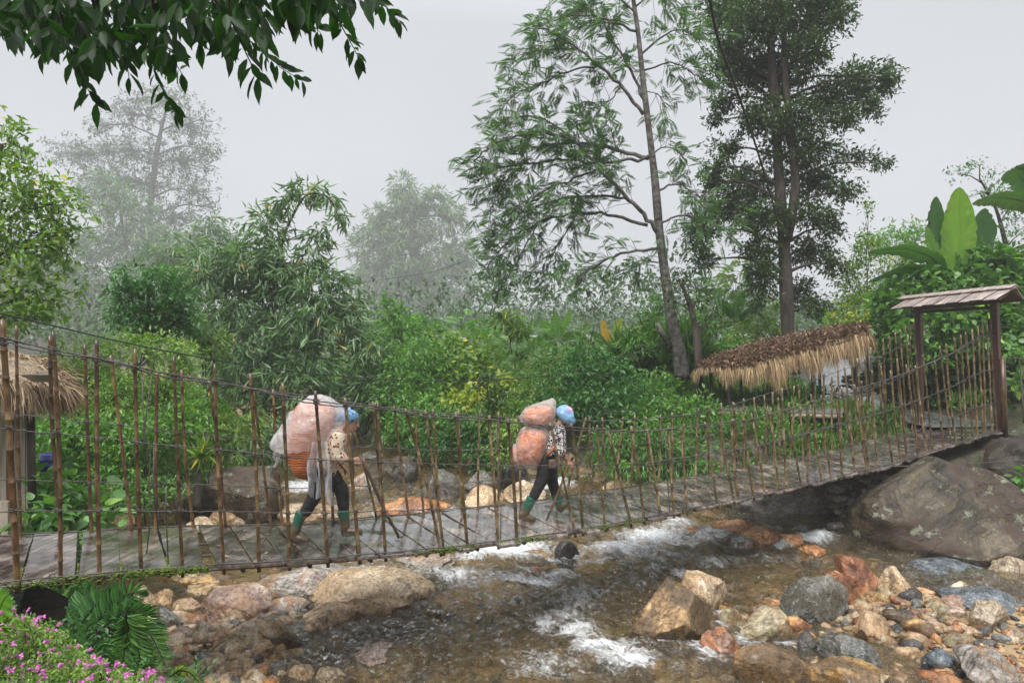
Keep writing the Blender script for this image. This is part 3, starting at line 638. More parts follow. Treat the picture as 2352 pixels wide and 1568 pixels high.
for k, (a, b) in enumerate(bounds):
    gap = .004 + (.002 if r.random() < .75 else .012); x = xm(a)
    sk = r.uniform(-.02, .02)
    wide0 = wide1 = 0
    if xm(a) < 400 < xm(b): wide1 = .10
    vn = -.035 - (r.uniform(0, .05) if r.random() < .6 else 0) - (r.uniform(.03, .08) if r.random() < .22 else 0); vf = 1.03 + r.uniform(-.01, .04)
    th = .034; dz = r.uniform(-.006, .006); nseg = 6
    V = []; 
    for i in range(nseg + 1):
        v = vn + (vf - vn) * i / nseg
        a_ = deck(a + gap + sk * v, v) ; b_ = deck(b - gap + sk * v - wide1 * (1 - v), v)
        j = r.uniform(-.004, .004, 2)
        jj = UV * r.uniform(-.004, .004)
        for p_ in (a_ + jj + [0, 0, dz + j[0]], b_ + jj + [0, 0, dz + j[1]], b_ + jj + [0, 0, dz - th], a_ + jj + [0, 0, dz - th]): V.append(p_)
    Fc = []
    for i in range(nseg):
        for q in range(4):
            q2 = (q + 1) % 4; Fc.append((i * 4 + q, i * 4 + q2, i * 4 + 4 + q2, i * 4 + 4 + q))
    Fc += [(3, 2, 1, 0), (nseg * 4, nseg * 4 + 1, nseg * 4 + 2, nseg * 4 + 3)]
    o = np_mesh('plank', V, [f[::-1] for f in Fc], PLK, br); bevel(o, .005, 2)
# underside cables and cross bars
t = MB()
for v in (.02, .35, .65, .98):
    t.tube([deck(q, v) - [0, 0, .055] for q in np.linspace(s_start, s_end, 60)], .011, 6)
t.build('carrying_cable', CABLE, br, True)
t = MB()
for q in np.arange(s_start + .3, s_end, .62):
    t.tube([deck(q, .03) - [0, 0, .085], deck(q, .97) - [0, 0, .085]], .022, 6)
for v, z in ((-.028, .012), (1.025, .01)):
    ps = [deck(q, v) + [0, 0, z + .004 * math.sin(q * 9)] for q in np.linspace(s_start, s_end, 140)]
    t.tube(ps, .007, 5)
    for q in np.arange(s_start + .2, s_end, .55):
        c0 = deck(q, v) + [0, 0, .02]; an = np.linspace(0, 2 * math.pi, 9)
        t.tube([c0 + UV * .022 * math.cos(u) + np.array([0, 0, .022 * math.sin(u)]) for u in an], .004, 4)
t.build('edge_wire', CABLE, br, True)
# moss tufts along the deck edge and seams
Vm = []; Fm = []; n0 = 0
V2, F2 = rock_shape(77, 1, 0)
for k in range(7000):
    x = r.choice([r.uniform(290, 680), r.uniform(600, 1500), r.uniform(1000, 2300), r.uniform(0, 300)], p=[.42, .30, .18, .10]); q = float(np.interp(x, _sx, S0))
    if vnoise(q * 1.9, 3.1, 5) < -.15: continue
    if r.random() < .8: v = r.normal(-.045, .022); zz = r.uniform(-.045, .012)
    elif r.random() < .6: 
        v = r.uniform(-.03, .25); kk = min(range(len(bounds)), key=lambda i: abs(bounds[i][1] - q)); q = bounds[kk][1]; zz = -.002
    else: v = r.normal(1.03, .02); zz = 0
    sz = r.uniform(.003, .010) if x < 1400 else r.uniform(.003, .008)
    c0 = deck(q, v) + [0, 0, zz]
    Vm.append(V2 * np.array([sz * r.uniform(1, 2.2), sz, sz * r.uniform(.5, .9)]) + c0); Fm.append(F2 + n0); n0 += len(V2)
o = np_mesh('moss', np.concatenate(Vm), np.concatenate(Fm), MOSS, br, smooth=True); o['kind'] = 'stuff'
# bamboo poles
m, nt, N, L, bs = new_mat('bamboo_pole'); POLE = m
oi = N.new('ShaderNodeObjectInfo'); t1 = tex(N, L, 'Noise', 12, detail=9, vec=(1, 1, .35), Roughness=.7); at = N.new('ShaderNodeAttribute'); at.attribute_name = 'age'
ra = ramp(N, [(.38, (.022, .012, .006)), (.5, (.085, .042, .016)), (.64, (.16, .10, .04))]); L.new(t1.outputs['Fac'], ra.inputs[0])
rb = ramp(N, [(.38, (.04, .034, .012)), (.5, (.125, .09, .038)), (.64, (.30, .235, .14))]); L.new(t1.outputs['Fac'], rb.inputs[0])
c = mixc(N, L, at.outputs['Fac'], ra.outputs[0], rb.outputs[0])
hv = N.new('ShaderNodeHueSaturation'); vv = math_(N, L, 'MULTIPLY_ADD', oi.outputs['Random'], .6); vv.node.inputs[2].default_value = .7
L.new(vv, hv.inputs['Value']); L.new(c, hv.inputs['Color']); L.new(hv.outputs[0], bs.inputs['Base Color']); bs.inputs['Roughness'].default_value = .33
bump(N, L, bs, t1.outputs['Fac'], .3, .003)
VW = {'A': (1850, 1150, 3.135), 'B': (2200, 1000, 3.137), 'C': (2500, 900, 2.851), 'D': (2750, 850, 2.851), 'E': (1000, 1150, 2.851), 'Z': (1250, 1100, 2.613), 'Y': (700, 1100, 2.613), 'O': (0, 0, 1.0), 'P': (0, 0, .76562)}
def vx(v, x, y):
    a = VW[v]; return (a[0] + x / a[2]) / 1.30612, (a[1] + y / a[2]) / 1.30612
NP = [('P', 5, 735, 42, 1330), ('P', 122, 760, 139, 1320), ('P', 222, 780, 229, 1315), ('P', 310, 800, 325, 1303), ('P', 399, 818, 419, 1298), ('P', 493, 835, 514, 1291), ('P', 575, 857, 594, 1289), ('P', 649, 879, 664, 1290), ('P', 724, 897, 752, 1280),
 ('E', 100, 120, 222, 1465), ('E', 380, 160, 442, 1445), ('E', 615, 215, 915, 1400), ('E', 785, 225, 940, 1400), ('E', 1048, 245, 1143, 1385),
 ('Z', 568, 378, 635, 1365), ('Z', 715, 405, 778, 1350), ('Z', 1045, 440, 1237, 1270), ('Z', 1210, 445, 1297, 1270), ('Z', 1415, 455, 1472, 1250), ('Z', 1500, 505, 1675, 1205), ('Z', 1680, 465, 1775, 1185),
 ('A', 290, 430, 405, 1235), ('A', 482, 400, 527, 1215), ('A', 605, 415, 655, 1185), ('A', 828, 360, 937, 1135), ('A', 960, 370, 1098, 1095), ('A', 1085, 330, 1138, 1105),
 ('B', 5, 800, 40, 1565), ('B', 100, 800, 185, 1535), ('B', 168, 750, 285, 1505), ('B', 320, 690, 410, 1475), ('B', 455, 510, 490, 1455), ('B', 520, 650, 635, 1435), ('B', 695, 650, 682, 1395), ('B', 730, 570, 825, 1385), ('B', 825, 580, 910, 1370), ('B', 955, 510, 1010, 1325),
 ('C', 68, 740, 180, 1470), ('C', 178, 720, 280, 1430), ('C', 240, 690, 295, 1440), ('C', 330, 600, 370, 1415), ('C', 405, 560, 500, 1385), ('C', 487, 600, 570, 1360), ('C', 545, 500, 620, 1350), ('C', 620, 550, 712, 1325), ('C', 700, 560, 790, 1300), ('C', 765, 465, 835, 1285),
 ('D', 155, 665, 220, 1400), ('D', 195, 535, 288, 1360), ('D', 250, 515, 332, 1350), ('D', 320, 465, 380, 1330), ('D', 375, 440, 415, 1310), ('D', 418, 415, 470, 1300), ('D', 473, 390, 510, 1275), ('D', 522, 360, 558, 1275), ('D', 562, 345, 577, 1272), ('D', 598, 325, 635, 1250), ('D', 630, 295, 678, 1245)]
FP = [('O', 49, 976, 63, 1611), ('O', 150, 1007, 189, 1601), ('O', 254, 1032, 276, 1597), ('O', 332, 1064, 399, 1594), ('O', 471, 1114, 468, 1592), ('O', 545, 1108, 585, 1582), ('O', 627, 1141, 679, 1582), ('O', 760, 1170, 818, 1578), ('O', 819, 1167, 849, 1575), ('O', 975, 1185, 1000, 1565),
 ('E', 175, 400, 385, 1135), ('E', 338, 155, 445, 1135), ('E', 520, 190, 655, 1115), ('E', 697, 200, 780, 1110), ('E', 852, 215, 900, 1100), ('E', 1070, 230, 1110, 1080), ('E', 1255, 235, 1238, 1065),
 ('Z', 640, 355, 640, 1085), ('Z', 800, 380, 820, 1070), ('Z', 1090, 460, 1100, 1040), ('Z', 1330, 395, 1155, 1000), ('Z', 1355, 390, 1355, 990), ('Z', 1455, 395, 1485, 970), ('Z', 1620, 390, 1550, 960), ('Z', 1710, 375, 1680, 945),
 ('A', 65, 310, -20, 990), ('A', 170, 300, 135, 970), ('A', 275, 310, 325, 935), ('A', 412, 290, 395, 930), ('A', 520, 270, 528, 900), ('A', 628, 280, 645, 880), ('A', 768, 230, 742, 860), ('A', 873, 200, 868, 840), ('A', 985, 180, 985, 830), ('A', 1088, 170, 1160, 800), ('A', 1192, 150, 1200, 790),
 ('B', 5, 650, 60, 1260), ('B', 98, 610, 100, 1255), ('B', 195, 600, 225, 1235), ('B', 290, 580, 300, 1220), ('B', 370, 550, 380, 1205), ('B', 420, 600, 440, 1200), ('B', 575, 490, 530, 1185), ('B', 620, 480, 670, 1150), ('B', 690, 470, 690, 1110), ('B', 700, 600, 740, 1115), ('B', 790, 390, 785, 1100), ('B', 880, 370, 885, 1095), ('B', 965, 400, 965, 1080), ('B', 1035, 330, 1080, 1060),
 ('C', 80, 565, 150, 1220), ('C', 145, 560, 200, 1200), ('C', 200, 500, 240, 1190), ('C', 270, 490, 295, 1180), ('C', 325, 405, 355, 1160), ('C', 380, 365, 432, 1130), ('C', 437, 335, 480, 1115), ('C', 490, 310, 550, 1100), ('C', 540, 275, 600, 1095), ('C', 583, 250, 640, 1090), ('C', 628, 220, 690, 1085), ('C', 655, 195, 735, 1080), ('C', 695, 185, 755, 1075)]
def pole(v, x0, y0, x1, y1, off, k, side):
    (x0, y0), (x1, y1) = vx(v, x0, y0), vx(v, x1, y1)
    a = on_plane(x0, y0, off); 
    q = float(np.interp(on_plane(x1, y1, off) @ UV, S0, S0)); b = deck(q, 0 if side == 'n' else 1); b = b + NV * (.02 if side == 'n' else -.02)
    b[2] -= .10
    if side == 'f': a = a + NV * ((b - a) @ NV) * 1.0
    L_ = np.linalg.norm(b - a); dr = (b - a) / L_
    rp = np.random.default_rng(k * 7 + (1 if side == 'n' else 5000)); r0 = rp.uniform(.0145, .0195)
    if k == 0 and side == 'n': r0 = .024
    pts = []; rad = []; node = rp.uniform(.1, .25); u = 0; ns = []
    while node < L_ - .05: ns.append(node); node += rp.uniform(.20, .34)
    us = {0.0, L_}
    for n_ in ns:
        for e in (-.012, -.004, .004, .012): us.add(n_ + e)
    for e in np.arange(.08, L_, .16): us.add(float(e))
    bow = rp.normal(0, .012); bow2 = rp.normal(0, .010)
    for u in sorted(us):
        c0 = a + dr * u + UV * bow * math.sin(math.pi * u / L_) + NV * bow2 * math.sin(math.pi * u / L_)
        pts.append(c0); nd = min([abs(u - n_) for n_ in ns] + [9]); rad.append(r0 * (1 + (.22 if nd < .006 else 0)) * (.9 + .15 * u / L_))
    t = MB(); t.tube(pts, rad, 8); age = smoothstep(.9, 0, (1600 - x0) / 1600.) * rp.uniform(.75, 1) if x0 < 1600 else rp.uniform(.7, 1)
    t.A[-1][:] = age
    o = t.build('bamboo_pole', POLE, br, True, 'age'); return a, b
tops = {'n': [], 'f': []}
for k, q in enumerate(NP): tops['n'].append(pole(*q, .045, k, 'n'))
for k, q in enumerate(FP): tops['f'].append(pole(*q, 1.33 if q[0] != 'C' else 1.5, k, 'f'))
for x0, y0, x1, y1, k in ((-75, 715, -45, 1348, 90), (-210, 690, -180, 1360, 91)): tops['n'].insert(0, pole('P', x0, y0, x1, y1, .045, k, 'n'))
for x0, y0, x1, y1, k in ((-60, 722, -50, 1238, 92), (-190, 700, -180, 1245, 93)): tops['f'].insert(0, pole('P', x0, y0, x1, y1, 1.33, k, 'f'))
# railing wires
WN = [(-200, 742), (0, 774), (117, 802), (223, 822), (316, 843), (406, 862), (495, 876), (574, 891), (650, 907), (766, 926), (868, 938), (931, 945), (1047, 956), (1110, 961), (1160, 968), (1263, 977), (1372, 985), (1451, 990), (1500, 989), (1565, 981), (1619, 974), (1682, 967), (1725, 962), (1811, 940), (1900, 912), (2003, 882), (2080, 857), (2147, 829), (2191, 809), (2218, 791), (2245, 776), (2300, 756)]
WF = [(-200, 750), (0, 777), (32, 783), (117, 803), (193, 817), (255, 830), (360, 853), (417, 865), (480, 876), (627, 899), (750, 915), (856, 932), (905, 938), (995, 948), (1103, 954), (1200, 960), (1354, 966), (1470, 962), (1543, 956), (1604, 950), (1657, 938), (1708, 921), (1775, 900), (1853, 879), (1941, 847), (2003, 826), (2046, 807), (2086, 786), (2113, 765)]
r = np.random.default_rng(12)
for side, WT, off in (('n', WN, .045), ('f', WF, 1.33)):
    xs = np.arange(-200, 2298 if side == 'n' else 2112, 12.0)
    top = np.interp(xs, *zip(*WT)); ed = np.interp(xs, *zip(*(NEAR if side == 'n' else FAR)))
    for lev, fr_ in enumerate((0, .012, .37, .71)):
        if side == 'f' and lev == 1: continue
        ys = top + (ed - top) * fr_ + (4 if lev == 1 else 0) * np.sin(xs * .02)
        side_off = off - (.028 if side == 'n' else -.028) + (.05 if lev == 1 else 0)
        pts = np.array([on_plane(x, y, side_off + (.17 * smoothstep(1900, 2080, x) if side == 'f' else 0)) for x, y in zip(xs, ys)])
        pts[:, 2] += r.normal(0, .003, len(pts))
        t = MB(); t.tube(pts, (.0066 if lev < 2 else .0052), 5)
        # ties at the poles
        for (a, b) in tops[side]:
            s1 = a @ UV; s2 = b @ UV; tt = np.linspace(0, 1, 60); line = a + (b - a) * tt[:, None]
            zz = np.interp(line @ UV, pts @ UV, pts[:, 2]); j = int(np.argmin(abs(line[:, 2] - zz)))
            if 1 < j < 58:
                c0 = line[j]; an = np.linspace(0, 2 * math.pi * 1.1, 10)
                for dz in (-.008, .007):
                    t.tube([c0 + UV * .026 * math.cos(u) + NV * .03 * math.sin(u) + np.array([0, 0, dz + .008 * math.sin(u * 2)]) for u in an], .0042, 4)
                t.ball(c0 - NV * .028 + UV * .02, .009, 5, 4)
                e = c0 - NV * .03 + UV * .025; t.tube([e, e + UV * .03 + np.array([0, 0, r.uniform(-.03, .02)])], .0025, 3)
        t.build('railing_wire', CABLE, br, True)
# loose vertical wires
for pts in ([(425, 1108), (433, 1290), (440, 1420)], [(458, 1108), (440, 1230), (432, 1310), (452, 1360), (447, 1470), (453, 1545), (440, 1660)], [(462, 1325), (460, 1450), (475, 1595)], [(500, 1455), (497, 1520), (505, 1690)], [(1072, 1215), (1060, 1290), (1056, 1320), (1062, 1420), (1054, 1500), (1068, 1570), (1070, 1660)], [(1491, 1260), (1487, 1380), (1503, 1490), (1502, 1620)], [(1995, 1290), (2000, 1400), (2010, 1540)]):
    pts = [on_plane(x / 1.30612, y / 1.30612, .03) for x, y in pts]; t = MB(); t.tube(pts, .0055, 5); t.build('loose_wire', CABLE, br, True)
# ---------------------------------------------------------------- gate
GW = mat_simple('gate_post_paint', (.035, .014, .010), (.085, .035, .025), 14, .5, .4, .006, vec=(1, 1, .15), rnd=False)
SHG = mat_simple('shingle_wood', (.10, .07, .06), (.42, .35, .31), 5, .4, .6, .006, vec=(1, 6, 1), detail=8)
gn_ = deck(s_end, 0.0) ; gf_ = deck(s_end, 1.0)
gate = empty('gate', (gn_ + gf_) / 2, 'dark red timber gate with a small shingled roof at the right end of the footbridge', 'gate')
gp = [on_plane(2296, 986, .02), on_plane(2113, 977, 1.55)]
gt = [on_plane(2284, 694, .02), on_plane(2110, 706, 1.55)]
for a, b in zip(gp, gt):
    t = MB(); up = (b - a) / 2; t.box((a + b) / 2 - up * .06, UV * .065, NV * .065, up * 1.06); bevel(t.build('post', GW, gate), .008)
t = MB(); t.box((gt[0] + gt[1]) / 2 - [0, 0, .10], UV * .04, (gt[1] - gt[0]) / 2, np.array([0, 0, .032])); bevel(t.build('crossbeam', GW, gate), .006)
rl = on_plane(2073, 686, 0); 
d0, d1 = 13.35, 15.6
ra_ = P(2329, 661, 13.05); rb_ = P(2074, 687, 15.15)          # ridge ends, right and left
ax = (rb_ - ra_); Lr = np.linalg.norm(ax); ax /= Lr
side_ = np.cross(ax, [0, 0, 1]); side_ /= np.linalg.norm(side_)
if side_[1] > 0: side_ = -side_                               # towards the viewer
rf = np.random.default_rng(4)
roof = MB(); roof.tube([ra_ + [0, 0, .0], rb_], .03, 4); 
for sgn in (1, -1):
    dn = side_ * sgn * .40 + np.array([0, 0, -.21]); nrm = np.cross(ax, dn); nrm /= np.linalg.norm(nrm); nrm *= np.sign(nrm[2])
    roof.box(ra_ + ax * Lr / 2 + dn * .5 - nrm * .03, ax * Lr / 2 * .98, dn * .5, nrm * .010)
ro = roof.build('roof', GW, gate)
for sgn in (1, -1):
    dn = side_ * sgn * .42 + np.array([0, 0, -.22]); nrm = np.cross(ax, dn); nrm /= np.linalg.norm(nrm); nrm *= np.sign(nrm[2]); u = 0
    k = 0
    while u < Lr - .1:
        wd = rf.uniform(.17, .26); c0 = ra_ + ax * (u + wd / 2) + dn * .52 + nrm * (.012 + .011 * (k % 2))
        t = MB(); sc = rf.uniform(.94, 1.08); dn_sk = dn + ax * .10
        t.box(c0, ax * (wd / 2 - .012), dn_sk * .55 * sc, nrm * .008); bevel(t.build('shingle', SHG, ro), .003); u += wd; k += 1
t = MB(); t.box((ra_ + rb_) / 2 + side_ * .05 + [0, 0, .035], ax * (Lr / 2 + .03), side_ * .075 + np.array([0, 0, -.035]), np.array([0, .0, .011]))
t.box((ra_ + rb_) / 2 - side_ * .07 + [0, 0, .033], ax * (Lr / 2 + .03), side_ * .07 + np.array([0, 0, .035]), np.array([0, .0, .011]))
bevel(t.build('ridge_board', SHG, ro), .004)
t = MB(); t.tube([on_plane(2302, 824, -.09), on_plane(2308, 986, -.09) - [0, 0, .2]], .055, 10); o = t.build('bamboo_stake', POLE, None, True, 'age'); tag(o, 'short thick bamboo stake standing beside the right gate post', 'stake')
for lab, pts, rr_ in (('thin wire running from the gate stake off to the right', [(2262, 822, 13.6), (2302, 823, 13.7), (2360, 822, 14), (2480, 818, 15)], .007),
                      ('thin wire stretched low across the dark rock under the gate', [(2010, 1072, 11.5), (2200, 1066, 12), (2352, 1056, 12.3), (2500, 1050, 12.6)], .007)):
    t = MB(); t.tube([P(*p_) for p_ in pts], rr_, 5); tag(t.build('wire', CABLE, None, True), lab, 'wire')
# ---------------------------------------------------------------- walkers
def remesh(o, vox, smooth_it=3, fac=.5):
    m_ = o.modifiers.new('remesh', 'REMESH'); m_.mode = 'VOXEL'; m_.voxel_size = vox; m_.use_smooth_shade = True
    s_ = o.modifiers.new('smooth', 'SMOOTH'); s_.iterations = smooth_it; s_.factor = fac; return o
def displace(o, strength, scale, depth=3):
    tx = bpy.data.textures.new('folds', 'CLOUDS'); tx.noise_scale = scale; tx.noise_depth = depth
    m_ = o.modifiers.new('folds', 'DISPLACE'); m_.texture = tx; m_.strength = strength; m_.mid_level = .5; m_.texture_coords = 'OBJECT' if False else 'LOCAL'; return o
def caps(t, pts, rad, seg=14):
    """tapered limb with rounded ends"""
    pts = np.asarray(pts, float); rad = np.asarray(rad, float)
    n = len(pts); uu = np.linspace(0, n - 1, (n - 1) * 6 + 1)
    P_ = np.stack([np.interp(uu, range(n), pts[:, k]) for k in range(3)], 1); R_ = np.interp(uu, range(n), rad)
    # soften the corners a little
    Q = P_.copy(); Q[1:-1] = (P_[:-2] + 2 * P_[1:-1] + P_[2:]) / 4
    t.tube(Q, R_, seg); 
    for c_, r_ in ((Q[0], R_[0]), (Q[-1], R_[-1])): t.ball(c_, r_, seg, 8)
def ellipse_loft(t, secs, seg=20, axis_side=None):
    """secs: (centre, half width vector, half depth vector)"""
    an = np.linspace(0, 2 * math.pi, seg, endpoint=False); V = []
    for c_, a_, b_ in secs:
        for u in an: V.append(np.asarray(c_) + np.asarray(a_) * math.cos(u) + np.asarray(b_) * math.sin(u))
    n = len(secs); Fc = []
    for i in range(n - 1):
        for j in range(seg): Fc.append((i * seg + j, i * seg + (j + 1) % seg, (i + 1) * seg + (j + 1) % seg, (i + 1) * seg + j))
    Fc += [tuple(range(seg))[::-1], tuple((n - 1) * seg + j for j in range(seg))]
    t.add(V, Fc)
SKIN = mat_simple('skin', (.30, .15, .09), (.42, .23, .15), 18, .5, .1, .002, rnd=False)
BLACKC = mat_simple('black_trousers', (.008, .008, .010), (.022, .020, .022), 30, .75, .5, .006, rnd=False)
m, nt, N, L, bs = new_mat('muddy_rubber'); BOOT = m
t1 = tex(N, L, 'Noise', 14, detail=9, Roughness=.75); tc = N.new('ShaderNodeTexCoord'); sp = N.new('ShaderNodeSeparateXYZ'); L.new(tc.outputs['Object'], sp.inputs[0])
mz = math_(N, L, 'MULTIPLY_ADD', sp.outputs['Z'], -2.4); mz.node.inputs[2].default_value = .92
f = math_(N, L, 'ADD', mz, math_(N, L, 'MULTIPLY', t1.outputs['Fac'], 1.0)); rf_ = ramp(N, [(.66, (.016, .11, .07)), (.70, (.075, .08, .045)), (.84, (.11, .078, .038)), (1, (.06, .04, .022))])
L.new(math_(N, L, 'MULTIPLY', f, .72), rf_.inputs[0]); L.new(rf_.outputs[0], bs.inputs['Base Color']); bs.inputs['Roughness'].default_value = .3; bump(N, L, bs, t1.outputs['Fac'], .3, .01)
def plastic(name, col, alpha=.35, tcol=(.9, .92, .95)):
    m, nt, N, L, bs = new_mat(name)
    bs.inputs['Base Color'].default_value = (*col, 1); bs.inputs['Roughness'].default_value = .13
    t1 = tex(N, L, 'Noise', 3.2, detail=5, Distortion=2.0); t2 = tex(N, L, 'Wave', 4, Distortion=8.0); bp = bump(N, L, bs, t1.outputs['Fac'], .5, .035)
    tr = N.new('ShaderNodeBsdfTranslucent'); tr.inputs[0].default_value = (*tcol, 1); tp = N.new('ShaderNodeBsdfTransparent'); tp.inputs[0].default_value = (.97, .97, .98, 1)
    a = N.new('ShaderNodeMixShader'); a.inputs[0].default_value = .45; L.new(bs.outputs[0], a.inputs[1]); L.new(tr.outputs[0], a.inputs[2])
    b = N.new('ShaderNodeMixShader'); rr = ramp(N, [(.35, (alpha - .15,) * 3), (.65, (alpha + .15,) * 3)]); L.new(t1.outputs['Fac'], rr.inputs[0]); L.new(rr.outputs[0], b.inputs[0]); L.new(a.outputs[0], b.inputs[1]); L.new(tp.outputs[0], b.inputs[2])
    L.new(b.outputs[0], N['Material Output'].inputs[0]); return m
SHEET = plastic('clear_plastic_sheet', (.90, .91, .93), .60)
SACKP = plastic('thin_plastic_sack', (.86, .79, .75), .67)
BLUEB = plastic('blue_plastic_bag', (.30, .62, .85), .30, (.4, .75, .95))
m, nt, N, L, bs = new_mat('orange_bark_load'); LOAD = m
t1 = tex(N, L, 'Noise', 6, detail=8, vec=(1, 1, 3.2), Distortion=1.5); rf_ = ramp(N, [(.36, (.16, .03, .006)), (.5, (.55, .12, .022)), (.62, (.75, .30, .10))]); L.new(t1.outputs['Fac'], rf_.inputs[0])
L.new(rf_.outputs[0], bs.inputs['Base Color']); bs.inputs['Roughness'].default_value = .5; bump(N, L, bs, t1.outputs['Fac'], .9, .04)
m, nt, N, L, bs = new_mat('woven_basket'); BASK = m
wv = tex(N, L, 'Wave', 12, Distortion=5.0); wv.wave_type = 'BANDS'; wv.bands_direction = 'Z'; t1 = tex(N, L, 'Noise', 12, detail=6, vec=(1, 1, 3))
rf_ = ramp(N, [(.25, (.26, .06, .015)), (.75, (.66, .22, .07))]); L.new(mixc(N, L, .75, wv.outputs['Fac'], t1.outputs['Fac']), rf_.inputs[0])
L.new(rf_.outputs[0], bs.inputs['Base Color']); bs.inputs['Roughness'].default_value = .55; bump(N, L, bs, wv.outputs['Fac'], .5, .012)
def cloth_print(name, base, spots, scale, thr, kind='Voronoi'):
    m, nt, N, L, bs = new_mat(name)
    t1 = tex(N, L, kind, scale)
    if kind == 'Voronoi':
        r = ramp(N, [(thr, spots), (thr + .05, base)]); L.new(t1.outputs['Distance'], r.inputs[0])
    else:
        t1.inputs['Distortion'].default_value = 1.5; r = ramp(N, [(thr, spots), (thr + .03, base)]); L.new(t1.outputs['Fac'], r.inputs[0])
    L.new(r.outputs[0], bs.inputs['Base Color']); bs.inputs['Roughness'].default_value = .8; return m
FLORAL = cloth_print('floral_blouse', (.55, .46, .34), (.20, .03, .025), 24, .30)
MONO = cloth_print('black_white_blouse', (.62, .58, .56), (.02, .018, .022), 30, .5, 'Noise')
SCARF = cloth_print('blue_head_cloth', (.12, .27, .44), (.02, .045, .11), 30, .30)
STICKM = mat_simple('dark_stick', (.03, .018, .010), (.09, .055, .03), 12, .5, .4, .004, rnd=False)
STICKL = mat_simple('reddish_stick', (.12, .06, .03), (.30, .18, .10), 12, .5, .4, .004, rnd=False)
class Px:
    def __init__(s, ox, oy, sc, d): s.o = (ox, oy, sc, d)
    def __call__(s, x, y, dd=0.0):
        ox, oy, sc, d = s.o; return P((ox + x / sc) / 1.30612, (oy + y / sc) / 1.30612, d + dd) if True else None
    def at(s, x, y, dd=0.0):
        """same image spot computed at plane d, then pushed back by dd without sliding"""
        p_ = s(x, y, 0); p_ = p_.copy(); p_[1] += dd; return p_
def hand(t, wrist, palm_dir, side, curl, sc=1.0, toward=None):
    """palm with four unequal bent fingers and a thumb from its side"""
    pd = np.asarray(palm_dir, float); pd /= np.linalg.norm(pd); sd = np.asarray(side, float); sd -= pd * (sd @ pd); sd /= np.linalg.norm(sd)
    nr = np.cross(pd, sd) if toward is None else np.asarray(toward, float)
    nr = nr - pd * (nr @ pd) - sd * (nr @ sd); nr /= np.linalg.norm(nr)
    w0 = np.asarray(wrist, float)
    for k in range(4):
        o_ = sd * (k - 1.5) * .0195 * sc; caps(t, [w0 + o_ * .6, w0 + pd * .045 * sc + o_ * .9, w0 + pd * .082 * sc + o_], [.014 * sc, .0155 * sc, .0125 * sc], 8)
    for k, ln in enumerate((.064, .076, .072, .056)):
        o_ = sd * (k - 1.5) * .0205 * sc; p0 = w0 + pd * .082 * sc + o_; a = 0; pts = [p0]; ln *= sc
        for j, fr_ in enumerate((.45, .32, .23)):
            a += curl * (.8 if j else .6) * (1 + .12 * (k - 1.5)); pts.append(pts[-1] + (pd * math.cos(a) + nr * math.sin(a)) * ln * fr_)
        caps(t, pts, [.0092 * sc, .0085 * sc, .0078 * sc, .0065 * sc], 8)
    b0 = w0 + pd * .022 * sc - sd * .030 * sc; q1 = b0 + (pd * .6 - sd * .6 + nr * .5) * .034 * sc; q2 = q1 + (pd * .8 + nr * (.3 + curl * .5)) * .030 * sc; q3 = q2 + (pd * .7 + nr * (.3 + curl)) * .022 * sc
    caps(t, [b0, q1, q2, q3], [.014 * sc, .0115 * sc, .0095 * sc, .0075 * sc], 8)
def boot(name, parent, top, ankle, heel, toe, wtop=.062, lat=np.array([0, 1, 0])):
    t = MB(); ax = np.asarray(toe) - np.asarray(heel); fl = np.linalg.norm(ax); ax = ax / fl
    up = np.asarray(top) - np.asarray(ankle); up /= np.linalg.norm(up); upf = np.cross(lat, ax); upf *= np.sign(upf[2])
    hw = lambda f_: ax * 0
    # shaft
    side = np.cross(up, lat); side /= np.linalg.norm(side)
    secs = []
    for u, a_ in ((1, wtop), (.96, wtop), (.6, wtop * .92), (.25, wtop * .82), (0, wtop * .80)):
        c_ = np.asarray(ankle) + (np.asarray(top) - np.asarray(ankle)) * u; secs.append((c_, side * a_, lat * a_ * .88))
    ellipse_loft(t, secs, 18)
    c0 = np.asarray(heel) + ax * .035
    caps(t, [np.asarray(ankle), c0 + upf * .055], [wtop * .80, .048], 12)
    caps(t, [c0 + upf * .045, np.asarray(heel) + ax * fl * .55 + upf * .042, np.asarray(toe) - ax * .04 + upf * .036], [.046, .047, .040], 12)
    # sole
    sp_ = []
    for u, wd in ((0, .028), (.06, .038), (.3, .036), (.65, .046), (.9, .038), (1, .018)):
        sp_.append((np.asarray(heel) + ax * fl * u + upf * .012, lat * wd, upf * .016))
    ellipse_loft(t, sp_, 12)
    o = t.build(name, BOOT, parent); remesh(o, .008, 4)
    return o
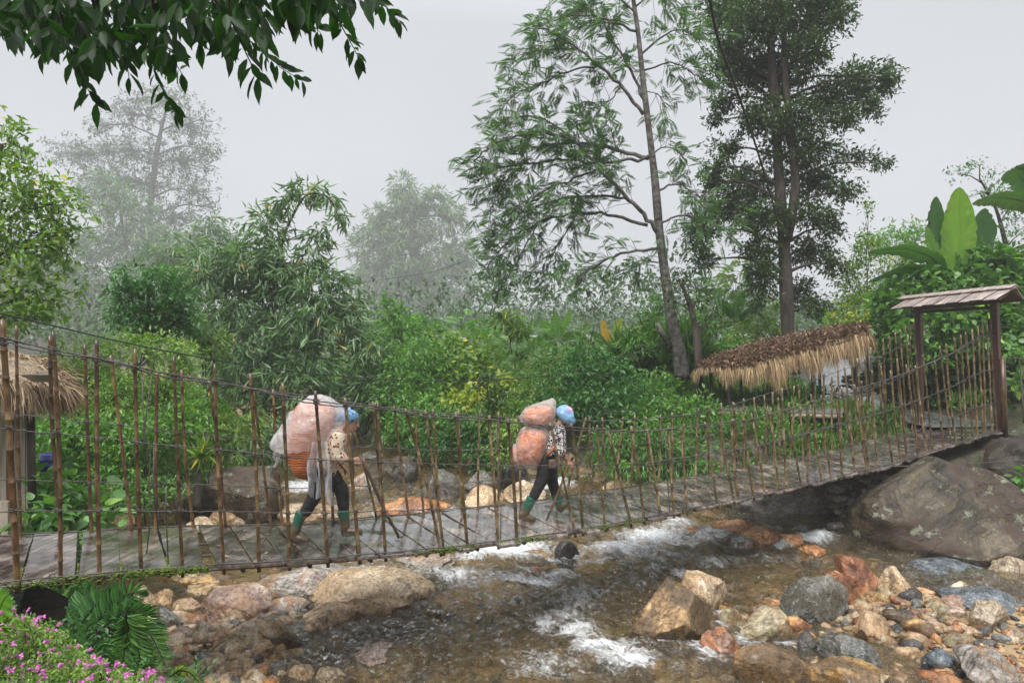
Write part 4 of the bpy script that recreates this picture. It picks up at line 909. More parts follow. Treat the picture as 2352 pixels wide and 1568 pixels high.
def head(t, c, fwd, up, sc=1.0):
    c = np.asarray(c, float); fwd = np.asarray(fwd, float); fwd /= np.linalg.norm(fwd); up = np.asarray(up, float) - fwd * (np.asarray(up) @ fwd); up /= np.linalg.norm(up); lat = np.cross(fwd, up)
    secs = []
    for u, f0, f1, w_ in ((-.115, .030, .075, .022), (-.100, .000, .085, .045), (-.07, -.045, .088, .058), (-.035, -.075, .085, .066), (0, -.090, .086, .071), (.03, -.094, .086, .073), (.06, -.088, .080, .070), (.09, -.066, .060, .055), (.108, -.035, .03, .03)):
        secs.append((c + up * u * sc + fwd * (f0 + f1) / 2 * sc, fwd * (f1 - f0) / 2 * sc, lat * w_ * sc))
    ellipse_loft(t, secs, 20)
    caps(t, [c + up * .02 * sc + fwd * .084 * sc, c - up * .026 * sc + fwd * .106 * sc], [.008 * sc, .0125 * sc], 8)       # nose
    t.ball(c - up * .03 * sc + fwd * .090 * sc + lat * .010 * sc, .009 * sc, 8, 6); t.ball(c - up * .03 * sc + fwd * .090 * sc - lat * .010 * sc, .009 * sc, 8, 6)
    caps(t, [c - up * .058 * sc + fwd * .088 * sc - lat * .018, c - up * .058 * sc + fwd * .092 * sc, c - up * .058 * sc + fwd * .088 * sc + lat * .018], [.006, .0085, .006], 8)
    caps(t, [c - up * .072 * sc + fwd * .086 * sc - lat * .012, c - up * .072 * sc + fwd * .086 * sc + lat * .012], [.008, .008], 8)
    t.ball(c - up * .098 * sc + fwd * .072 * sc, .018 * sc, 8, 6)
    for s_ in (-1, 1):
        caps(t, [c + up * .016 * sc + lat * s_ * .076 * sc - fwd * .01, c - up * .03 * sc + lat * s_ * .074 * sc], [.011 * sc, .009 * sc], 8)
        caps(t, [c + up * .030 * sc + fwd * .078 * sc + lat * s_ * .015, c + up * .030 * sc + fwd * .070 * sc + lat * s_ * .042], [.008, .007], 8)
    return fwd, up, lat
def eyes(o_parent, c, fwd, up, lat, sc=1.0):
    t = MB()
    for s_ in (-1, 1): t.ball(c + up * .012 * sc + fwd * .077 * sc + lat * s_ * .030 * sc, np.array([.010, .010, .007]) * sc, 10, 7)
    m, nt, N, L, bs = new_mat('eye_dark'); bs.inputs['Base Color'].default_value = (.02, .012, .01, 1); bs.inputs['Roughness'].default_value = .15
    t.build('eyes', m, o_parent, True)
def person(px, spec, label, blouse, blouse_mat, head_name, head_mat):
    """spec in zoomed-photo pixels"""
    foot = px(*spec['foot']); root = empty('person', foot, label, 'person', 'porters crossing the footbridge')
    q = lambda n: px.at(*spec[n]) if len(spec[n]) == 3 else px.at(*spec[n], 0)
    body = MB(); hc = q('head'); fwd = spec['fwd']; hup = spec['hup']
    f_, u_, l_ = head(body, hc, fwd, hup, .98)
    hip, chest, neck = q('hip'), q('chest'), q('neck')
    caps(body, [hip, (hip + chest) / 2, chest], [.115, .11, .115]); caps(body, [chest, neck, hc - u_ * .05 - f_ * .02], [.09, .05, .048])
    for s_ in ('n', 'f'):
        sh, el, wr = q('sh' + s_), q('el' + s_), q('wr' + s_)
        caps(body, [chest + (sh - chest) * .3, sh, (sh + el) / 2, el], [.07, .052, .043, .037]); caps(body, [el, (el + wr) / 2, wr], [.037, .033, .024])
        hand(body, wr, q('pd' + s_) - wr, spec['side' + s_], spec['curl' + s_], 1.0, spec.get('tow' + s_))
        hp = hip + np.array([0, -.07 if s_ == 'n' else .07, 0]); kn, an = q('kn' + s_), q('an' + s_)
        caps(body, [hp, (hp + kn) / 2, kn], [.082, .068, .052]); caps(body, [kn, (kn + an) / 2, an], [.05, .046, .034])
        he, to = q('he' + s_), q('to' + s_); caps(body, [an, an * .45 + (he + (to - he) * .3) * .55], [.034, .026])
    bo = body.build('body', SKIN, root); remesh(bo, .0068, 3, .4); bo.name = 'body'
    eyes(root, hc, f_, u_, l_)
    # blouse
    t = MB(); lat = np.array([0, 1., 0]); ax = chest - hip; axn = ax / np.linalg.norm(ax); fr = np.cross(lat, axn); hem = hip - axn * spec.get('hem', .10)
    ellipse_loft(t, [(hem, fr * .135, lat * .165), (hip, fr * .13, lat * .16), (hip + ax * .5, fr * .125, lat * .155), (chest - axn * .03, fr * .13, lat * .17), (chest + axn * .07, fr * .10, lat * .15), (neck * .7 + chest * .3, fr * .06, lat * .065)], 24)
    for s_ in ('n', 'f'):
        sh, el, wr = q('sh' + s_), q('el' + s_), q('wr' + s_); sl_ = spec['sleeve']
        caps(t, [chest + (sh - chest) * .4, sh, (sh + el) / 2, el, el + (wr - el) * sl_], [.10, .084, .075, .070, .064])
    o = t.build(blouse, blouse_mat, root); remesh(o, .010, 3); displace(o, .022, .07)
    # trousers
    t = MB(); caps(t, [hip + axn * .02, hip - axn * .07], [.135, .13])
    for s_ in ('n', 'f'):
        hp = hip + np.array([0, -.07 if s_ == 'n' else .07, 0]); kn, an = q('kn' + s_), q('an' + s_)
        caps(t, [hp, (hp + kn) / 2, kn, kn + (an - kn) * .45], [.115, .097, .076, .064])
    o = t.build('trousers', BLACKC, root); remesh(o, .010, 3); displace(o, .02, .06)
    for s_ in ('n', 'f'):
        kn, an, bt = q('kn' + s_), q('an' + s_), q('bt' + s_); boot('boot', root, bt, an, q('he' + s_), q('to' + s_), .066)
    # head covering
    t = MB(); c0 = hc + u_ * .035 - f_ * .012
    if head_name == 'head_scarf':
        secs = []
        for u, rf0, rw in ((-.055, .085, .080), (-.03, .100, .088), (.0, .107, .093), (.03, .104, .092), (.06, .085, .078), (.078, .05, .05), (.084, .015, .015)):
            secs.append((c0 + u_ * u - f_ * (.012 - u * .1), f_ * rf0, l_ * rw))
        ellipse_loft(t, secs, 24); o = t.build(head_name, head_mat, root, True); displace(o, .022, .03)
        t = MB(); caps(t, [c0 - f_ * .09 - u_ * .03, c0 - f_ * .13 - u_ * .07], [.035, .02]); t.build('scarf_knot', head_mat, o, True)
    else:
        t.ball(c0, [.108, .10, .098], 20, 14); o = t.build('pink_head_cloth', cloth_print('pink_cloth', (.62, .30, .46), (.75, .62, .70), 16, .25), root, True); displace(o, .03, .04)
        t = MB(); secs = []
        for (x, y, hw, hd) in spec['bag']:
            secs.append((px.at(x, y), spec['bagdir'] * hw * px_m(px), np.array([0, hd, 0])))
        ellipse_loft(t, secs, 26); o = t.build(head_name, head_mat, root, True)
        ss = o.modifiers.new('s', 'SUBSURF'); ss.levels = 2; ss.render_levels = 2; displace(o, .045, .05, 2)
    return root
def px_m(px): return 1 / px.o[2] / 1.30612 * px.o[3] / F
pa = Px(700, 1100, 2.613, 7.36)
A1 = dict(foot=(650, 1345), head=(915, 425), neck=(862, 478), chest=(822, 560), hip=(705, 815), fwd=np.array([.93, -.05, -.30]), hup=np.array([.30, 0, .93]),
 shn=(838, 545, -.14), eln=(850, 688, -.17), wrn=(962, 714, -.16), pdn=(1050, 716, -.16), siden=np.array([0.1, .25, .95]), curln=.75, town=np.array([.1, 1, -.2]),
 shf=(845, 540, .14), elf=(800, 740, .17), wrf=(838, 792, .10), pdf=(885, 835, .08), sidef=np.array([.6, -.5, -.4]), curlf=.25, towf=np.array([-.1, .5, -.9]),
 knn=(655, 1000, -.10), ann=(515, 1245, -.10), bttn=None, btn=(560, 1118, -.10), hen=(462, 1335, -.10), ton=(612, 1372, -.10),
 knf=(840, 985, .08), anf=(862, 1262, .08), btf=(845, 1130, .08), hef=(838, 1345, .08), tof=(1000, 1330, .08), sleeve=.25, hem=.12)
person(pa, A1, 'person in a flowered blouse and blue head cloth bent under a plastic covered basket', 'blouse', FLORAL, 'head_scarf', SCARF)
pb = Px(1250, 1100, 2.613, 8.75)
A2 = dict(foot=(1000, 1200), head=(1165, 385), neck=(1120, 450), chest=(1100, 520), hip=(1025, 715), fwd=np.array([.95, -.1, -.25]), hup=np.array([.28, 0, .95]),
 shn=(1112, 490, -.14), eln=(1122, 652, -.18), wrn=(1180, 722, -.15), pdn=(1212, 758, -.15), siden=np.array([-.4, .35, .85]), curln=.95, town=np.array([.0, 1, .1]),
 shf=(1115, 490, .14), elf=(1110, 650, .18), wrf=(1160, 690, .10), pdf=(1185, 730, .09), sidef=np.array([.6, -.5, .4]), curlf=.6, towf=np.array([-.6, -.3, -.6]),
 knn=(975, 885, -.10), ann=(848, 1130, -.10), btn=(902, 1008, -.10), hen=(795, 1172, -.10), ton=(925, 1205, -.10),
 knf=(1062, 900, .09), anf=(1128, 1105, .09), btf=(1085, 1000, .09), hef=(1132, 1158, .09), tof=(1225, 1075, .09), sleeve=.05, hem=.05,
 bag=[(1162, 300, 18, .03), (1160, 318, 48, .09), (1160, 350, 68, .13), (1165, 385, 76, .15), (1180, 415, 72, .14), (1196, 436, 40, .09), (1205, 446, 10, .03)], bagdir=np.array([.98, 0, -.18]))
person(pb, A2, 'person in a black and white blouse with a blue plastic bag over the head', 'blouse', MONO, 'plastic_head_bag', BLUEB)
# walking sticks
t = MB(); t.tube([pa.at(1015, 672, -.16), pa.at(1070, 790, -.15), pa.at(1130, 930, -.14), pa.at(1200, 1100, -.12), pa.at(1275, 1240, -.11), pa.at(1312, 1318, -.1)], [.014, .018, .018, .017, .016, .015], 8)
t.tube([pa.at(1200, 1100, -.12), pa.at(1235, 1145, -.16), pa.at(1250, 1160, -.18)], [.012, .010, .006], 6); t.tube([pa.at(1300, 1300, -.1), pa.at(1335, 1312, -.12)], [.012, .01], 6)
tag(t.build('walking_stick', STICKM, None, True), 'dark crooked walking stick planted ahead of the person with the flowered blouse', 'walking stick')
t = MB(); t.tube([pb.at(1200, 682, -.14), pb.at(1170, 780, -.14), pb.at(1130, 900, -.13), pb.at(1070, 1050, -.12), pb.at(1008, 1202, -.1)], [.018, .016, .015, .014, .013], 8)
tag(t.build('walking_stick', STICKL, None, True), 'reddish brown walking stick held by the person with the blue bag over the head', 'walking stick')
# loads
def sack(name, mat, secs, px, parent=None, folds=.05, fs=.09, sub=3):
    """secs: left x,y right x,y, depth half"""
    t = MB(); L_ = []
    for (x0, y0, x1, y1, hd, *dd) in secs:
        a = px.at(x0, y0, (dd or [0])[0]); b = px.at(x1, y1, (dd or [0])[0]); L_.append(((a + b) / 2, (b - a) / 2, np.array([0, hd, 0])))
    ellipse_loft(t, L_, 22); o = t.build(name, mat, parent, True)
    ss = o.modifiers.new('s', 'SUBSURF'); ss.levels = sub; ss.render_levels = sub
    displace(o, folds, fs, 3); return o
ld = empty('pack_basket', pa.at(600, 850), 'orange woven pack basket under a loose white plastic sheet on the first walker', 'basket')
o = sack('basket', BASK, [(545, 255, 800, 300, .16), (470, 330, 810, 420, .24), (440, 470, 770, 560, .26), (425, 640, 700, 700, .24), (430, 760, 665, 820, .21), (520, 868, 600, 896, .14)], pa, ld, .02, .06, 2)
sh_ = sack('plastic_sheet', SHEET, [(690, 222, 765, 232, .05), (600, 240, 805, 272, .16), (480, 312, 870, 320, .25), (410, 400, 925, 345, .30), (360, 490, 905, 430, .31), (292, 598, 870, 475, .31), (310, 640, 790, 560, .30), (370, 672, 700, 668, .285)], pa, ld, .10, .22, 4)
t = MB()
g = 26; V = []; 
for i in range(g + 1):
    for j in range(g + 1):
        u = i / g; v = j / g
        xl = 640 + (-60) * v + 40 * v * v; xr = 800 + 30 * v
        x = xl + (xr - xl) * u + 8 * math.sin(v * 9 + u * 5); y = 560 + (480 + 35 * math.sin(u * 7)) * v * (.78 + .28 * u)
        V.append(pa.at(x, y, -.25 + .045 * math.sin(u * 17 + v * 3) + .03 * math.sin(u * 31 - v * 8) + .05 * v))
t.add(V, [(i * (g + 1) + j, i * (g + 1) + j + 1, (i + 1) * (g + 1) + j + 1, (i + 1) * (g + 1) + j) for i in range(g) for j in range(g)])
t.build('hanging_sheet_flap', SHEET, ld, True)
V = []; t = MB()
for i in range(g + 1):
    for j in range(g + 1):
        u = i / g; v = j / g; x = 345 + 45 * u + 22 * v * (1 - u); y = 640 + 120 * v * (1 - .2 * u) + 10 * math.sin(u * 9)
        V.append(pa.at(x, y, -.16 + .30 * u * .3 + .03 * math.sin(v * 11 + u * 5)))
t.add(V, [(i * (g + 1) + j, i * (g + 1) + j + 1, (i + 1) * (g + 1) + j + 1, (i + 1) * (g + 1) + j) for i in range(g) for j in range(g)])
t.build('hanging_sheet_flap', SHEET, ld, True)
STR = mat_simple('carry_strap', (.25, .07, .02), (.40, .14, .05), 20, .7, .2, rnd=False)
def load2(label, secs_in, secs_out, base):
    e = empty('plastic_sack', pb.at(*base), label, 'sack', 'orange sacks stacked on the back of the second walker')
    sack('contents', LOAD, secs_in, pb, e, .03, .05, 2); sack('plastic_skin', SACKP, secs_out, pb, e, .035, .05, 3); return e
load2('upper clear plastic sack of orange bark with a twisted white top behind the head', [(870, 312, 1060, 300, .14), (825, 370, 1075, 360, .22), (830, 430, 1070, 430, .2), (880, 448, 1040, 450, .15)],
 [(1058, 240, 1092, 262, .03), (1040, 262, 1092, 290, .07), (900, 296, 1090, 300, .17), (835, 335, 1090, 350, .23), (802, 385, 1090, 400, .24), (800, 430, 1088, 440, .22), (850, 452, 1060, 455, .17)], (950, 440))
load2('lower bulging clear plastic sack of orange bark on the porter behind the waist', [(860, 470, 1020, 475, .16), (800, 540, 1035, 560, .24), (780, 620, 1020, 650, .27), (785, 700, 990, 730, .25), (830, 765, 950, 780, .18)],
 [(835, 452, 1040, 458, .17), (795, 520, 1050, 530, .25), (775, 600, 1030, 640, .285), (765, 680, 1000, 720, .27), (780, 750, 980, 775, .22), (880, 795, 960, 800, .10)], (900, 790))
e = empty('plastic_sack', pb.at(770, 760), 'small dark orange bundle end sticking out behind the lower sack', 'sack')
sack('contents', LOAD, [(750, 620, 790, 640, .06), (742, 700, 810, 740, .12), (770, 780, 830, 790, .09)], pb, e, .02, .05, 2)
sack('plastic_skin', SACKP, [(752, 590, 800, 610, .07), (740, 680, 815, 720, .13), (755, 760, 835, 780, .11), (790, 797, 815, 800, .03)], pb, e, .02, .05, 2)
t = MB(); t.tube([pb.at(1085, 590, -.19), pb.at(1040, 645, -.22), pb.at(1010, 680, -.2)], [.016, .022, .018], 6); tag(t.build('carry_strap', STR, None, True), 'short orange strap at the side of the second walker', 'strap')
t = MB(); c0 = pb.at(1056, 737, -.20); s_ = px_m(pb); t.box(c0, np.array([29 * s_, 0, 2 * s_]), np.array([0, .035, 0]), np.array([0, 0, 33 * s_]))
pch = mat_simple('pouch_leather', (.07, .045, .03), (.15, .10, .07), 20, .6, .4, .004, rnd=False); pe = t.build('belt_pouch', pch); bevel(pe, .012, 3); tag(pe, 'small boxy brown pouch hanging at the hip of the second walker', 'pouch')
t = MB(); an = np.linspace(0, 2 * math.pi, 16); t.tube([c0 + np.array([18 * s_ * math.cos(u), -.037, 20 * s_ * math.sin(u)]) for u in an], .003, 4); pp = t.build('pouch_emblem', mat_simple('pouch_light', (.2, .15, .1), (.28, .2, .14), 20, rnd=False)); pp.parent = pe
# ---------------------------------------------------------------- foliage
T_LEAF = (np.array([[0, 0, 0], [.42, .5, .10], [1, 0, -.05], [.42, -.5, .10]]), np.array([[0, 2, 1], [0, 3, 2]]))
T_FINE = (np.array([[0, 0, 0], [.16, .30, .05], [.42, .5, .09], [.70, .36, .06], [.88, .14, .02], [1.02, 0, -.08], [.88, -.14, .02], [.70, -.36, .06], [.42, -.5, .09], [.16, -.30, .05], [.42, 0, 0], [.75, 0, -.02]]),
          np.array([[0, 10, 1], [1, 10, 2], [2, 10, 11], [2, 11, 3], [3, 11, 4], [4, 11, 5], [5, 11, 6], [6, 11, 7], [7, 11, 8], [8, 11, 10], [8, 10, 9], [9, 10, 0]]))
T_BIG = (np.array([[0, 0, 0], [.10, .34, .03], [.34, .5, .05], [.68, .30, .02], [1.05, 0, -.12], [.68, -.30, .02], [.34, -.5, .05], [.10, -.34, .03], [.38, 0, -.01]]), np.array([[0, 8, 1], [1, 8, 2], [2, 8, 3], [3, 8, 4], [4, 8, 5], [5, 8, 6], [6, 8, 7], [7, 8, 0]]))
def unit(a): return a / (np.linalg.norm(a, axis=-1, keepdims=True) + 1e-9)
class Leaves:
    def __init__(s): s.V = []; s.F = []; s.T = []; s.n = 0
    def add(s, pos, dr, nr, ln, wd, tone, tmpl=T_LEAF):
        pos = np.asarray(pos); n = len(pos)
        if n == 0: return
        dr = unit(dr); B = unit(np.cross(nr, dr)); N_ = np.cross(dr, B)
        ln = np.broadcast_to(ln, (n,)); wd = np.broadcast_to(wd, (n,)); tone = np.broadcast_to(tone, (n,))
        tv, tf = tmpl; k = len(tv)
        V = pos[:, None, :] + tv[None, :, 0, None] * (dr * ln[:, None])[:, None, :] + tv[None, :, 1, None] * (B * wd[:, None])[:, None, :] + tv[None, :, 2, None] * (N_ * ln[:, None])[:, None, :]
        s.V.append(V.reshape(-1, 3)); s.F.append((tf[None] + (np.arange(n) * k)[:, None, None] + s.n).reshape(-1, 3)); s.T.append(np.repeat(tone, k)); s.n += n * k
    def build(s, name, mat, parent=None):
        return np_mesh(name, np.concatenate(s.V), np.concatenate(s.F), mat, parent, attrs={'tone': np.concatenate(s.T)})
def clusters(Lv, C, O, kind, r, size=1.0, n=6):
    """leaf clusters at points C (n,3) with outward directions O"""
    m_ = len(C)
    if m_ == 0: return
    ct = r.random(m_)
    if kind in ('broad', 'small', 'big'):
        k = n; idx = np.repeat(np.arange(m_), k); q = len(idx)
        L0 = {'broad': .125, 'small': .075, 'big': .19}[kind] * size; W0 = {'broad': .42, 'small': .40, 'big': .62}[kind]
        dr = unit(O[idx] * .7 + r.normal(0, .75, (q, 3)) + [0, 0, -.22]); ln = L0 * r.uniform(.6, 1.25, q)
        pos = C[idx] + r.normal(0, L0 * .55, (q, 3))
        nr = unit(np.array([0, 0, 1.]) + r.normal(0, .45, (q, 3)))
        Lv.add(pos, dr, nr, ln, ln * W0 * r.uniform(.8, 1.2, q), np.clip(ct[idx] * .5 + r.random(q) * .5, 0, 1), T_BIG if kind == 'big' else T_LEAF)
    elif kind == 'bamboo':
        k = n; idx = np.repeat(np.arange(m_), k); q = len(idx); L0 = .20 * size
        base = unit(O * .8 + r.normal(0, .4, (m_, 3)) + [0, 0, -.75])
        dr = unit(base[idx] + r.normal(0, .38, (q, 3))); ln = L0 * r.uniform(.6, 1.3, q)
        pos = C[idx] + r.normal(0, L0 * .30, (q, 3)); nr = unit(r.normal(0, 1, (q, 3)) + [0, 0, .4])
        Lv.add(pos, dr, nr, ln, ln * .17, np.clip(ct[idx] * .5 + r.random(q) * .5, 0, 1))
    elif kind == 'grass':
        k = n; idx = np.repeat(np.arange(m_), k); q = len(idx); L0 = .5 * size
        dr = unit(np.array([0, 0, 1.]) + r.normal(0, .45, (q, 3))); ln = L0 * r.uniform(.5, 1.2, q)
        Lv.add(C[idx] + r.normal(0, .05, (q, 3)) * size, dr, r.normal(0, 1, (q, 3)), ln, ln * .045, np.clip(ct[idx] * .5 + r.random(q) * .5, 0, 1))
    elif kind == 'pinnate':
        L0 = .40 * size; np_ = 11
        fd = unit(O * .9 * [1, 1, .5] + r.normal(0, .38, (m_, 3)) + [0, 0, -.10]); ln = L0 * r.uniform(.6, 1.2, m_)
        side = unit(np.cross(fd, np.array([0, 0, 1.]) + r.normal(0, .3, (m_, 3)))); up = np.cross(side, fd)
        for j in range(np_):
            u = (j + 1) / np_; p = C + fd * (ln * u)[:, None] + np.array([0, 0, -1.]) * (ln * .20 * u * u)[:, None]
            ll = ln * .34 * (1 - .55 * abs(u - .45) * 1.6)
            for sg in (-1, 1):
                dr = unit(side * sg + fd * .5 + [0, 0, -.16]); Lv.add(p, dr, up + r.normal(0, .2, (m_, 3)), ll, ll * .30, np.clip(ct * .6 + r.random(m_) * .4, 0, 1))
            if j % 3 == 0: pass
def in_blob(b, n, r, shell=.55):
    x, y, rx, ry, d, rd = b; c = P(x, y, d); R_ = np.array([rx * d / F, rd, ry * d / F])
    u = unit(r.normal(size=(n, 3))); rr = (shell + (1 - shell) * r.random(n) ** .6) * (1 + r.normal(0, .10, n)); rr = np.where(r.random(n) < .25, rr * r.random(n), rr)
    o = u * R_; bumpy = 1 + .22 * np.sin(u[:, 0] * 7 + x) * np.sin(u[:, 2] * 6 + y)
    return c + o * (rr * bumpy)[:, None], unit(u * np.array([1, 1, .8]) + 1e-6)
def bl(x, y, rx, ry, d, rd=None): return (x, y, rx, ry, d, rd if rd else rx * d / F * .8)
def limb(t, pts, r0, r1, r, wob=.04, seg=6):
    pts = np.asarray(pts, float); n = max(4, len(pts) * 4); L_ = np.linalg.norm(pts[-1] - pts[0])
    uu = np.linspace(0, len(pts) - 1, n); q = np.stack([np.interp(uu, range(len(pts)), pts[:, k]) for k in range(3)], 1)
    for _ in range(2): q[1:-1] = (q[:-2] + q[2:] + 2 * q[1:-1]) / 4
    q[1:-1] += r.normal(0, wob * L_ * .12, (n - 2, 3)); t.tube(q, np.linspace(r0, r1, n), seg); return q
def plant(name, label, cat, blobs, kind, mat, dens=60, n=6, size=1.0, trunk=None, bark=None, seed=0, twigs=.12, stem_r=.02, group=None, crown='foliage', base=None, tname='trunk', shell=.55, limbs=True, push=1.0):
    """trunk: list of (x, y, d, r) from the ground up; every blob gets a limb"""
    r = np.random.default_rng(1000 + seed)
    if push != 1.0:
        blobs = [(b[0], b[1], b[2], b[3], b[4] * push, b[5] * push) for b in blobs]; size *= push; dens /= push ** 2; stem_r *= push
        if trunk: trunk = [(a, b, c * push, q * push) for a, b, c, q in trunk]
    else: size *= 1.22; dens *= 1.35
    b0 = blobs[0]
    if trunk: g = P(*trunk[0][:3])
    else:
        cx = np.mean([b[0] for b in blobs]); dd = np.mean([b[4] for b in blobs]); X = (cx - CX) * dd / F; g = np.array([X, dd, float(H(X, dd))])
    root = empty(name, g, label, cat, group); Lv = Leaves(); t = MB(); bark = bark or BARK
    if trunk:
        tp = np.array([P(*q[:3]) for q in trunk]); tr = np.array([q[3] for q in trunk]); uu = np.linspace(0, len(tp) - 1, len(tp) * 5)
        q = np.stack([np.interp(uu, range(len(tp)), tp[:, k]) for k in range(3)], 1); rr = np.interp(uu, range(len(tp)), tr)
        for _ in range(3): q[1:-1] = (q[:-2] + q[2:] + 2 * q[1:-1]) / 4
        rr = rr * (1 + .06 * np.sin(uu * 5)); rr[0] *= 1.25; t.tube(q, rr, 10)
    else: q = np.array([g, g + [0, 0, .3]]); rr = np.array([stem_r, stem_r])
    for b in blobs:
        a = b[2] * b[4] / F * b[3] * b[4] / F * math.pi; m_ = max(6, int(dens * a))
        C, O = in_blob(b, m_, r, shell); clusters(Lv, C, O, kind, r, size, n)
        c = P(b[0], b[1], b[4])
        if limbs:
            dist = np.linalg.norm(q - c, axis=1) + (0 if not trunk else 2.0 * np.clip(q[:, 2] - c[2] + .3, 0, 9)); j = int(np.argmin(dist)); s0 = q[j]
            mid = (s0 + c) / 2 + [0, 0, .12 * np.linalg.norm(c - s0)]
            l_ = limb(t, [s0, mid, c], max(stem_r, rr[j] * .35) if trunk else stem_r, stem_r * .45, r)
            for p_ in C[::max(1, int(1 / twigs))]:
                k2 = int(np.argmin(np.linalg.norm(l_ - p_, axis=1))); k2 = max(0, k2 - 2)
                t.tube([l_[k2], (l_[k2] + p_) / 2 + r.normal(0, .02, 3) + [0, 0, .03], p_], [stem_r * .35, stem_r * .25, stem_r * .12], 3, cap=False)
    t.build(tname, bark, root, True); Lv.build(crown, mat, root); return root
def SH(label, blobs, kind, mat, **kw):
    kw.setdefault('name', 'shrub'); kw.setdefault('cat', 'shrub'); kw.setdefault('tname', 'stem')
    nm = kw.pop('name'); ct = kw.pop('cat'); return plant(nm, label, ct, [bl(*b) for b in blobs], kind, LEAF[mat] if isinstance(mat, str) else mat, **kw)
# --- trees on the left
SH('broadleaf tree with some yellow leaves filling the left edge of the frame', [(28, 330, 42, 60, 11.5), (50, 440, 85, 75, 11.5), (125, 470, 70, 65, 11.6), (45, 560, 110, 70, 11.5), (140, 560, 60, 60, 11.7), (40, 660, 90, 55, 11.4), (120, 690, 60, 40, 11.5), (30, 720, 80, 40, 11.3), (-70, 500, 90, 200, 11.6)], 'broad', 'olive', name='tree', cat='tree', tname='trunk', crown='crown', dens=62, n=6, trunk=[(-60, 1180, 11.5, .16), (-50, 800, 11.5, .13), (-30, 500, 11.5, .09), (0, 330, 11.5, .05)], seed=1)
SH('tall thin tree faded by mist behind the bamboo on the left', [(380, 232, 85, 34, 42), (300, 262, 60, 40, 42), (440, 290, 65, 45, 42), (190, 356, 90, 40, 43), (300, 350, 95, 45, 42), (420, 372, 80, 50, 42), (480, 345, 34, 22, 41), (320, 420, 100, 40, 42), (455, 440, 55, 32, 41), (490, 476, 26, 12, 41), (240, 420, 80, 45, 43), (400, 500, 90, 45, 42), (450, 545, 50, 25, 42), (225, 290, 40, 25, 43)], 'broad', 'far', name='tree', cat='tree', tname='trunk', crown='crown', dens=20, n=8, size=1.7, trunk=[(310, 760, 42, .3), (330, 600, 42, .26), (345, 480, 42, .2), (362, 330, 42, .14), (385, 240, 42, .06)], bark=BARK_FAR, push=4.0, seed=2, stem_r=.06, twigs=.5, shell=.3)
SH('misty drooping bamboo clump below the tall thin tree on the left', [(235, 445, 60, 50, 27), (290, 475, 65, 55, 27), (320, 545, 80, 60, 27), (260, 570, 75, 55, 27), (180, 560, 60, 45, 27), (385, 570, 60, 50, 27), (350, 620, 80, 40, 27), (215, 650, 40, 50, 27)], 'bamboo', 'bamboo', name='bamboo', cat='bamboo', tname='culms', crown='foliage', dens=34, n=8, size=1.5, trunk=[(300, 860, 27, .08), (300, 650, 27, .07), (270, 440, 27, .03)], push=5.2, seed=3)
SH('dense arching bamboo clump left of the middle behind the first walker', [(470, 620, 80, 60, 19), (550, 585, 80, 50, 19), (615, 530, 42, 45, 19), (655, 475, 32, 30, 19), (690, 440, 40, 22, 19), (745, 450, 34, 20, 19), (782, 500, 20, 26, 19), (735, 540, 36, 26, 19), (708, 585, 30, 30, 19), (640, 600, 70, 50, 19), (590, 660, 100, 60, 19.3), (710, 650, 90, 45, 18.8), (775, 680, 50, 55, 18.7), (730, 745, 100, 60, 18.6), (640, 780, 100, 60, 18.8), (530, 720, 90, 60, 19), (810, 740, 40, 50, 18.5), (850, 800, 50, 35, 18.2), (560, 820, 100, 55, 18.6), (690, 850, 90, 40, 18.3), (560, 900, 90, 50, 18.6), (640, 950, 80, 50, 18.4)], 'bamboo', 'bamboo', name='bamboo', cat='bamboo', tname='culms', crown='foliage', dens=27, n=8, size=1.45, trunk=[(640, 1060, 19, .06), (620, 800, 19, .055), (640, 560, 19, .045), (700, 440, 19, .03), (760, 450, 19, .02), (785, 520, 19, .01)], seed=4)
SH('hazy bamboo tops between the round bush tree and the misty clump on the left', [(420, 575, 70, 40, 24), (360, 600, 60, 40, 24), (500, 560, 50, 34, 24), (450, 640, 80, 50, 24), (540, 540, 40, 30, 24), (480, 520, 34, 26, 24)], 'bamboo', 'bamboo', name='bamboo', cat='bamboo', tname='culms', crown='foliage', dens=34, n=8, size=1.4, push=2.4, seed=12)
SH('dark glossy round bush tree standing above the lime green bushes on the left', [(340, 645, 75, 32, 15), (298, 690, 50, 40, 15), (392, 690, 55, 50, 15), (340, 740, 85, 45, 15.2), (420, 740, 40, 40, 15.2)], 'broad', 'deep', name='tree', cat='tree', tname='trunk', crown='crown', dens=110, n=7, size=.95, trunk=[(350, 960, 15.2, .09), (345, 800, 15.2, .07), (340, 680, 15.1, .04)], seed=5)
SH('lime green leafy thicket behind the railing on the left', [(190, 830, 110, 45, 12.5), (330, 800, 110, 36, 12.6), (420, 820, 50, 40, 12.6), (110, 900, 80, 55, 12), (260, 900, 120, 60, 12.2), (390, 890, 80, 60, 12.4)], 'small', 'lime', dens=120, n=8, size=1.15, seed=6)
SH('mixed green thicket low behind the railing on the left', [(150, 990, 90, 55, 10.8), (270, 1000, 90, 55, 11), (380, 990, 80, 55, 11.5), (440, 960, 60, 60, 12), (110, 1060, 60, 50, 10.5), (230, 1080, 80, 40, 10.8), (340, 1080, 80, 40, 11.5)], 'small', 'mid', dens=110, n=8, size=1.2, seed=7)
SH('bright leafy plants against the hut wall', [(120, 1190, 70, 28, 8.2), (205, 1180, 45, 34, 8.6), (100, 1130, 40, 30, 8.6), (170, 1150, 40, 30, 8.8)], 'big', 'fresh', dens=90, n=6, size=.75, seed=8)
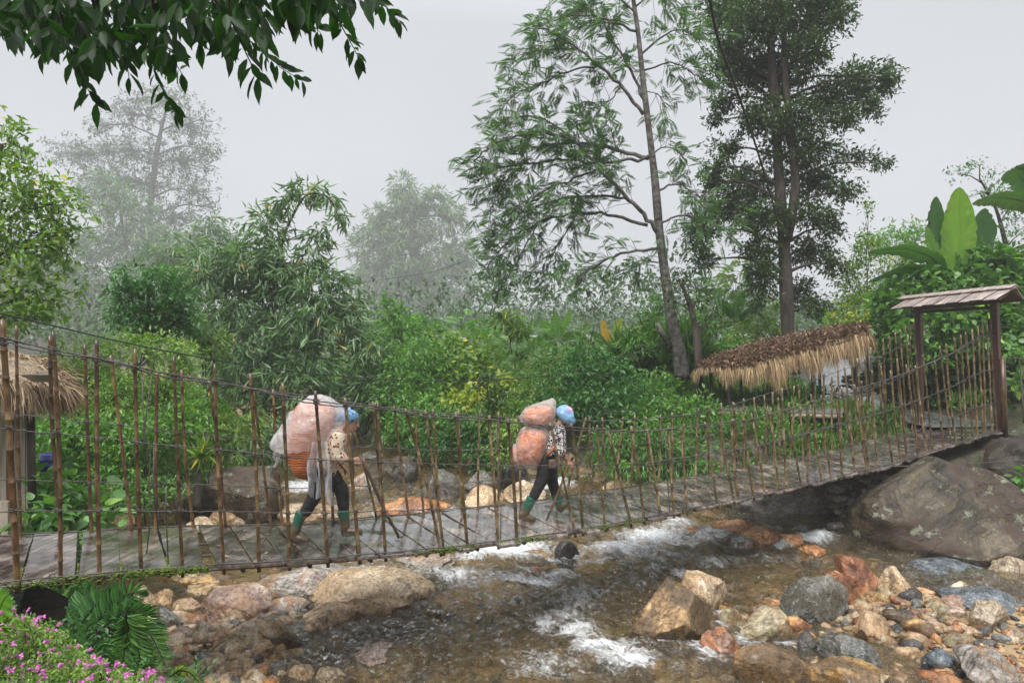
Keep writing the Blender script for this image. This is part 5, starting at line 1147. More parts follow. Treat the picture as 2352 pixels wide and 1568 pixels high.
SH('low green plants between the mossy boulders on the left bank', [(330, 1130, 90, 34, 10.6), (260, 1150, 60, 25, 9.8), (420, 1090, 50, 26, 12)], 'small', 'mid', dens=110, n=8, size=1.1, seed=9)
SH('yellow leaved sparse bush left of the huge mottled boulder', [(470, 985, 60, 40, 13), (540, 975, 70, 40, 13.2), (500, 1040, 60, 40, 12.8)], 'bamboo', 'olive', dens=55, n=7, size=.8, seed=10)
SH('dark bamboo thicket behind the huge mottled boulder', [(560, 1020, 70, 45, 15.5), (620, 1040, 60, 60, 16), (690, 990, 60, 60, 17), (720, 900, 60, 60, 18)], 'bamboo', 'bamboo', name='bamboo', cat='bamboo', dens=36, n=8, size=1.3, seed=11)
# --- middle
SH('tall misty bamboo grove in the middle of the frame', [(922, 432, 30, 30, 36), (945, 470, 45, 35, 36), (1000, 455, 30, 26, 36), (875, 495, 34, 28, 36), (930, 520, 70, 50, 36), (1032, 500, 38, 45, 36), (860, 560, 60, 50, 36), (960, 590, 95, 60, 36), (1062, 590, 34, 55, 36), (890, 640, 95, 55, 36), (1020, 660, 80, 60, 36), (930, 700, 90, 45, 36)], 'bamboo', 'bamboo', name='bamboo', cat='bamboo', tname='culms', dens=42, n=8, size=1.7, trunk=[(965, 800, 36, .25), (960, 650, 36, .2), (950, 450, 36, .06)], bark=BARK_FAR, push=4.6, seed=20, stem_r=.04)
SH('rounded mid green tree top in front of the misty bamboo grove', [(930, 765, 60, 36, 24), (985, 750, 45, 25, 24.5), (890, 780, 45, 36, 23.5)], 'bamboo', 'mid', dens=60, n=8, size=1.1, seed=21)
SH('bamboo leaves drooping right of the arching clump', [(870, 850, 55, 50, 19), (820, 900, 50, 60, 19.5), (780, 950, 50, 60, 20), (880, 930, 60, 70, 18.5)], 'bamboo', 'bamboo', name='bamboo', cat='bamboo', dens=34, n=8, size=1.45, seed=22)
SH('large green bush in the middle above the dark stream bank', [(960, 830, 80, 60, 18), (940, 900, 80, 50, 17.5), (1000, 960, 100, 50, 16.5), (930, 980, 60, 50, 17)], 'small', 'mid', dens=85, n=8, size=1.5, seed=23)
SH('yellow flushed bush in the middle left of the misty gap', [(1045, 790, 65, 36, 19), (1100, 830, 60, 40, 18.5), (1060, 870, 70, 40, 18)], 'big', 'olive', dens=45, n=7, size=.8, seed=24)
SH('bush with yellow leaf tips under the yellow flushed bush', [(1120, 890, 55, 32, 17), (1070, 925, 60, 34, 16.6)], 'big', 'yellow', dens=55, n=7, size=.62, seed=25)
SH('pale green fern leaved shrubs left of the banana plants', [(1160, 780, 70, 50, 23), (1220, 800, 60, 40, 22), (1190, 850, 80, 50, 20)], 'pinnate', 'mid', dens=26, n=6, size=1.1, seed=26)
SH('olive green bush under the upright green banana leaves', [(1210, 900, 80, 50, 17), (1270, 860, 60, 50, 18), (1160, 960, 80, 50, 15.5)], 'small', 'olive', dens=100, n=8, size=1.3, seed=27)
SH('big dark glossy bush in the middle right of the second walker', [(1340, 820, 75, 40, 15.5), (1300, 870, 80, 50, 15), (1400, 860, 70, 50, 15.2), (1350, 930, 100, 50, 14.6), (1270, 950, 70, 45, 14.8), (1440, 930, 60, 50, 14.8)], 'broad', 'deep', dens=95, n=7, size=.85, seed=28)
SH('bright green small bush left of the second walker', [(1165, 1000, 36, 40, 13.6), (1150, 1035, 36, 32, 13.6)], 'small', 'lime', dens=120, n=8, size=1.2, seed=29)
SH('dark bush hanging over the bank left of the second walker', [(1080, 985, 70, 45, 15.6), (1000, 1030, 70, 40, 15.8), (1110, 1050, 50, 40, 15)], 'small', 'deep', dens=85, n=8, size=1.4, seed=30)
SH('leafy bush behind the far railing right of the second walker', [(1420, 1030, 60, 45, 13.4), (1500, 1020, 70, 50, 13.3), (1560, 1050, 60, 45, 13.2), (1470, 1075, 80, 30, 13.1)], 'bamboo', 'fresh', dens=110, n=8, size=.75, seed=31)
SH('green climber thicket at the foot of the two tall trees', [(1500, 900, 60, 50, 15.5), (1560, 960, 70, 50, 14.6), (1480, 970, 70, 40, 14.4), (1620, 960, 50, 50, 14.6)], 'broad', 'mid', dens=95, n=7, size=.8, seed=32)
SH('dark leafy bank under the planked platform', [(1640, 1040, 60, 60, 13.8), (1700, 1060, 60, 40, 13.9), (1620, 1100, 50, 30, 13.4)], 'broad', 'deep', dens=90, n=7, size=.8, seed=33)
SH('weeds growing under the platform beside the far deck edge', [(1770, 1035, 60, 22, 13.9), (1840, 1020, 50, 20, 14.2), (1720, 1070, 50, 18, 13.6)], 'small', 'mid', dens=110, n=8, size=1.1, seed=34)
SH('strip of leafy weeds along the far deck edge below the platform', [(1650, 1082, 60, 18, 12.9), (1740, 1060, 60, 16, 13.1), (1830, 1036, 55, 16, 13.4), (1900, 1015, 40, 14, 13.8)], 'broad', 'mid', dens=110, n=7, size=.75, seed=92)
SH('tall pale grass beside the leaning tall tree', [(1500, 830, 55, 36, 18), (1450, 850, 40, 30, 18)], 'grass', 'fresh', name='grass_tussock', cat='grass tussock', dens=160, n=8, size=1.3, seed=35, limbs=False)
SH('tall grass between the leaning tree and the thatched shelter', [(1580, 830, 36, 40, 17.5)], 'grass', 'fresh', name='grass_tussock', cat='grass tussock', dens=160, n=8, size=1.3, seed=36, limbs=False)
SH('lime green bush between the two tall trees', [(1640, 700, 50, 50, 23), (1690, 650, 55, 50, 24), (1740, 710, 55, 45, 23), (1670, 760, 55, 40, 22)], 'pinnate', 'lime', dens=30, n=6, size=1.1, seed=37)
SH('mid green bush behind the shelter roof left end', [(1600, 770, 50, 40, 20), (1660, 800, 45, 24, 19), (1540, 770, 50, 45, 20), (1500, 720, 36, 40, 21)], 'broad', 'mid', dens=60, n=7, size=1.1, seed=38)
SH('yellow green bush behind the shelter roof middle', [(1740, 760, 50, 34, 21), (1700, 780, 45, 22, 20)], 'broad', 'olive', dens=60, n=7, size=1.1, seed=39)
for k, (lab, bs_, kd, mt, sz) in enumerate([('thin leafy sapling rising above the bushes below the misty bamboo grove', [(905, 715, 26, 20, 20), (925, 745, 34, 20, 20), (890, 690, 14, 14, 20)], 'broad', 'mid', 1.1), ('feathery leaved sapling sticking up over the yellow flushed bush', [(1075, 735, 34, 16, 21), (1050, 760, 30, 16, 21), (1100, 760, 26, 14, 21)], 'pinnate', 'mid', 1.0),
      ('spray of drooping leaves over the bushes right of the sapling with feathery leaves', [(1165, 735, 36, 18, 21), (1195, 755, 30, 16, 21)], 'bamboo', 'olive', 1.2), ('pale feathery spray above the big dark glossy bush', [(1340, 765, 36, 18, 19), (1310, 780, 30, 16, 19), (1365, 745, 20, 12, 19)], 'pinnate', 'lime', 1.0),
      ('leafy sapling leaning over the dark glossy bush beside the tall grass', [(1455, 795, 30, 22, 17), (1475, 770, 24, 16, 17)], 'bamboo', 'mid', 1.1), ('loose spray of yellowing leaves at the left of the arching bamboo clump', [(470, 770, 34, 20, 16), (500, 800, 36, 22, 16), (450, 745, 18, 12, 16)], 'bamboo', 'olive', 1.1),
      ('dark leaved sapling standing in the gap left of the second walker', [(1120, 880, 30, 30, 15.2), (1135, 920, 34, 26, 15.2)], 'broad', 'dark', .9)]):
    SH(lab, bs_, kd, mt, name='sapling', cat='sapling', dens=34 if kd == 'pinnate' else 70, n=7, size=sz, seed=120 + k, shell=.25)
# --- distant trees
for k, (lab, bs_) in enumerate([('broad pale tree in the mist left of the feathery tree trunk', [(1200, 725, 70, 40, 44), (1150, 745, 50, 30, 43)]), ('small rounded tree in the mist above the banana plants', [(1300, 706, 55, 30, 52), (1270, 730, 60, 24, 50)]),
      ('narrow pale tree in the mist right of the banana plants', [(1418, 715, 32, 34, 56), (1440, 745, 50, 24, 54)]), ('low misty tree line just left of the feathery tree', [(1490, 735, 40, 30, 55), (1380, 750, 50, 22, 58)]), ('bare looking misty tree between the bamboo grove and the feathery tree', [(1085, 740, 45, 40, 46), (1110, 700, 30, 26, 46)])]):
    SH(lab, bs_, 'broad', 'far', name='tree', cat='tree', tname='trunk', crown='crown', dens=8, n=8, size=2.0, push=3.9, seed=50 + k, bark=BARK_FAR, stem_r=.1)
for k, (lab, bs_) in enumerate([('hazy green tree crown right of the misty bamboo grove', [(1130, 765, 70, 34, 24), (1080, 790, 50, 30, 24), (1170, 790, 50, 30, 23)]), ('hazy green tree crown behind the upright banana leaves', [(1250, 765, 60, 30, 25), (1310, 760, 50, 34, 25), (1280, 790, 70, 24, 24)]),
      ('hazy green tree crown between the banana plants and the feathery tree', [(1440, 775, 60, 26, 25), (1380, 785, 50, 24, 25), (1500, 760, 44, 34, 24)]), ('hazy tree behind the arching bamboo clump', [(820, 730, 60, 50, 26), (860, 770, 50, 40, 26), (780, 800, 60, 40, 26)]), ('hazy low trees in the misty gap at the left', [(210, 760, 60, 34, 26), (150, 790, 60, 30, 26), (260, 780, 40, 30, 26)]), ('large hazy wooded slope crown at the far left behind the broadleaf tree', [(150, 660, 110, 60, 60), (60, 620, 90, 60, 60), (230, 720, 80, 40, 58), (120, 740, 120, 40, 55)]), ('hazy leafy crown behind the thatched shelter and tall dark tree', [(1880, 730, 50, 30, 25), (1830, 720, 50, 34, 25), (1760, 730, 60, 40, 25), (1950, 750, 40, 20, 25)])]):
    SH(lab, bs_, 'broad', 'mid', name='tree', cat='tree', tname='trunk', crown='crown', dens=26, n=8, size=1.5, push=2.6, seed=80 + k, stem_r=.05)
# --- the two tall trees
def zc(x, y): return ((1350 + x / 1.568) / 1.30612, y / 1.568 / 1.30612)
r = np.random.default_rng(99)
D0 = 17.0
TRK = [(1095, 1780, .20), (1075, 1640, .165), (1050, 1540, .145), (1020, 1350, .125), (985, 1100, .11), (965, 850, .095), (935, 600, .08), (910, 400, .07), (885, 150, .06), (862, 0, .05), (830, -260, .03)]
tk = [(*zc(x, y), D0, q) for x, y, q in TRK]
ft = empty('tree', P(*tk[0][:3]), 'tall airy tree with feathery leaves and a pale blotched leaning trunk', 'tree')
t = MB(); tp = np.array([P(*q[:3]) for q in tk]); tr = [q[3] for q in tk]; uu = np.linspace(0, len(tp) - 1, 60)
q = np.stack([np.interp(uu, range(len(tp)), tp[:, k]) for k in range(3)], 1); 
for _ in range(2): q[1:-1] = (q[:-2] + q[2:] + 2 * q[1:-1]) / 4
t.tube(q, np.interp(uu, range(len(tp)), tr) * (1 + .05 * np.sin(uu * 3)), 12)
s0 = P(*zc(1010, 1560), D0); t.tube([s0 + [0.12, 0, -.35], s0 + [-.12, -.05, .02], s0 + [-.2, -.05, .22]], [.08, .07, .06], 8)   # broken stub
LB = [([(980, 1100), (900, 1000), (830, 930), (700, 790), (560, 640), (400, 620), (200, 680), (110, 760)], .060, -.8), ([(935, 745), (780, 700), (640, 670), (480, 680), (300, 700)], .055, .9), ([(910, 540), (800, 400), (700, 310), (600, 230), (480, 150), (400, 130)], .048, -.6), ([(920, 480), (830, 300), (720, 110), (640, 20)], .04, 1.0),
      ([(930, 1060), (750, 1010), (600, 1000), (420, 1040), (250, 1150), (180, 1250)], .045, .5), ([(985, 1170), (800, 1190), (660, 1260), (600, 1320)], .04, -.9), ([(885, 150), (700, 80), (560, 70), (430, 120)], .035, .4), ([(950, 740), (850, 750), (700, 770), (560, 745), (400, 760), (230, 790), (130, 850)], .045, -.3),
      ([(830, 930), (700, 920), (520, 930), (340, 1000), (200, 1110)], .035, 1.1), ([(700, 790), (560, 850), (430, 900), (330, 1000), (220, 1060)], .03, -1.1), ([(560, 640), (450, 560), (350, 540), (280, 580)], .025, .3), ([(600, 230), (450, 230), (350, 260), (270, 320)], .025, .7), ([(700, 310), (560, 330), (420, 400), (300, 440), (240, 520)], .028, -.4),
      ([(400, 620), (300, 800), (230, 900), (180, 1000)], .018, .2), ([(420, 1040), (330, 1200), (280, 1300), (200, 1400)], .02, -.3), ([(600, 1000), (540, 1100), (480, 1200), (420, 1340)], .02, .8),
      ([(895, 260), (1000, 170), (1080, 130), (1170, 180)], .03, -.5), ([(915, 330), (1040, 290), (1120, 330), (1190, 380)], .025, .4), ([(960, 720), (1000, 690), (1060, 700), (1100, 740)], .022, .1), ([(975, 900), (1060, 860), (1150, 900), (1230, 1000)], .03, -.7), ([(985, 1050), (1080, 1010), (1190, 1030), (1300, 1090)], .03, -1.0), ([(1030, 1330), (1130, 1340), (1200, 1380)], .025, -.6),
      ([(870, 60), (780, -20), (640, -60), (500, -40)], .03, .2), ([(865, 40), (950, -40), (1040, -10), (1100, 30)], .025, .3), ([(925, 430), (980, 440), (1010, 490)], .015, .2), ([(800, 400), (760, 480), (660, 480), (640, 560)], .016, .6), ([(780, 700), (760, 600), (690, 560), (610, 570)], .016, -.5), ([(1000, 1240), (900, 1220), (780, 1290)], .02, .8)]
Lv = Leaves(); CC = []; OO = []
for pts, r0, dd in LB:
    n = len(pts); w3 = np.array([P(*zc(x, y), D0 + dd * i / (n - 1)) for i, (x, y) in enumerate(pts)])
    l_ = limb(t, w3, r0, r0 * .3, r, .05, 7); Ltot = np.linalg.norm(np.diff(l_, axis=0), axis=1).sum()
    for _ in range(int(Ltot * 16)):
        u = r.uniform(.22, 1); p0 = l_[int(u * (len(l_) - 1))]; tan = unit(l_[min(len(l_) - 1, int(u * (len(l_) - 1)) + 1)] - l_[max(0, int(u * (len(l_) - 1)) - 1)])
        dv = unit(tan * .7 + r.normal(0, .6, 3) + [0, 0, .05]); tl = r.uniform(.3, .85)
        tw = [p0, p0 + dv * tl * .5 + [0, 0, .02], p0 + dv * tl + [0, 0, -.08 * tl]]; t.tube(tw, [.008, .006, .003], 3, cap=False)
        for _k in range(r.integers(2, 5)):
            v = r.uniform(.45, 1); CC.append(p0 + dv * tl * v + [0, 0, -.1 * v]); OO.append(unit(dv + r.normal(0, .4, 3)))
clusters(Lv, np.array(CC), np.array(OO), 'pinnate', r, .85)
print('fronds', len(CC))
t.build('trunk', BARK_PALE, ft, True); Lv.build('crown', LEAF['feather'], ft)
D1 = 20.0
BB = [(1450, 120, 250, 150), (1300, 60, 150, 110), (1700, 80, 200, 120), (1820, 30, 90, 70), (1300, 300, 110, 110), (1420, 330, 130, 120), (1560, 350, 170, 130), (1700, 250, 110, 120), (1930, 370, 170, 85), (2060, 380, 60, 75), (1800, 470, 150, 100), (1990, 500, 60, 70), (1290, 480, 80, 60), (1240, 570, 55, 30), (1600, 560, 200, 110), (1430, 560, 90, 90), (1860, 560, 90, 60), (1300, 700, 80, 60), (1240, 780, 55, 50), (1650, 710, 210, 100), (1920, 740, 110, 34), (2030, 770, 50, 30), (1400, 860, 200, 90), (1230, 850, 60, 60), (1700, 850, 160, 90), (1850, 900, 90, 50), (1300, 990, 170, 100), (1170, 1090, 80, 110), (1480, 1030, 130, 110), (1700, 1010, 130, 70), (1780, 1070, 70, 60), (1190, 1220, 70, 70), (1470, 1290, 90, 200), (1690, 1180, 130, 80), (1800, 1240, 80, 50), (1640, 1380, 70, 90), (1720, 1440, 60, 60), (1420, 1180, 70, 60), (1600, -60, 260, 90)]
bs_ = []
for x, y, rx, ry in BB:
    a, b = zc(x, y); bs_.append((a, b, rx / 2.048 * .96, ry / 2.048 * .96, D1 + r.uniform(-.8, 1.4), rx / 2.048 * D1 / F * .75))
plant('tree', 'tallest dark dense leaved tree with twin trunks behind the thatched shelter', 'tree', bs_, 'broad', LEAF['dark'], dens=92, n=8, size=.98, trunk=[(*zc(1600, 1760), D1, .24), (*zc(1590, 1568), D1, .20), (*zc(1575, 1200), D1, .18), (*zc(1545, 800), D1, .14), (*zc(1530, 500), D1, .14), (*zc(1505, 200), D1, .11), (*zc(1540, -60), D1, .08)], seed=60, stem_r=.022, twigs=.10, crown='crown', shell=.35)
tw2 = [o for o in bpy.data.objects if o.get('label', '').startswith('tallest dark')][0]
t = MB(); limb(t, [P(*zc(x, y), D1 - .25) for x, y in ((1585, 1120), (1610, 1000), (1625, 850), (1605, 650), (1580, 450), (1570, 200), (1565, -40))], .15, .07, r, .01, 9); t.build('second_trunk', BARK, tw2, True)
SH('slim dark tree right beside the leaning feathery tree', [(1560, 640, 36, 24, 16), (1600, 690, 30, 26, 16), (1630, 740, 34, 22, 16), (1545, 690, 24, 20, 16)], 'broad', 'dark', name='tree', cat='tree', tname='trunk', crown='crown', dens=60, n=6, size=.8, trunk=[(1612, 935, 16, .12), (1604, 850, 16, .095), (1600, 760, 16, .085), (1585, 700, 16, .06), (1560, 640, 16, .03)], seed=61)
# --- right bank
SH('broad leaved green shrub rising behind the gate roof', [(2040, 700, 60, 40, 17), (2110, 670, 70, 45, 17), (2200, 650, 70, 40, 17), (2290, 620, 60, 50, 17), (2340, 660, 60, 60, 16.8), (2240, 600, 40, 30, 17.2), (2180, 730, 90, 40, 16.8), (2060, 760, 60, 45, 16.8), (2290, 730, 70, 50, 16.6), (2120, 800, 70, 40, 16.8), (2250, 790, 80, 40, 16.6), (2350, 790, 60, 60, 16.5)], 'big', 'fresh', dens=62, n=7, size=.85, seed=70)
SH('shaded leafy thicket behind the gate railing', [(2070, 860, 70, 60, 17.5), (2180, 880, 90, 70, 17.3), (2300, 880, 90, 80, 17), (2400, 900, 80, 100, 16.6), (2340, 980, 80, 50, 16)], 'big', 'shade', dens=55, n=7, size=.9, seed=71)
SH('leafy sprays hanging right of the gate', [(2345, 880, 30, 24, 14.8), (2340, 800, 24, 16, 14.6), (2370, 1110, 26, 30, 12.2)], 'big', 'fresh', dens=60, n=6, size=.7, seed=72)
SH('olive green bush left of the right hand banana plant', [(1965, 640, 45, 60, 20), (1990, 560, 30, 34, 20), (1950, 720, 50, 45, 19.5), (2010, 690, 40, 40, 19.5), (2080, 600, 60, 40, 19.5), (1990, 480, 10, 26, 20)], 'broad', 'olive', dens=60, n=7, size=.95, seed=73)
SH('hazy bush behind the right hand banana plant', [(2060, 545, 55, 26, 27), (2100, 530, 40, 24, 27), (2010, 560, 40, 24, 27)], 'broad', 'mid', dens=30, n=7, size=1.3, seed=74)
SH('thin open branched tree at the right edge above the banana plant', [(2205, 400, 34, 16, 19), (2250, 380, 34, 16, 19), (2290, 420, 40, 26, 19), (2260, 440, 40, 20, 19), (2320, 480, 36, 30, 19), (2340, 540, 40, 50, 18.8), (2300, 570, 40, 40, 18.8), (2350, 430, 36, 26, 19)], 'small', 'deep', name='tree', cat='tree', tname='trunk', crown='crown', dens=42, n=6, size=1.2, trunk=[(2330, 800, 19, .09), (2320, 600, 19, .07), (2290, 480, 19, .04), (2250, 410, 19, .02)], seed=75)
SH('bush with yellowing leaves above the right end of the shelter', [(1990, 730, 45, 22, 18.5), (1940, 735, 30, 16, 19)], 'broad', 'yellow', dens=50, n=6, size=.8, seed=76)
SH('leafy weeds beside the far deck edge near the path', [(1900, 955, 40, 30, 15.2), (1960, 985, 45, 26, 15), (2020, 975, 36, 20, 15), (1880, 905, 30, 20, 16.5)], 'big', 'fresh', dens=70, n=6, size=.6, seed=77)
SH('tussock of grassy weeds between railing poles near the path', [(1950, 960, 40, 26, 15), (1905, 990, 36, 22, 14.8), (2040, 965, 30, 18, 15)], 'grass', 'mid', name='grass_tussock', cat='grass tussock', dens=200, n=8, size=.5, seed=78, limbs=False)
# --- epiphyte on a stump
t = MB(); st = P(452, 1165, 11); limb(t, [st, P(455, 1100, 11), P(450, 1050, 11), P(480, 1000, 11.2)], .07, .03, r, .03, 8); 
ep = empty('tree_stump', st, 'dark crooked stump carrying a yellow green strap leaved plant left of the huge mottled boulder', 'stump'); t.build('trunk', BARK, ep, True)
e2 = empty('strap_leaved_plant', P(465, 1045, 11), 'yellow green strap leaved plant growing on the crooked stump', 'plant'); Lv = Leaves(); rr = np.random.default_rng(4)
c0 = P(465, 1045, 10.95); dr = unit(rr.normal(0, 1, (70, 3)) + [0, -.2, .7]); Lv.add(np.tile(c0, (70, 1)), dr, rr.normal(0, 1, (70, 3)), rr.uniform(.2, .42, 70), .035, rr.random(70)); Lv.build('leaves', LEAF['lime'], e2)
# --- ground cover
r = np.random.default_rng(5); Lv = Leaves(); CC = []
while len(CC) < 27000:
    n = 6000; d = 9 + 25 * r.random(n) ** 2.2 ; xp = np.where(r.random(n) < .8, r.uniform(-150, 2500, n), r.uniform(-900, 3200, n)); X = (xp - CX) * d / F
    dl = interp(XLT, d) - X; dr_ = X - interp(XRT, d); ok = ((dl > .35) | (dr_ > .3)) & ~((X > 1.5) & (-.515 * X + .857 * d < 8.1)) & ~((np.abs(X - interp([(14, 9.6), (18, 9.2), (20, 9.6), (23, 10.8), (27, 12.4)], d)) < 1.1) & (d > 12.5) & (d < 26))
    h = H(X, d); n_ = fbm(X * .8, d * .8, 61)
    for x_, y_, z_, nn_ in zip(X[ok], d[ok], h[ok], n_[ok]): CC.append((x_, y_, z_ + r.uniform(0, .18) + max(0, nn_) * .5))
for _ in range(40000):
    x_, y_ = r.uniform(-12, -2.6), r.uniform(2.6, 10.5)
    if float(interp(XLT, y_)) - x_ < .3 or (-.515 * x_ + .857 * y_ > 6.5 and -.515 * x_ + .857 * y_ < 8.3): continue
    CC.append((x_, y_, float(H(x_, y_)) + r.uniform(0, .12)))
    if len(CC) > 31500: break
CC = np.array(CC); OO = unit(r.normal(0, 1, CC.shape) + [0, 0, 1.0]); a = r.random(len(CC))
clusters(Lv, CC[a < .55], OO[a < .55], 'small', r, 1.3, 6); clusters(Lv, CC[a > .75], OO[a > .75], 'grass', r, .6, 7); clusters(Lv, CC[(a > .55) & (a < .75)], OO[(a > .55) & (a < .75)], 'broad', r, 1.0, 6)
o = Lv.build('undergrowth', LEAF['mid']); tag(o, 'low leafy undergrowth covering both banks', kind='stuff')
Lv = Leaves(); n = 70000; Y = r.uniform(44, 190, n); X = r.uniform(-1.0, 1.0, n) * Y * .95; hh = H(X, Y); 
cr = fbm(X * .14, Y * .14, 71); Z = hh + 1.0 + r.uniform(0, 1.2, n) + 9.0 * np.clip(cr + .22, 0, 1) * (.5 + .5 * vnoise(X * .5, Y * .5, 4)); sz = .38 + Y * .0028
Lv.add(np.stack([X, Y, Z], 1), r.normal(0, 1, (n, 3)), r.normal(0, .5, (n, 3)) + [0, 0, 1], sz * r.uniform(.6, 1.2, n), sz * .55, r.random(n)); o = Lv.build('distant_forest', LEAF['far']); tag(o, 'hazy wooded hillside far behind', kind='stuff')
# --- overhanging branches, top left
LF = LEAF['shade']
oh = empty('overhanging_branch', P(200, -350, 3.0), 'dark leafy branches hanging into the upper left corner close to the viewer', 'branch')
TW = [[(60, -200), (250, 0), (330, 150), (430, 400), (520, 560)], [(-80, -100), (0, 0), (15, 120)], [(600, -200), (700, 0), (800, 250), (850, 420), (930, 560), (965, 610)], [(900, -150), (1150, 100), (1400, 250), (1500, 350), (1640, 440)], [(1400, -150), (1550, 0), (1650, 90), (1740, 180)], [(1700, -120), (1780, 0), (1860, 150), (1920, 260), (1945, 315)], [(1900, -150), (2040, 0), (2100, 40), (2170, 120)], [(1250, -150), (1350, 0), (1400, 100), (1450, 200)], [(400, -150), (500, 0), (560, 200), (600, 290)],
      [(550, -150), (620, 60), (670, 220), (700, 420)], [(900, -100), (1000, 0), (1080, 200), (1095, 250)], [(1100, -80), (1250, 100), (1340, 300), (1400, 420)], [(50, -100), (100, 0), (120, 200)], [(800, -100), (850, 0), (880, 80)], [(150, -100), (180, 60), (240, 230), (230, 290)], [(300, 0), (380, 200), (440, 330), (460, 380)], [(330, -100), (420, 60), (480, 180), (520, 290)], [(700, 0), (760, 150), (830, 230), (940, 290)], [(850, 250), (900, 310), (960, 360), (990, 400)], [(1100, -100), (1180, 60), (1200, 200), (1240, 280)], [(700, -80), (780, 40), (860, 80), (900, 90)], [(1500, -100), (1560, 20), (1600, 100)], [(1250, 50), (1330, 120), (1420, 160), (1450, 220)], [(1600, -80), (1660, 0), (1690, 60)], [(0, -80), (60, 40), (80, 140)], [(440, 60), (430, 200), (450, 300)]]
t = MB(); Lv = Leaves(); rr = np.random.default_rng(8)
down = np.array([0, 0, -1.])
def hleaf(p_, d_, sc=1.0):
    ln = rr.uniform(.07, .125) * sc; nr = unit(np.array([rr.normal(0, .6), -1 + rr.normal(0, .5), rr.normal(.2, .4)]))
    Lv.add(p_[None], d_[None], nr[None], ln, ln * rr.uniform(.30, .44), rr.random(), T_FINE)
for k, pts in enumerate(TW):
    d0 = 2.75 + .9 * rr.random(); w3 = np.array([P(x / 2.363, y / 2.363, d0 + .12 * i) for i, (x, y) in enumerate(pts)])
    l_ = limb(t, w3, .0055, .0018, rr, .02, 5); Ln = np.linalg.norm(np.diff(l_, axis=0), axis=1).sum(); nl = int(Ln / .030)
    for i in range(nl):
        u = .12 + .88 * i / nl; j = min(len(l_) - 2, int(u * (len(l_) - 1))); p0 = l_[j] + (l_[j + 1] - l_[j]) * (u * (len(l_) - 1) - j); tan = unit(l_[j + 1] - l_[j]); sd = unit(np.cross(tan, [0, 1., 0])) * (1 if i % 2 else -1)
        d_ = unit(tan * .6 + sd * .75 + down * .65 + rr.normal(0, .25, 3)); hleaf(p0 + d_ * .006, d_)
    hleaf(l_[-1], unit(l_[-1] - l_[-2] + down * .3), 1.1)
def dens_edge(x):   # lower outline of the dense mass, reference pixels
    return np.interp(x, [-50, 0, 60, 100, 150, 200, 235, 270, 330, 380, 420, 480, 540, 600, 640, 700, 780, 840, 900], [60, 70, 90, 95, 120, 150, 120, 110, 140, 130, 60, 80, 120, 60, 20, 15, 30, 10, -30])
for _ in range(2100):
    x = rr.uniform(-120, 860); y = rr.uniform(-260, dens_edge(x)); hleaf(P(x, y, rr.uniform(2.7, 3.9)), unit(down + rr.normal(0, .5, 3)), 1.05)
limb(t, [P(-900, -700, 3.2), P(-200, -420, 3.2), P(300, -330, 3.1), P(900, -300, 3.2), P(1200, -280, 3.3)], .06, .012, rr, .01, 8)
for k, pts in enumerate(TW):
    x, y = pts[0]; a = P(x / 2.363, y / 2.363, 3.1); t.tube([P(x / 2.363 - 60, -330, 3.15), (a + P(x / 2.363 - 60, -330, 3.15)) / 2 + [.02, 0, .03], a], [.010, .008, .0055], 5)
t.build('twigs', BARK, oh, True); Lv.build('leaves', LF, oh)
# ---------------------------------------------------------------- banana plants
m, nt, N, L, bs = new_mat('banana_leaf'); BAN = m
at = N.new('ShaderNodeAttribute'); at.attribute_name = 'tone'; t1 = tex(N, L, 'Noise', 3, detail=6)
rb_ = ramp(N, [(0, (.035, .10, .03)), (.4, (.07, .19, .045)), (.6, (.17, .36, .03)), (.85, (.38, .40, .06)), (1, (.55, .28, .04))]); L.new(at.outputs['Fac'], rb_.inputs[0]); c = mixc(N, L, .3, rb_.outputs[0], mixc(N, L, 1.0, rb_.outputs[0], t1.outputs['Color'], 'MULTIPLY'))
L.new(c, bs.inputs['Base Color']); bs.inputs['Roughness'].default_value = .32
tr = N.new('ShaderNodeBsdfTranslucent'); L.new(mixc(N, L, 1.0, c, (1.5, 1.6, .6), 'MULTIPLY'), tr.inputs[0]); mx = N.new('ShaderNodeMixShader'); mx.inputs[0].default_value = .38
L.new(bs.outputs[0], mx.inputs[1]); L.new(tr.outputs[0], mx.inputs[2]); L.new(mx.outputs[0], N['Material Output'].inputs[0])
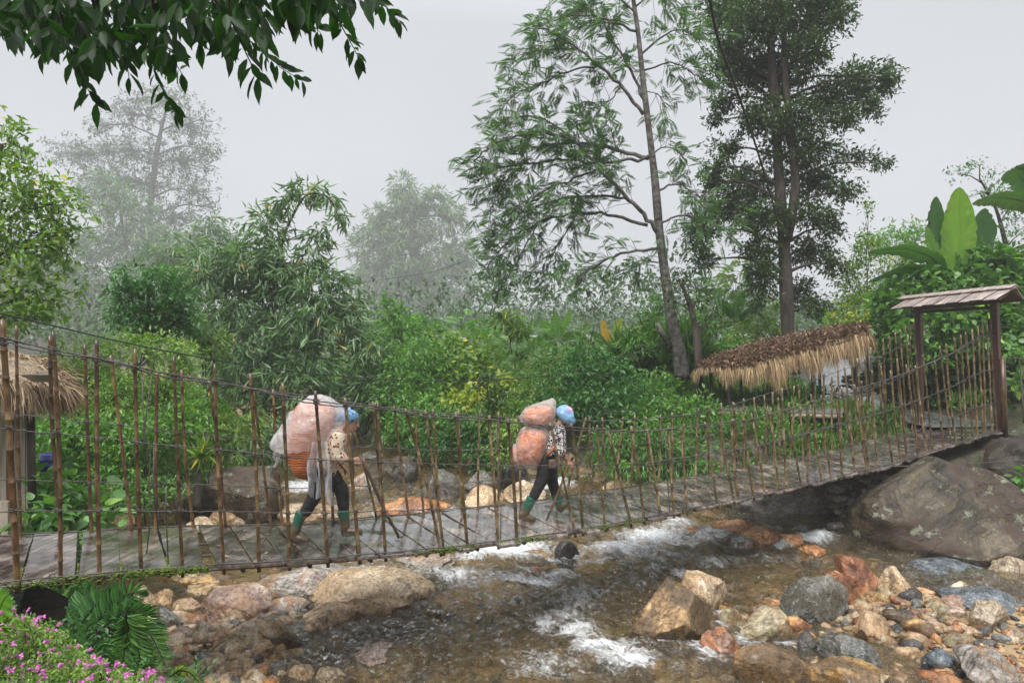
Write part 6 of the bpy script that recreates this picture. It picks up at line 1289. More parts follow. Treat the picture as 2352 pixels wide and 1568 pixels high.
def banana_leaf(parent, pts, wpx, d, tone, seed, face=1.0, split=.15, dd=0.0):
    r = np.random.default_rng(seed); n = 34; pts3 = np.array([P(x, y, d + dd * i / (len(pts) - 1)) for i, (x, y) in enumerate(pts)]); uu = np.linspace(0, len(pts) - 1, n)
    q = np.stack([np.interp(uu, range(len(pts)), pts3[:, k]) for k in range(3)], 1)
    for _ in range(5): q[1:-1] = (q[:-2] + q[2:] + 2 * q[1:-1]) / 4
    T = unit(np.gradient(q, axis=0)); side = unit(np.cross(T, np.array([0, 1., 0]) * face + np.array([0, 0, 1.]) * (1 - face))); nr = np.cross(side, T); W_ = wpx * d / F / 2
    V = []; Fc = []; tn = []; m_ = 5
    for sg in (-1, 1):
        base = len(V); lift = r.uniform(.05, .35)
        for i in range(n):
            u = i / (n - 1); w_ = W_ * (math.sin(math.pi * min(1, max(0, (u - .10) / .90)) ** .75) ** .55 if u > .10 else 0.02) * (1 + .03 * r.normal()); sp = 1 - (r.uniform(.1, .5) if r.random() < split else 0)
            for j in range(m_ + 1):
                v = j / m_; V.append(q[i] + side[i] * sg * w_ * v * (sp if j == m_ else 1) + nr[i] * (lift * w_ * v * (1 - v) * 1.2 + .010 * math.sin(i * 1.9 + sg) * v) - np.array([0, 0, .25 * w_ * v * v * (1 - face)]) + T[i] * .05 * W_ * v * 4 * .3); tn.append(tone + .06 * r.normal() * (v > .5))
        for i in range(n - 1):
            for j in range(m_):
                a = base + i * (m_ + 1) + j; Fc.append((a, a + 1, a + m_ + 2, a + m_ + 1))
    t = MB(); t.tube(q, np.linspace(.018, .004, n) * (d / 16) ** .5, 6); V2 = t.V[0]; f2 = [tuple(i + len(V) for i in f) for f in t.Fc]
    o = np_mesh('leaf', np.array(list(V) + list(V2)), Fc + f2, BAN, parent, True, attrs={'tone': np.clip(tn + [tone + .12] * len(V2), 0, 1)}); return o
def banana(label, base, d, leaves, seed, stem_top=None, r_=.10):
    e = empty('banana_plant', P(*base, d), label, 'banana plant'); t = MB(); tp = stem_top or (base[0], base[1] - 60); t.tube([P(*base, d), (P(*base, d) + P(*tp, d)) / 2, P(*tp, d)], [r_, r_ * .85, r_ * .5], 10)
    t.build('stem', mat_simple('banana_stem', (.10, .09, .03), (.22, .22, .08), 6, .5, .3, rnd=False), e, True)
    for k, (pts, w_, tone, face, *rest) in enumerate(leaves): banana_leaf(e, pts, w_, d + (k % 3 - 1) * .12, tone, seed * 31 + k, face, rest[0] if rest else .15, rest[1] if len(rest) > 1 else 0)
    return e
banana('banana plant with a tall bright upright leaf above the gate roof', (2195, 820), 17.2, [([(2192, 640), (2200, 590), (2205, 500), (2203, 432)], 82, .60, 1.0, .02), ([(2185, 640), (2165, 580), (2150, 510), (2150, 452)], 50, .12, .9, .05), ([(2200, 640), (2235, 590), (2260, 530), (2262, 480)], 72, .10, .95, .03), ([(2185, 650), (2160, 610), (2140, 560), (2128, 520)], 30, .5, .8, .1),
   ([(2185, 640), (2140, 590), (2080, 570), (1996, 578)], 44, .22, .45, .25, -.8), ([(2180, 650), (2130, 620), (2070, 615), (1992, 648)], 46, .10, .4, .3, -.9), ([(2185, 650), (2150, 625), (2110, 622), (2070, 650)], 40, .25, .4, .25, -.6), ([(2205, 645), (2250, 620), (2300, 640), (2340, 690)], 40, .3, .5, .3, .6)], 1, (2192, 640))
banana('banana plant reaching in from the right edge above the gate', (2440, 760), 16.4, [([(2420, 500), (2350, 462), (2290, 452), (2234, 466)], 50, .12, .45, .2, -.6), ([(2420, 480), (2380, 440), (2340, 400), (2300, 410)], 60, .32, .7, .5), ([(2430, 470), (2400, 420), (2370, 400), (2335, 420)], 50, .62, .8, .3), ([(2430, 480), (2400, 420), (2360, 380), (2330, 384)], 24, .1, .5, .1)], 2, (2430, 500))
banana('green banana plant in the distance left of the yellow leaved one', (1282, 850), 26, [([(1282, 780), (1278, 750), (1275, 715)], 26, .45, 1, .1), ([(1282, 785), (1262, 755), (1240, 738)], 22, .5, .8, .2), ([(1284, 780), (1300, 740), (1312, 712)], 18, .5, .9, .2), ([(1280, 785), (1272, 790), (1268, 830)], 28, .35, 1, .2), ([(1284, 785), (1310, 765), (1345, 770)], 20, .25, .6, .3), ([(1280, 782), (1250, 770), (1225, 785)], 20, .3, .6, .3)], 3, (1282, 780))
banana('distant banana plant with torn orange and yellow leaves', (1400, 860), 25, [([(1400, 800), (1392, 765), (1383, 735)], 24, .95, .9, .5), ([(1402, 800), (1415, 760), (1428, 730)], 22, .7, .9, .4), ([(1402, 805), (1435, 775), (1462, 760)], 20, .55, .7, .4), ([(1400, 805), (1375, 775), (1352, 758)], 20, .3, .8, .3), ([(1402, 810), (1412, 805), (1424, 842)], 22, 1.0, .9, .5), ([(1404, 800), (1450, 790), (1490, 775)], 20, .15, .5, .3), ([(1400, 805), (1385, 800), (1378, 826)], 18, .6, .9, .3)], 4, (1400, 800))
banana('single pale banana leaf clump behind the utility pole', (1893, 790), 28, [([(1893, 745), (1895, 725), (1890, 700)], 26, .55, 1, .1), ([(1893, 745), (1880, 730), (1866, 726)], 18, .3, .7, .2), ([(1893, 745), (1910, 735), (1922, 742)], 16, .4, .7, .2)], 5, (1893, 745))
banana('banana plant with long grey green leaves behind the tall tree trunk', (1690, 800), 22, [([(1690, 740), (1720, 715), (1760, 700)], 22, .1, .6, .3), ([(1690, 740), (1665, 700), (1640, 690)], 24, .15, .7, .3), ([(1690, 740), (1695, 700), (1710, 670)], 24, .45, .9, .2), ([(1690, 742), (1660, 745), (1630, 770)], 20, .2, .6, .3)], 6, (1690, 740))
# ---------------------------------------------------------------- thatched shelter on the right bank
STRAW = mat_leaf('straw', (.14, .085, .038), (.50, .36, .19), rough=.75, trans=.1, tcol=(1, .9, .7))
LITTER = mat_simple('roof_leaf_litter', (.05, .03, .02), (.20, .12, .075), 22, .6, .9, .03, rnd=False)
def strands(Lv, P0, dirs, ln, wd, r, tone=None):
    """thin bent straws: two segments each"""
    n = len(P0); dirs = unit(dirs); tone = r.random(n) if tone is None else tone
    side = unit(np.cross(dirs, r.normal(0, 1, (n, 3)))); mid = P0 + dirs * (ln * .5)[:, None]; end = mid + unit(dirs + [0, 0, -.6] + r.normal(0, .12, (n, 3))) * (ln * .5)[:, None]
    V = np.stack([P0 - side * wd, P0 + side * wd, mid + side * wd, mid - side * wd, end], 1); f = np.array([[0, 1, 2], [0, 2, 3], [3, 2, 4]])
    Lv.V.append(V.reshape(-1, 3)); Lv.F.append((f[None] + (np.arange(n) * 5)[:, None, None] + Lv.n).reshape(-1, 3)); Lv.T.append(np.repeat(tone, 5)); Lv.n += n * 5
BK = [(1600, 838, 16.6), (1660, 806, 16.8), (1762, 778, 17), (1860, 760, 17.1), (1914, 750, 17.2), (1994, 743, 17.3)]
EV = [(1608, 846, 15.2), (1660, 846, 15.1), (1710, 846, 15.0), (1777, 826, 15.0), (1830, 812, 15.1), (1880, 800, 15.3), (1914, 786, 15.6), (1994, 762, 16.0)]
def along(tab, u):
    a = np.array([P(*q) for q in tab]); s_ = np.r_[0, np.cumsum(np.linalg.norm(np.diff(a, axis=0), axis=1))]; s_ /= s_[-1]; u = np.asarray(u, float)
    return np.stack([np.interp(u, s_, a[:, k]) for k in range(3)], -1)
def thatch(parent, back, front, th, r, litter=True):
    nu, nv = 70, 14; U_, V_ = np.meshgrid(np.linspace(0, 1, nu), np.linspace(0, 1, nv)); A_ = along(back, U_); B_ = along(front, U_); G = A_ + (B_ - A_) * V_[..., None]
    G[..., 2] += .05 * np.sin(V_ * math.pi) + .03 * fbm(U_ * 14, V_ * 6, 9) + .015 * vnoise(U_ * 60, V_ * 20, 3)
    top = G.reshape(-1, 3); bot = top - [0, 0, th]; f = grid_faces(nv, nu); n = len(top)
    ring = list(range(nu)) + [i * nu + nu - 1 for i in range(1, nv)] + [(nv - 1) * nu + i for i in range(nu - 2, -1, -1)] + [i * nu for i in range(nv - 2, 0, -1)]
    sides = [(ring[i], ring[(i + 1) % len(ring)], ring[(i + 1) % len(ring)] + n, ring[i] + n) for i in range(len(ring))]
    return G, np_mesh('roof', np.concatenate([top, bot]), [tuple(q) for q in f] + [tuple(q[::-1] + n) for q in f] + sides, LITTER, parent, True)
r = np.random.default_rng(31)
shl = empty('thatched_shelter', P(1800, 1000, 15.6), 'open shelter with a sloping thatched roof and a pale straw fringe beside the far railing', 'shelter')
G, rf_o = thatch(shl, BK, EV, .07, r)
Lv = Leaves(); n = 9000; u = r.random(n); v = r.random(n) ** .6; a = along(BK, u); b = along(EV, u); p0 = a + (b - a) * v[:, None] + np.stack([r.normal(0, .02, n), r.normal(0, .02, n), .05 + .02 * r.random(n)], 1)
Lv.add(p0, (b - a) * .3 + r.normal(0, .6, (n, 3)), r.normal(0, .35, (n, 3)) + [0, 0, 1], r.uniform(.05, .12, n), .035, r.random(n) * .9); m_lit = mat_leaf('fallen_leaf', (.045, .026, .018), (.30, .18, .11), (.50, .34, .16), .93, trans=.05); Lv.build('fallen_leaves', m_lit, rf_o)['kind'] = 'stuff'
Lv = Leaves()
for (n, v0, v1, l0, l1) in ((3600, .90, 1.0, .30, .62), (4200, .45, .95, .18, .4)):
    u = r.random(n); v = r.uniform(v0, v1, n); a = along(BK, u); b = along(EV, u); cl = .75 + .45 * vnoise(u * 16, u * 0, 4); ln = r.uniform(l0, l1, n) * cl
    ln *= np.interp(u, [0, .1, .35, .5, .75, 1], [.9, 1.0, 1.45, 1.65, 1.4, 1.4])
    strands(Lv, a + (b - a) * v[:, None] + [0, 0, .03], unit(b - a) * .55 + np.array([0, 0, -.8]) + r.normal(0, .14, (n, 3)), ln, .007, r)
n = 500; u = r.random(n) * 0 + 1; v = r.random(n); a = along(BK, u); b = along(EV, u); strands(Lv, a + (b - a) * v[:, None], np.array([.3, 0, -1.]) + r.normal(0, .14, (n, 3)), r.uniform(.3, .6, n), .008, r)
u = u * 0; a = along(BK, u); b = along(EV, u); strands(Lv, a + (b - a) * v[:, None], np.array([-.3, 0, -1.]) + r.normal(0, .14, (n, 3)), r.uniform(.2, .4, n), .008, r)
Lv.build('straw_fringe', STRAW, rf_o)
for x, y0, y1, d in ((1632, 850, 985, 15.4), (1672, 850, 1010, 15.2), (1962, 770, 930, 16.2), (1990, 760, 900, 17.1), (1700, 810, 960, 16.9), (1865, 800, 960, 15.5), (1880, 770, 900, 17)):
    t = MB(); a, b = P(x, y0, d), P(x, y1, d); g_ = min(b[2], float(H(b[0], b[1])) - .1); a_ = (a + np.array([a[0] + .05, a[1], g_])) / 2; b = np.array([a[0] + .05, a[1], g_]); limb(t, [a, a_, b], .035, .042, r, .01, 8); t.build('post', BARK, shl, True)
t = MB(); t.tube([along(EV, .0) - [0, 0, .05], along(EV, .35) - [0, 0, .05], along(EV, .7) - [0, 0, .05], along(EV, 1.0) - [0, 0, .05]], .028, 7); t.tube([along(BK, .0) - [0, 0, .05], along(BK, .5) - [0, 0, .05], along(BK, 1.0) - [0, 0, .05]], .03, 7); t.build('beam', BARK, shl, True)
# plank platform
pf = empty('plank_platform', P(1790, 1010, 14.6), 'low grey plank platform on posts under the thatched shelter', 'platform')
c1, c2, c3, c4 = P(1650, 946, 14.6), P(1935, 975, 13.9), P(1945, 942, 15.6), P(1690, 926, 16.2)
z_ = 2.04
for c_ in (c1, c2, c3, c4): c_[2] = z_
BOARD = mat_simple('weathered_board', (.07, .06, .055), (.19, .17, .155), 5, .35, .5, .006, vec=(1, 6, 1))
for k in range(11):
    u0, u1 = k / 11 + .004, (k + 1) / 11 - .004; a, b = c1 + (c4 - c1) * u0, c1 + (c4 - c1) * u1; c_, d_ = c2 + (c3 - c2) * u0, c2 + (c3 - c2) * u1
    V = [a, b, d_, c_]; V = V + [q - np.array([0, 0, .03]) for q in V]; o = np_mesh('plank', V, [(3, 2, 1, 0), (4, 5, 6, 7), (0, 1, 5, 4), (1, 2, 6, 5), (2, 3, 7, 6), (3, 0, 4, 7)], BOARD, pf)
for a, b in ((c1, c2), (c4, c3)):
    t = MB(); t.tube([a - [0, 0, .075], (a + b) / 2 - [0, 0, .08], b - [0, 0, .075]], .045, 8); t.build('beam', mat_simple('pale_beam', (.16, .11, .07), (.34, .27, .20), 8, .6, .4, .01), pf, True)
for c_ in (c1, c2, c3, c4, (c1 + c2) / 2, (c3 + c4) / 2):
    q = c_ + ((c1 + c3) / 2 - c_) * .06; t = MB(); t.tube([q - [0, 0, .06], [q[0], q[1], float(H(q[0], q[1])) - .2]], .05, 8); t.build('leg', BARK, pf, True)
# path
m, nt, N, L, bs = new_mat('wet_concrete'); t1 = tex(N, L, 'Noise', 3, detail=7); rp_ = ramp(N, [(.3, (.10, .10, .10)), (.7, (.24, .24, .235))]); L.new(t1.outputs['Fac'], rp_.inputs[0]); L.new(rp_.outputs[0], bs.inputs['Base Color']); bs.inputs['Roughness'].default_value = .18; bump(N, L, bs, t1.outputs['Fac'], .3, .01)
PT = [(9.6, 14.4, 1.5), (9.4, 16, 1.5), (9.2, 18, 1.5), (9.6, 20, 1.5), (10.8, 23, 1.5), (12.4, 27, 1.5)]; V = []
for k in range(len(PT) * 4 - 3):
    u = k / 4; x_, y_, w_ = (float(np.interp(u, range(len(PT)), [p_[i] for p_ in PT])) for i in range(3))
    for s_ in (-1, -.5, 0, .5, 1): X_ = x_ + s_ * w_ * .5; V.append((X_, y_, max(float(H(X_, y_)), 1.66 + .012 * (y_ - 14)) + .03))
pth = np_mesh('path', np.array(V), grid_faces(len(PT) * 4 - 3, 5), m, smooth=True); tag(pth, 'wet concrete footpath leading away behind the shelter', kind='structure')
# motorbike
mk = empty('motorbike', P(2000, 905, 18.5), 'dark motorbike parked on the path behind the railing', 'motorbike')
MB_DARK = mat_simple('black_metal', (.008, .008, .01), (.03, .03, .032), 20, .25, 0, rnd=False); RUB = mat_simple('tyre_rubber', (.01, .01, .01), (.025, .025, .025), 40, .8, 0, rnd=False); CHR = mat_simple('worn_chrome', (.3, .3, .3), (.5, .5, .5), 30, .25, 0, rnd=False)
o0 = np.array(mk.location); o0[2] = 1.72; ux = unit(np.array([.92, -.38, 0])); uy = np.array([-ux[1], ux[0], 0]); uz = np.array([0, 0, 1.])
q3 = lambda a, b, c=0: o0 + ux * a + uz * b + uy * c
for s_ in (-.62, .62):
    an = np.linspace(0, 2 * math.pi, 25); t = MB(); t.tube([q3(s_ + .27 * math.cos(u), .30 + .27 * math.sin(u)) for u in an], .042, 8, cap=False); w_ = t.build('wheel', RUB, mk, True)
    t = MB(); t.tube([q3(s_, .30, -.06), q3(s_, .30, .06)], .05, 10)
    for k in range(10): t.tube([q3(s_, .30), q3(s_ + .25 * math.cos(k * .628), .30 + .25 * math.sin(k * .628))], .004, 4)
    t.build('rim', CHR, w_, True)
t = MB(); ellipse_loft(t, [(q3(-.72, .70), uz * .05, uy * .06), (q3(-.5, .70), uz * .10, uy * .10), (q3(-.1, .62), uz * .12, uy * .11), (q3(.1, .52), uz * .12, uy * .09), (q3(.28, .62), uz * .2, uy * .10), (q3(.42, .82), uz * .14, uy * .08)], 14); t.tube([q3(.1, .5), q3(-.3, .38), q3(-.62, .32)], .05, 8); t.build('body', MB_DARK, mk, True)
t = MB(); ellipse_loft(t, [(q3(-.7, .80), uz * .03, uy * .09), (q3(-.5, .82), uz * .05, uy * .13), (q3(-.1, .78), uz * .05, uy * .13), (q3(.12, .76), uz * .03, uy * .08)], 14); t.build('seat', RUB, mk, True)
t = MB(); t.tube([q3(.62, .30, -.08), q3(.46, .85, -.06), q3(.40, 1.0, -.05)], .02, 6); t.tube([q3(.62, .30, .08), q3(.46, .85, .06), q3(.40, 1.0, .05)], .02, 6); t.build('fork', CHR, mk, True)
t = MB(); t.tube([q3(.28, 1.04, -.34), q3(.38, 1.02, -.2), q3(.42, 1.0, 0), q3(.38, 1.02, .2), q3(.28, 1.04, .34)], .014, 6); t.tube([q3(.36, 1.02, -.22), q3(.40, 1.2, -.3)], .006, 4); t.tube([q3(.36, 1.02, .22), q3(.40, 1.2, .3)], .006, 4); t.ball(q3(.40, 1.22, -.32), np.array([.05, .02, .04])); t.ball(q3(.40, 1.22, .32), np.array([.05, .02, .04])); t.build('handlebar', MB_DARK, mk, True)
t = MB(); t.ball(q3(.50, .92), .085, 12, 8); t.build('headlight', CHR, mk, True)
t = MB(); t.tube([q3(.05, .36, -.1), q3(-.3, .30, -.12), q3(-.8, .36, -.14)], .03, 8); t.build('exhaust', CHR, mk, True)
# tall white sack
t = MB(); V, Fc = rock_shape(321, 3, 2); t.add(V * np.array([.16, .14, .42]) + P(1990, 830, 18), [tuple(f) for f in Fc]); o = t.build('white_bag', plastic('white_bag_plastic', (.75, .76, .78), .1), None, True); tag(o, 'white plastic bag hanging under the right end of the thatched roof', 'bag')
# ---------------------------------------------------------------- utility pole and cables
t = MB(); t.tube([P(1916, 800, 30), P(1908, 703, 30)], [.11, .09], 8); t.tube([P(1893, 703, 30), P(1924, 708, 30)], .04, 5); up_ = t.build('utility_pole', BARK_FAR); tag(up_, 'thin utility pole rising behind the thatched roof', 'utility pole')
BLK = mat_simple('black_cable', (.008, .008, .008), (.02, .02, .02), 30, .6, 0, rnd=False)
def cable(label, pts, r_):
    a = np.array([P(*q) for q in pts]); uu = np.linspace(0, len(a) - 1, 50); q = np.stack([np.interp(uu, range(len(a)), a[:, k]) for k in range(3)], 1)
    for _ in range(8): q[1:-1] = (q[:-2] + q[2:] + 2 * q[1:-1]) / 4
    t = MB(); t.tube(q, r_, 6); o = t.build('cable', BLK, None, True); tag(o, label, 'cable'); return q
qc = cable('thick twisted black cable hanging down in front of the tall dark tree', [(1600, -220, 7), (1630, 0, 8), (1648, 90, 9), (1688, 195, 10.5), (1735, 330, 13), (1768, 440, 15.5), (1790, 520, 17.5)], .019)
an = np.linspace(0, 1, 400); c_ = np.stack([np.interp(an * 49, range(50), qc[:, k]) for k in range(3)], 1) + np.stack([.014 * np.cos(an * 260), an * 0, .0 * an], 1); t = MB(); t.tube(c_, .013, 4); o = t.build('twisted_strand', BLK, None, True); cb = [q for q in bpy.data.objects if q.get('label', '').startswith('thick twisted')][0]; o.parent = cb
cable('long thin cable sagging over the railing from the left edge', [(-300, 650, 6), (0, 720, 6.5), (117, 746, 7), (264, 783, 7.6), (410, 812, 8.3), (612, 847, 9.3), (770, 864, 10), (995, 879, 11), (1218, 870, 12), (1327, 853, 12.6), (1500, 800, 13.5), (1600, 760, 14.2)], .008)
cable('thin wire running down to the utility pole', [(1840, 640, 29), (1862, 665, 29.5), (1908, 706, 30), (1960, 735, 31)], .012)
cable('grey wire looping behind the far railing right of the second walker', [(1150, 905 + 100, 13), (1330, 965, 12), (1400, 948, 12), (1470, 932, 12), (1520, 938, 12.4), (1600, 960, 13), (1660, 975, 13.5)], .007)
cable('faint wire high across the misty bamboo grove', [(820, 650, 30), (1000, 625, 30), (1150, 568, 30), (1250, 560, 30)], .010)
# ---------------------------------------------------------------- hut on the left
hut = empty('thatched_hut', P(10, 1235, 8.4), 'small plank walled hut with a shaggy thatched roof at the left edge', 'hut')
PALE = mat_simple('pale_plank', (.22, .17, .13), (.48, .41, .33), 4, .7, .4, .008, vec=(4, 4, .5), detail=8); REDW = mat_simple('red_brown_plank', (.10, .035, .02), (.22, .09, .05), 5, .6, .4, .006, vec=(4, 4, .5))
for k, (x0, x1, y0, mt) in enumerate(((62, 74, 905, PALE), (48, 61, 912, PALE), (34, 47, 915, PALE), (18, 33, 915, REDW), (-20, 17, 915, PALE), (-70, -22, 915, PALE), (-130, -72, 915, PALE))):
    d = 8.5; a, b = P(x0, y0, d), P(x1, 1250, d); t = MB(); t.box((a + b) / 2, [(b[0] - a[0]) / 2, 0, 0], [0, .02 + .004 * (k % 2), 0], [0, 0, (a[2] - b[2]) / 2]); bevel(t.build('wall_board', mt, hut), .004)
t = MB(); a, b = P(-60, 1150, 8.3), P(22, 1250, 8.3); t.box((a + b) / 2, [(b[0] - a[0]) / 2, 0, 0], [0, .03, 0], [0, 0, (a[2] - b[2]) / 2]); bevel(t.build('low_panel', PALE, hut), .004)
r = np.random.default_rng(41)
RB = [(-300, 790, 9.0), (-100, 798, 9.0), (20, 806, 9.0), (75, 822, 9.0)]; RF = [(-300, 880, 7.7), (-60, 890, 7.8), (60, 885, 8.1), (128, 880, 8.5)]
G, hr = thatch(hut, RB, RF, .10, r); hr.data.materials[0] = mat_simple('old_thatch', (.10, .07, .045), (.30, .23, .15), 20, .8, .8, .02, rnd=False)
Lv = Leaves()
for (n, v0, v1, l0, l1) in ((2600, .0, .95, .25, .5), (2200, .9, 1.0, .25, .55)):
    u = r.random(n) ** .6; v = r.uniform(v0, v1, n); a = along(RB, u); b = along(RF, u); strands(Lv, a + (b - a) * v[:, None] + [0, 0, .03], unit(b - a) * .9 + np.array([0, 0, -.12 if v1 < 1 else -.8]) + r.normal(0, .14, (n, 3)), r.uniform(l0, l1, n), .006, r)
n = 2600; v = r.random(n) ** .8; a = along(RB, v * 0 + 1); b = along(RF, v * 0 + 1); p0 = a + (b - a) * v[:, None] + r.normal(0, .03, (n, 3)); strands(Lv, p0, np.array([.55, -.1, -.55]) + r.normal(0, .25, (n, 3)), r.uniform(.25, .62, n), .006, r)
Lv.build('straw', mat_leaf('old_straw', (.10, .06, .03), (.42, .31, .19), rough=.8, trans=.1, tcol=(1, .9, .7)), hr)
t = MB(); a = P(95, 868, 8.0); t.box(a, [.17, 0, .0], [0, .12, -.05], [0, .0, .006]); t.build('metal_sheet', mat_simple('grey_metal', (.25, .25, .26), (.4, .4, .41), 9, .35, 0, rnd=False), hut)
t = MB(); t.tube([P(-100, 905, 8.35), P(60, 903, 8.35)], .04, 8); t.tube([P(70, 900, 8.4), P(75, 1250, 8.4)], .045, 8); t.build('beam', BARK, hut, True)
# barrel
t = MB(); c_ = P(113, 1080, 9.8); s_ = 9.8 / F; an_ = [(0, .95), (2, 1), (10, 1), (11, 1.04), (13, 1.04), (14, 1), (24, 1), (25, 1.04), (27, 1.04), (28, 1), (38, .98), (40, .8)]
ellipse_loft(t, [(c_ + [0, 0, h_ * s_], np.array([19 * s_ * k_, 0, 0]), np.array([0, 19 * s_ * k_, 0])) for h_, k_ in an_], 20)
o = t.build('barrel', mat_simple('blue_plastic', (.012, .022, .12), (.03, .05, .22), 6, .35, 0, rnd=False), None, True); tag(o, 'blue plastic barrel in the bushes beside the hut', 'barrel')
t = MB(); t.tube([c_ + [0, 0, 39 * s_], c_ + [0, 0, 42 * s_]], 8 * s_, 12); lid = t.build('lid', mat_simple('blue_lid', (.01, .02, .1), (.02, .03, .15), 6, .4, 0, rnd=False), None, True); lid.parent = o
# ---------------------------------------------------------------- near plants, bottom left
r = np.random.default_rng(51); G2 = LEAF['fresh']
def fern(label, fronds, d, seed, mat=LEAF['mid'], wl=.10):
    e = empty('fern', P(*fronds[0][0], d), label, 'fern')
    for pts in fronds:
        q = np.array([P(x, y, d + .04 * i) for i, (x, y) in enumerate(pts)]); uu = np.linspace(0, len(pts) - 1, 30); q = np.stack([np.interp(uu, range(len(pts)), q[:, k]) for k in range(3)], 1)
        for _ in range(3): q[1:-1] = (q[:-2] + q[2:] + 2 * q[1:-1]) / 4
        T = unit(np.gradient(q, axis=0)); sd = unit(np.cross(T, [0, 1., .25])); Lv = Leaves(); t = MB(); t.tube(q, np.linspace(.006, .002, 30), 5)
        for i in range(2, 30):
            u = i / 29; ln = wl * (math.sin(math.pi * min(1, u * .85 + .12)) ** .7 + .15)
            for sg in (-1, 1):
                Lv.add(q[i][None], (sd[i] * sg + T[i] * .55 + np.array([0, 0, -.15]) + r.normal(0, .05, 3))[None], (np.array([0, -1., .6]) + r.normal(0, .15, 3))[None], ln, ln * .17, r.random(), T_FINE)
        f_ = Lv.build('frond', mat, e); st_ = t.build('midrib', LEAF['shade'], f_, True)
    return e
def zb(x, y): return (x / 3.4133, (1500 + y / 2.6133) / 1.30612)
fern('large fern with broad bright fronds arching down by the left shore', [[zb(980, 880), zb(1040, 980), zb(1080, 1150), zb(1130, 1380)], [zb(980, 900), zb(1010, 1000), zb(980, 1150), zb(960, 1330)], [zb(960, 900), zb(1080, 960), zb(1200, 1080), zb(1280, 1250)]], 3.9, 1, LEAF['fresh'], .10)
fern('dark arching fern under the left deck edge', [[zb(640, 960), zb(760, 800), zb(900, 760), zb(1080, 860)], [zb(700, 1000), zb(860, 850), zb(1020, 720), zb(1130, 760)], [zb(800, 1000), zb(980, 860), zb(1150, 900), zb(1300, 1080)], [zb(560, 1000), zb(640, 880), zb(700, 780), zb(640, 660)]], 4.3, 2, LEAF['deep'], .11)
fern('bright green fern spray curling at the left bottom', [[zb(1330, 1380), zb(1400, 1330), zb(1480, 1340), zb(1560, 1420)], [zb(240, 1060), zb(300, 1010), zb(350, 985), zb(395, 975)]], 3.3, 3, LEAF['lime'], .035)
e = empty('broad_leaved_plant', P(-20, 1500, 2.6), 'pale green lobed leaf cut by the left edge under the deck', 'plant')
for k, (pts, w_) in enumerate((([(-60, 1480), (-20, 1430), (10, 1370), (20, 1362)], 70), ([(-50, 1470), (0, 1440), (40, 1440), (75, 1460)], 40))): banana_leaf(e, pts, w_, 2.7, .52, 900 + k, .9, .3)
e = empty('strap_leaved_plant', P(*zb(700, 1300), 3.6), 'plant with long wavy dark green strap leaves between the fern and the pink flowers', 'plant')
for k, pts in enumerate(([zb(700, 1250), zb(640, 1050), zb(580, 900), zb(510, 830)], [zb(700, 1250), zb(800, 1120), zb(900, 1130), zb(970, 1200)], [zb(690, 1260), zb(600, 1150), zb(500, 1120), zb(430, 1160)], [zb(720, 1250), zb(840, 1200), zb(900, 1260), zb(940, 1330)], [zb(680, 1250), zb(620, 1110), zb(700, 960), zb(780, 940)], [zb(650, 1250), zb(520, 1020), zb(460, 960), zb(400, 960)])):
    banana_leaf(e, pts, 20, 3.6 + .05 * k, .22, 950 + k, .8, .05)
fs = empty('flowering_shrub', P(60, 1568, 2.7), 'low shrub dotted with small pink flowers in the bottom left corner', 'shrub'); Lv = Leaves(); n = 1500; CC = []; 
while len(CC) < n:
    x, y = r.uniform(-120, 400), r.uniform(1395, 1700)
    if y > np.interp(x, [-120, 0, 60, 110, 160, 220, 300, 400], [1395, 1412, 1412, 1432, 1478, 1518, 1545, 1575]) + r.normal(0, 5): CC.append(P(x, y, 2.75 - (y - 1400) * .0012 + r.uniform(-.12, .25)))
CC = np.array(CC); OO = unit(r.normal(0, 1, CC.shape) + [0, 0, .8]); clusters(Lv, CC, OO, 'small', r, .26, 12); Lv.build('foliage', LEAF['lime'], fs)
t = MB()
for p_ in CC[::14]: t.tube([p_, p_ + [r.normal(0, .02), .03, -.15], p_ + [0, .06, -.4]], .002, 3, cap=False)
t.build('stem', BARK, fs)
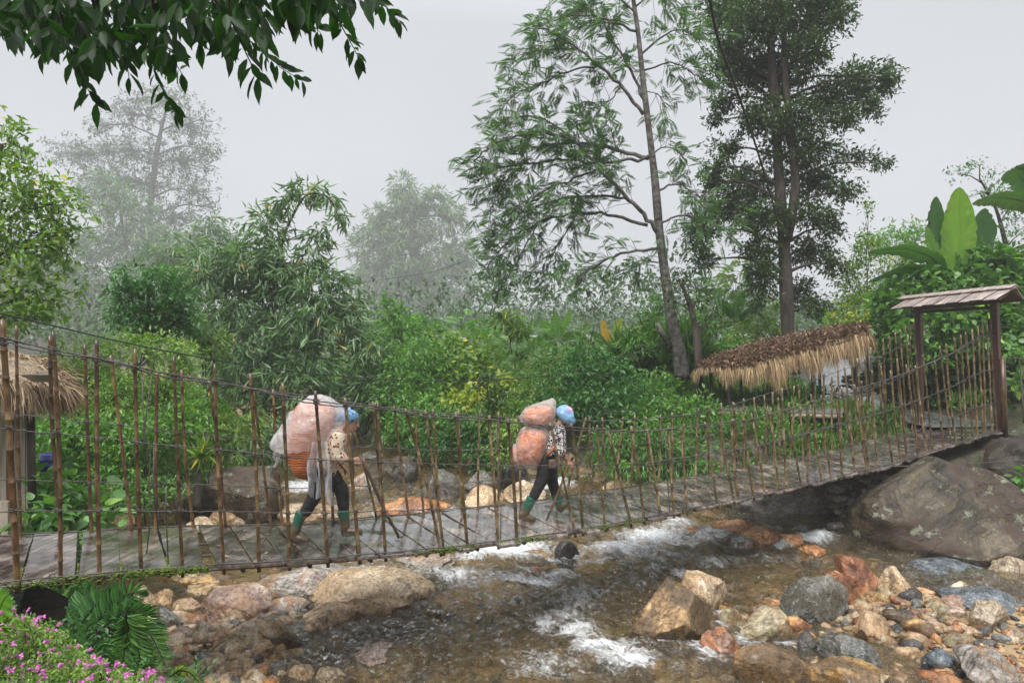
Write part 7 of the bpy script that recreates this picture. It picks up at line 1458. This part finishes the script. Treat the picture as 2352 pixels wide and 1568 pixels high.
Fl = Leaves(); FLW = mat_leaf('pink_petal', (.42, .07, .32), (.70, .22, .58), trans=.3, tcol=(1.2, .8, 1.1)); k_ = CC[r.random(len(CC)) < .36] + r.normal(0, .012, (1, 3)) - [0, .03, 0]; idx = np.repeat(np.arange(len(k_)), 5)
Fl.add(k_[idx] + [0, 0, .012], r.normal(0, 1, (len(idx), 3)), r.normal(0, .3, (len(idx), 3)) + [0, -.6, 1], .014, .010, r.random(len(idx))); Fl.build('flowers', FLW, fs)
SH('dark leafy plants filling the shaded corner below the left deck', [(170, 1470, 90, 30, 4.2), (250, 1500, 70, 30, 4.1), (330, 1530, 50, 30, 4.0), (420, 1560, 60, 20, 4.6)], 'small', 'deep', dens=500, n=7, size=.6, seed=90, stem_r=.006)
# leaves fallen on the deck
Lv = Leaves(); r = np.random.default_rng(61); pts = np.array([deck_at(r.uniform(500, 1900), r.uniform(.05, .95)) + [0, 0, .012] for _ in range(90)]); Lv.add(pts, r.normal(0, 1, (90, 3)) * [1, 1, .05], r.normal(0, .12, (90, 3)) + [0, 0, 1], r.uniform(.03, .08, 90), .025, r.random(90)); o = Lv.build('fallen_leaves', m_lit); tag(o, 'small fallen leaves scattered on the wet deck', kind='stuff')
# ---------------------------------------------------------------- haze
m = bpy.data.materials.new('mist'); m.use_nodes = True; N = m.node_tree.nodes; N.remove(N['Principled BSDF'])
pv = N.new('ShaderNodeVolumePrincipled'); pv.inputs['Color'].default_value = (.97, .975, .985, 1); pv.inputs['Density'].default_value = HAZE; pv.inputs['Anisotropy'].default_value = .0
m.node_tree.links.new(pv.outputs[0], N['Material Output'].inputs['Volume'])
x0, x1, y0, y1, z0, z1 = -262, 262, -6, 285, -8, 82
Vb = [(x, y, z) for x in (x0, x1) for y in (y0, y1) for z in (z0, z1)]
hz = np_mesh('haze', np.array(Vb, float), [(0, 1, 3, 2), (4, 6, 7, 5), (0, 4, 5, 1), (2, 3, 7, 6), (0, 2, 6, 4), (1, 5, 7, 3)], m); tag(hz, 'pale mist filling the valley', kind='stuff')
for o in bpy.data.objects:
    if 'org' in o: del o['org']
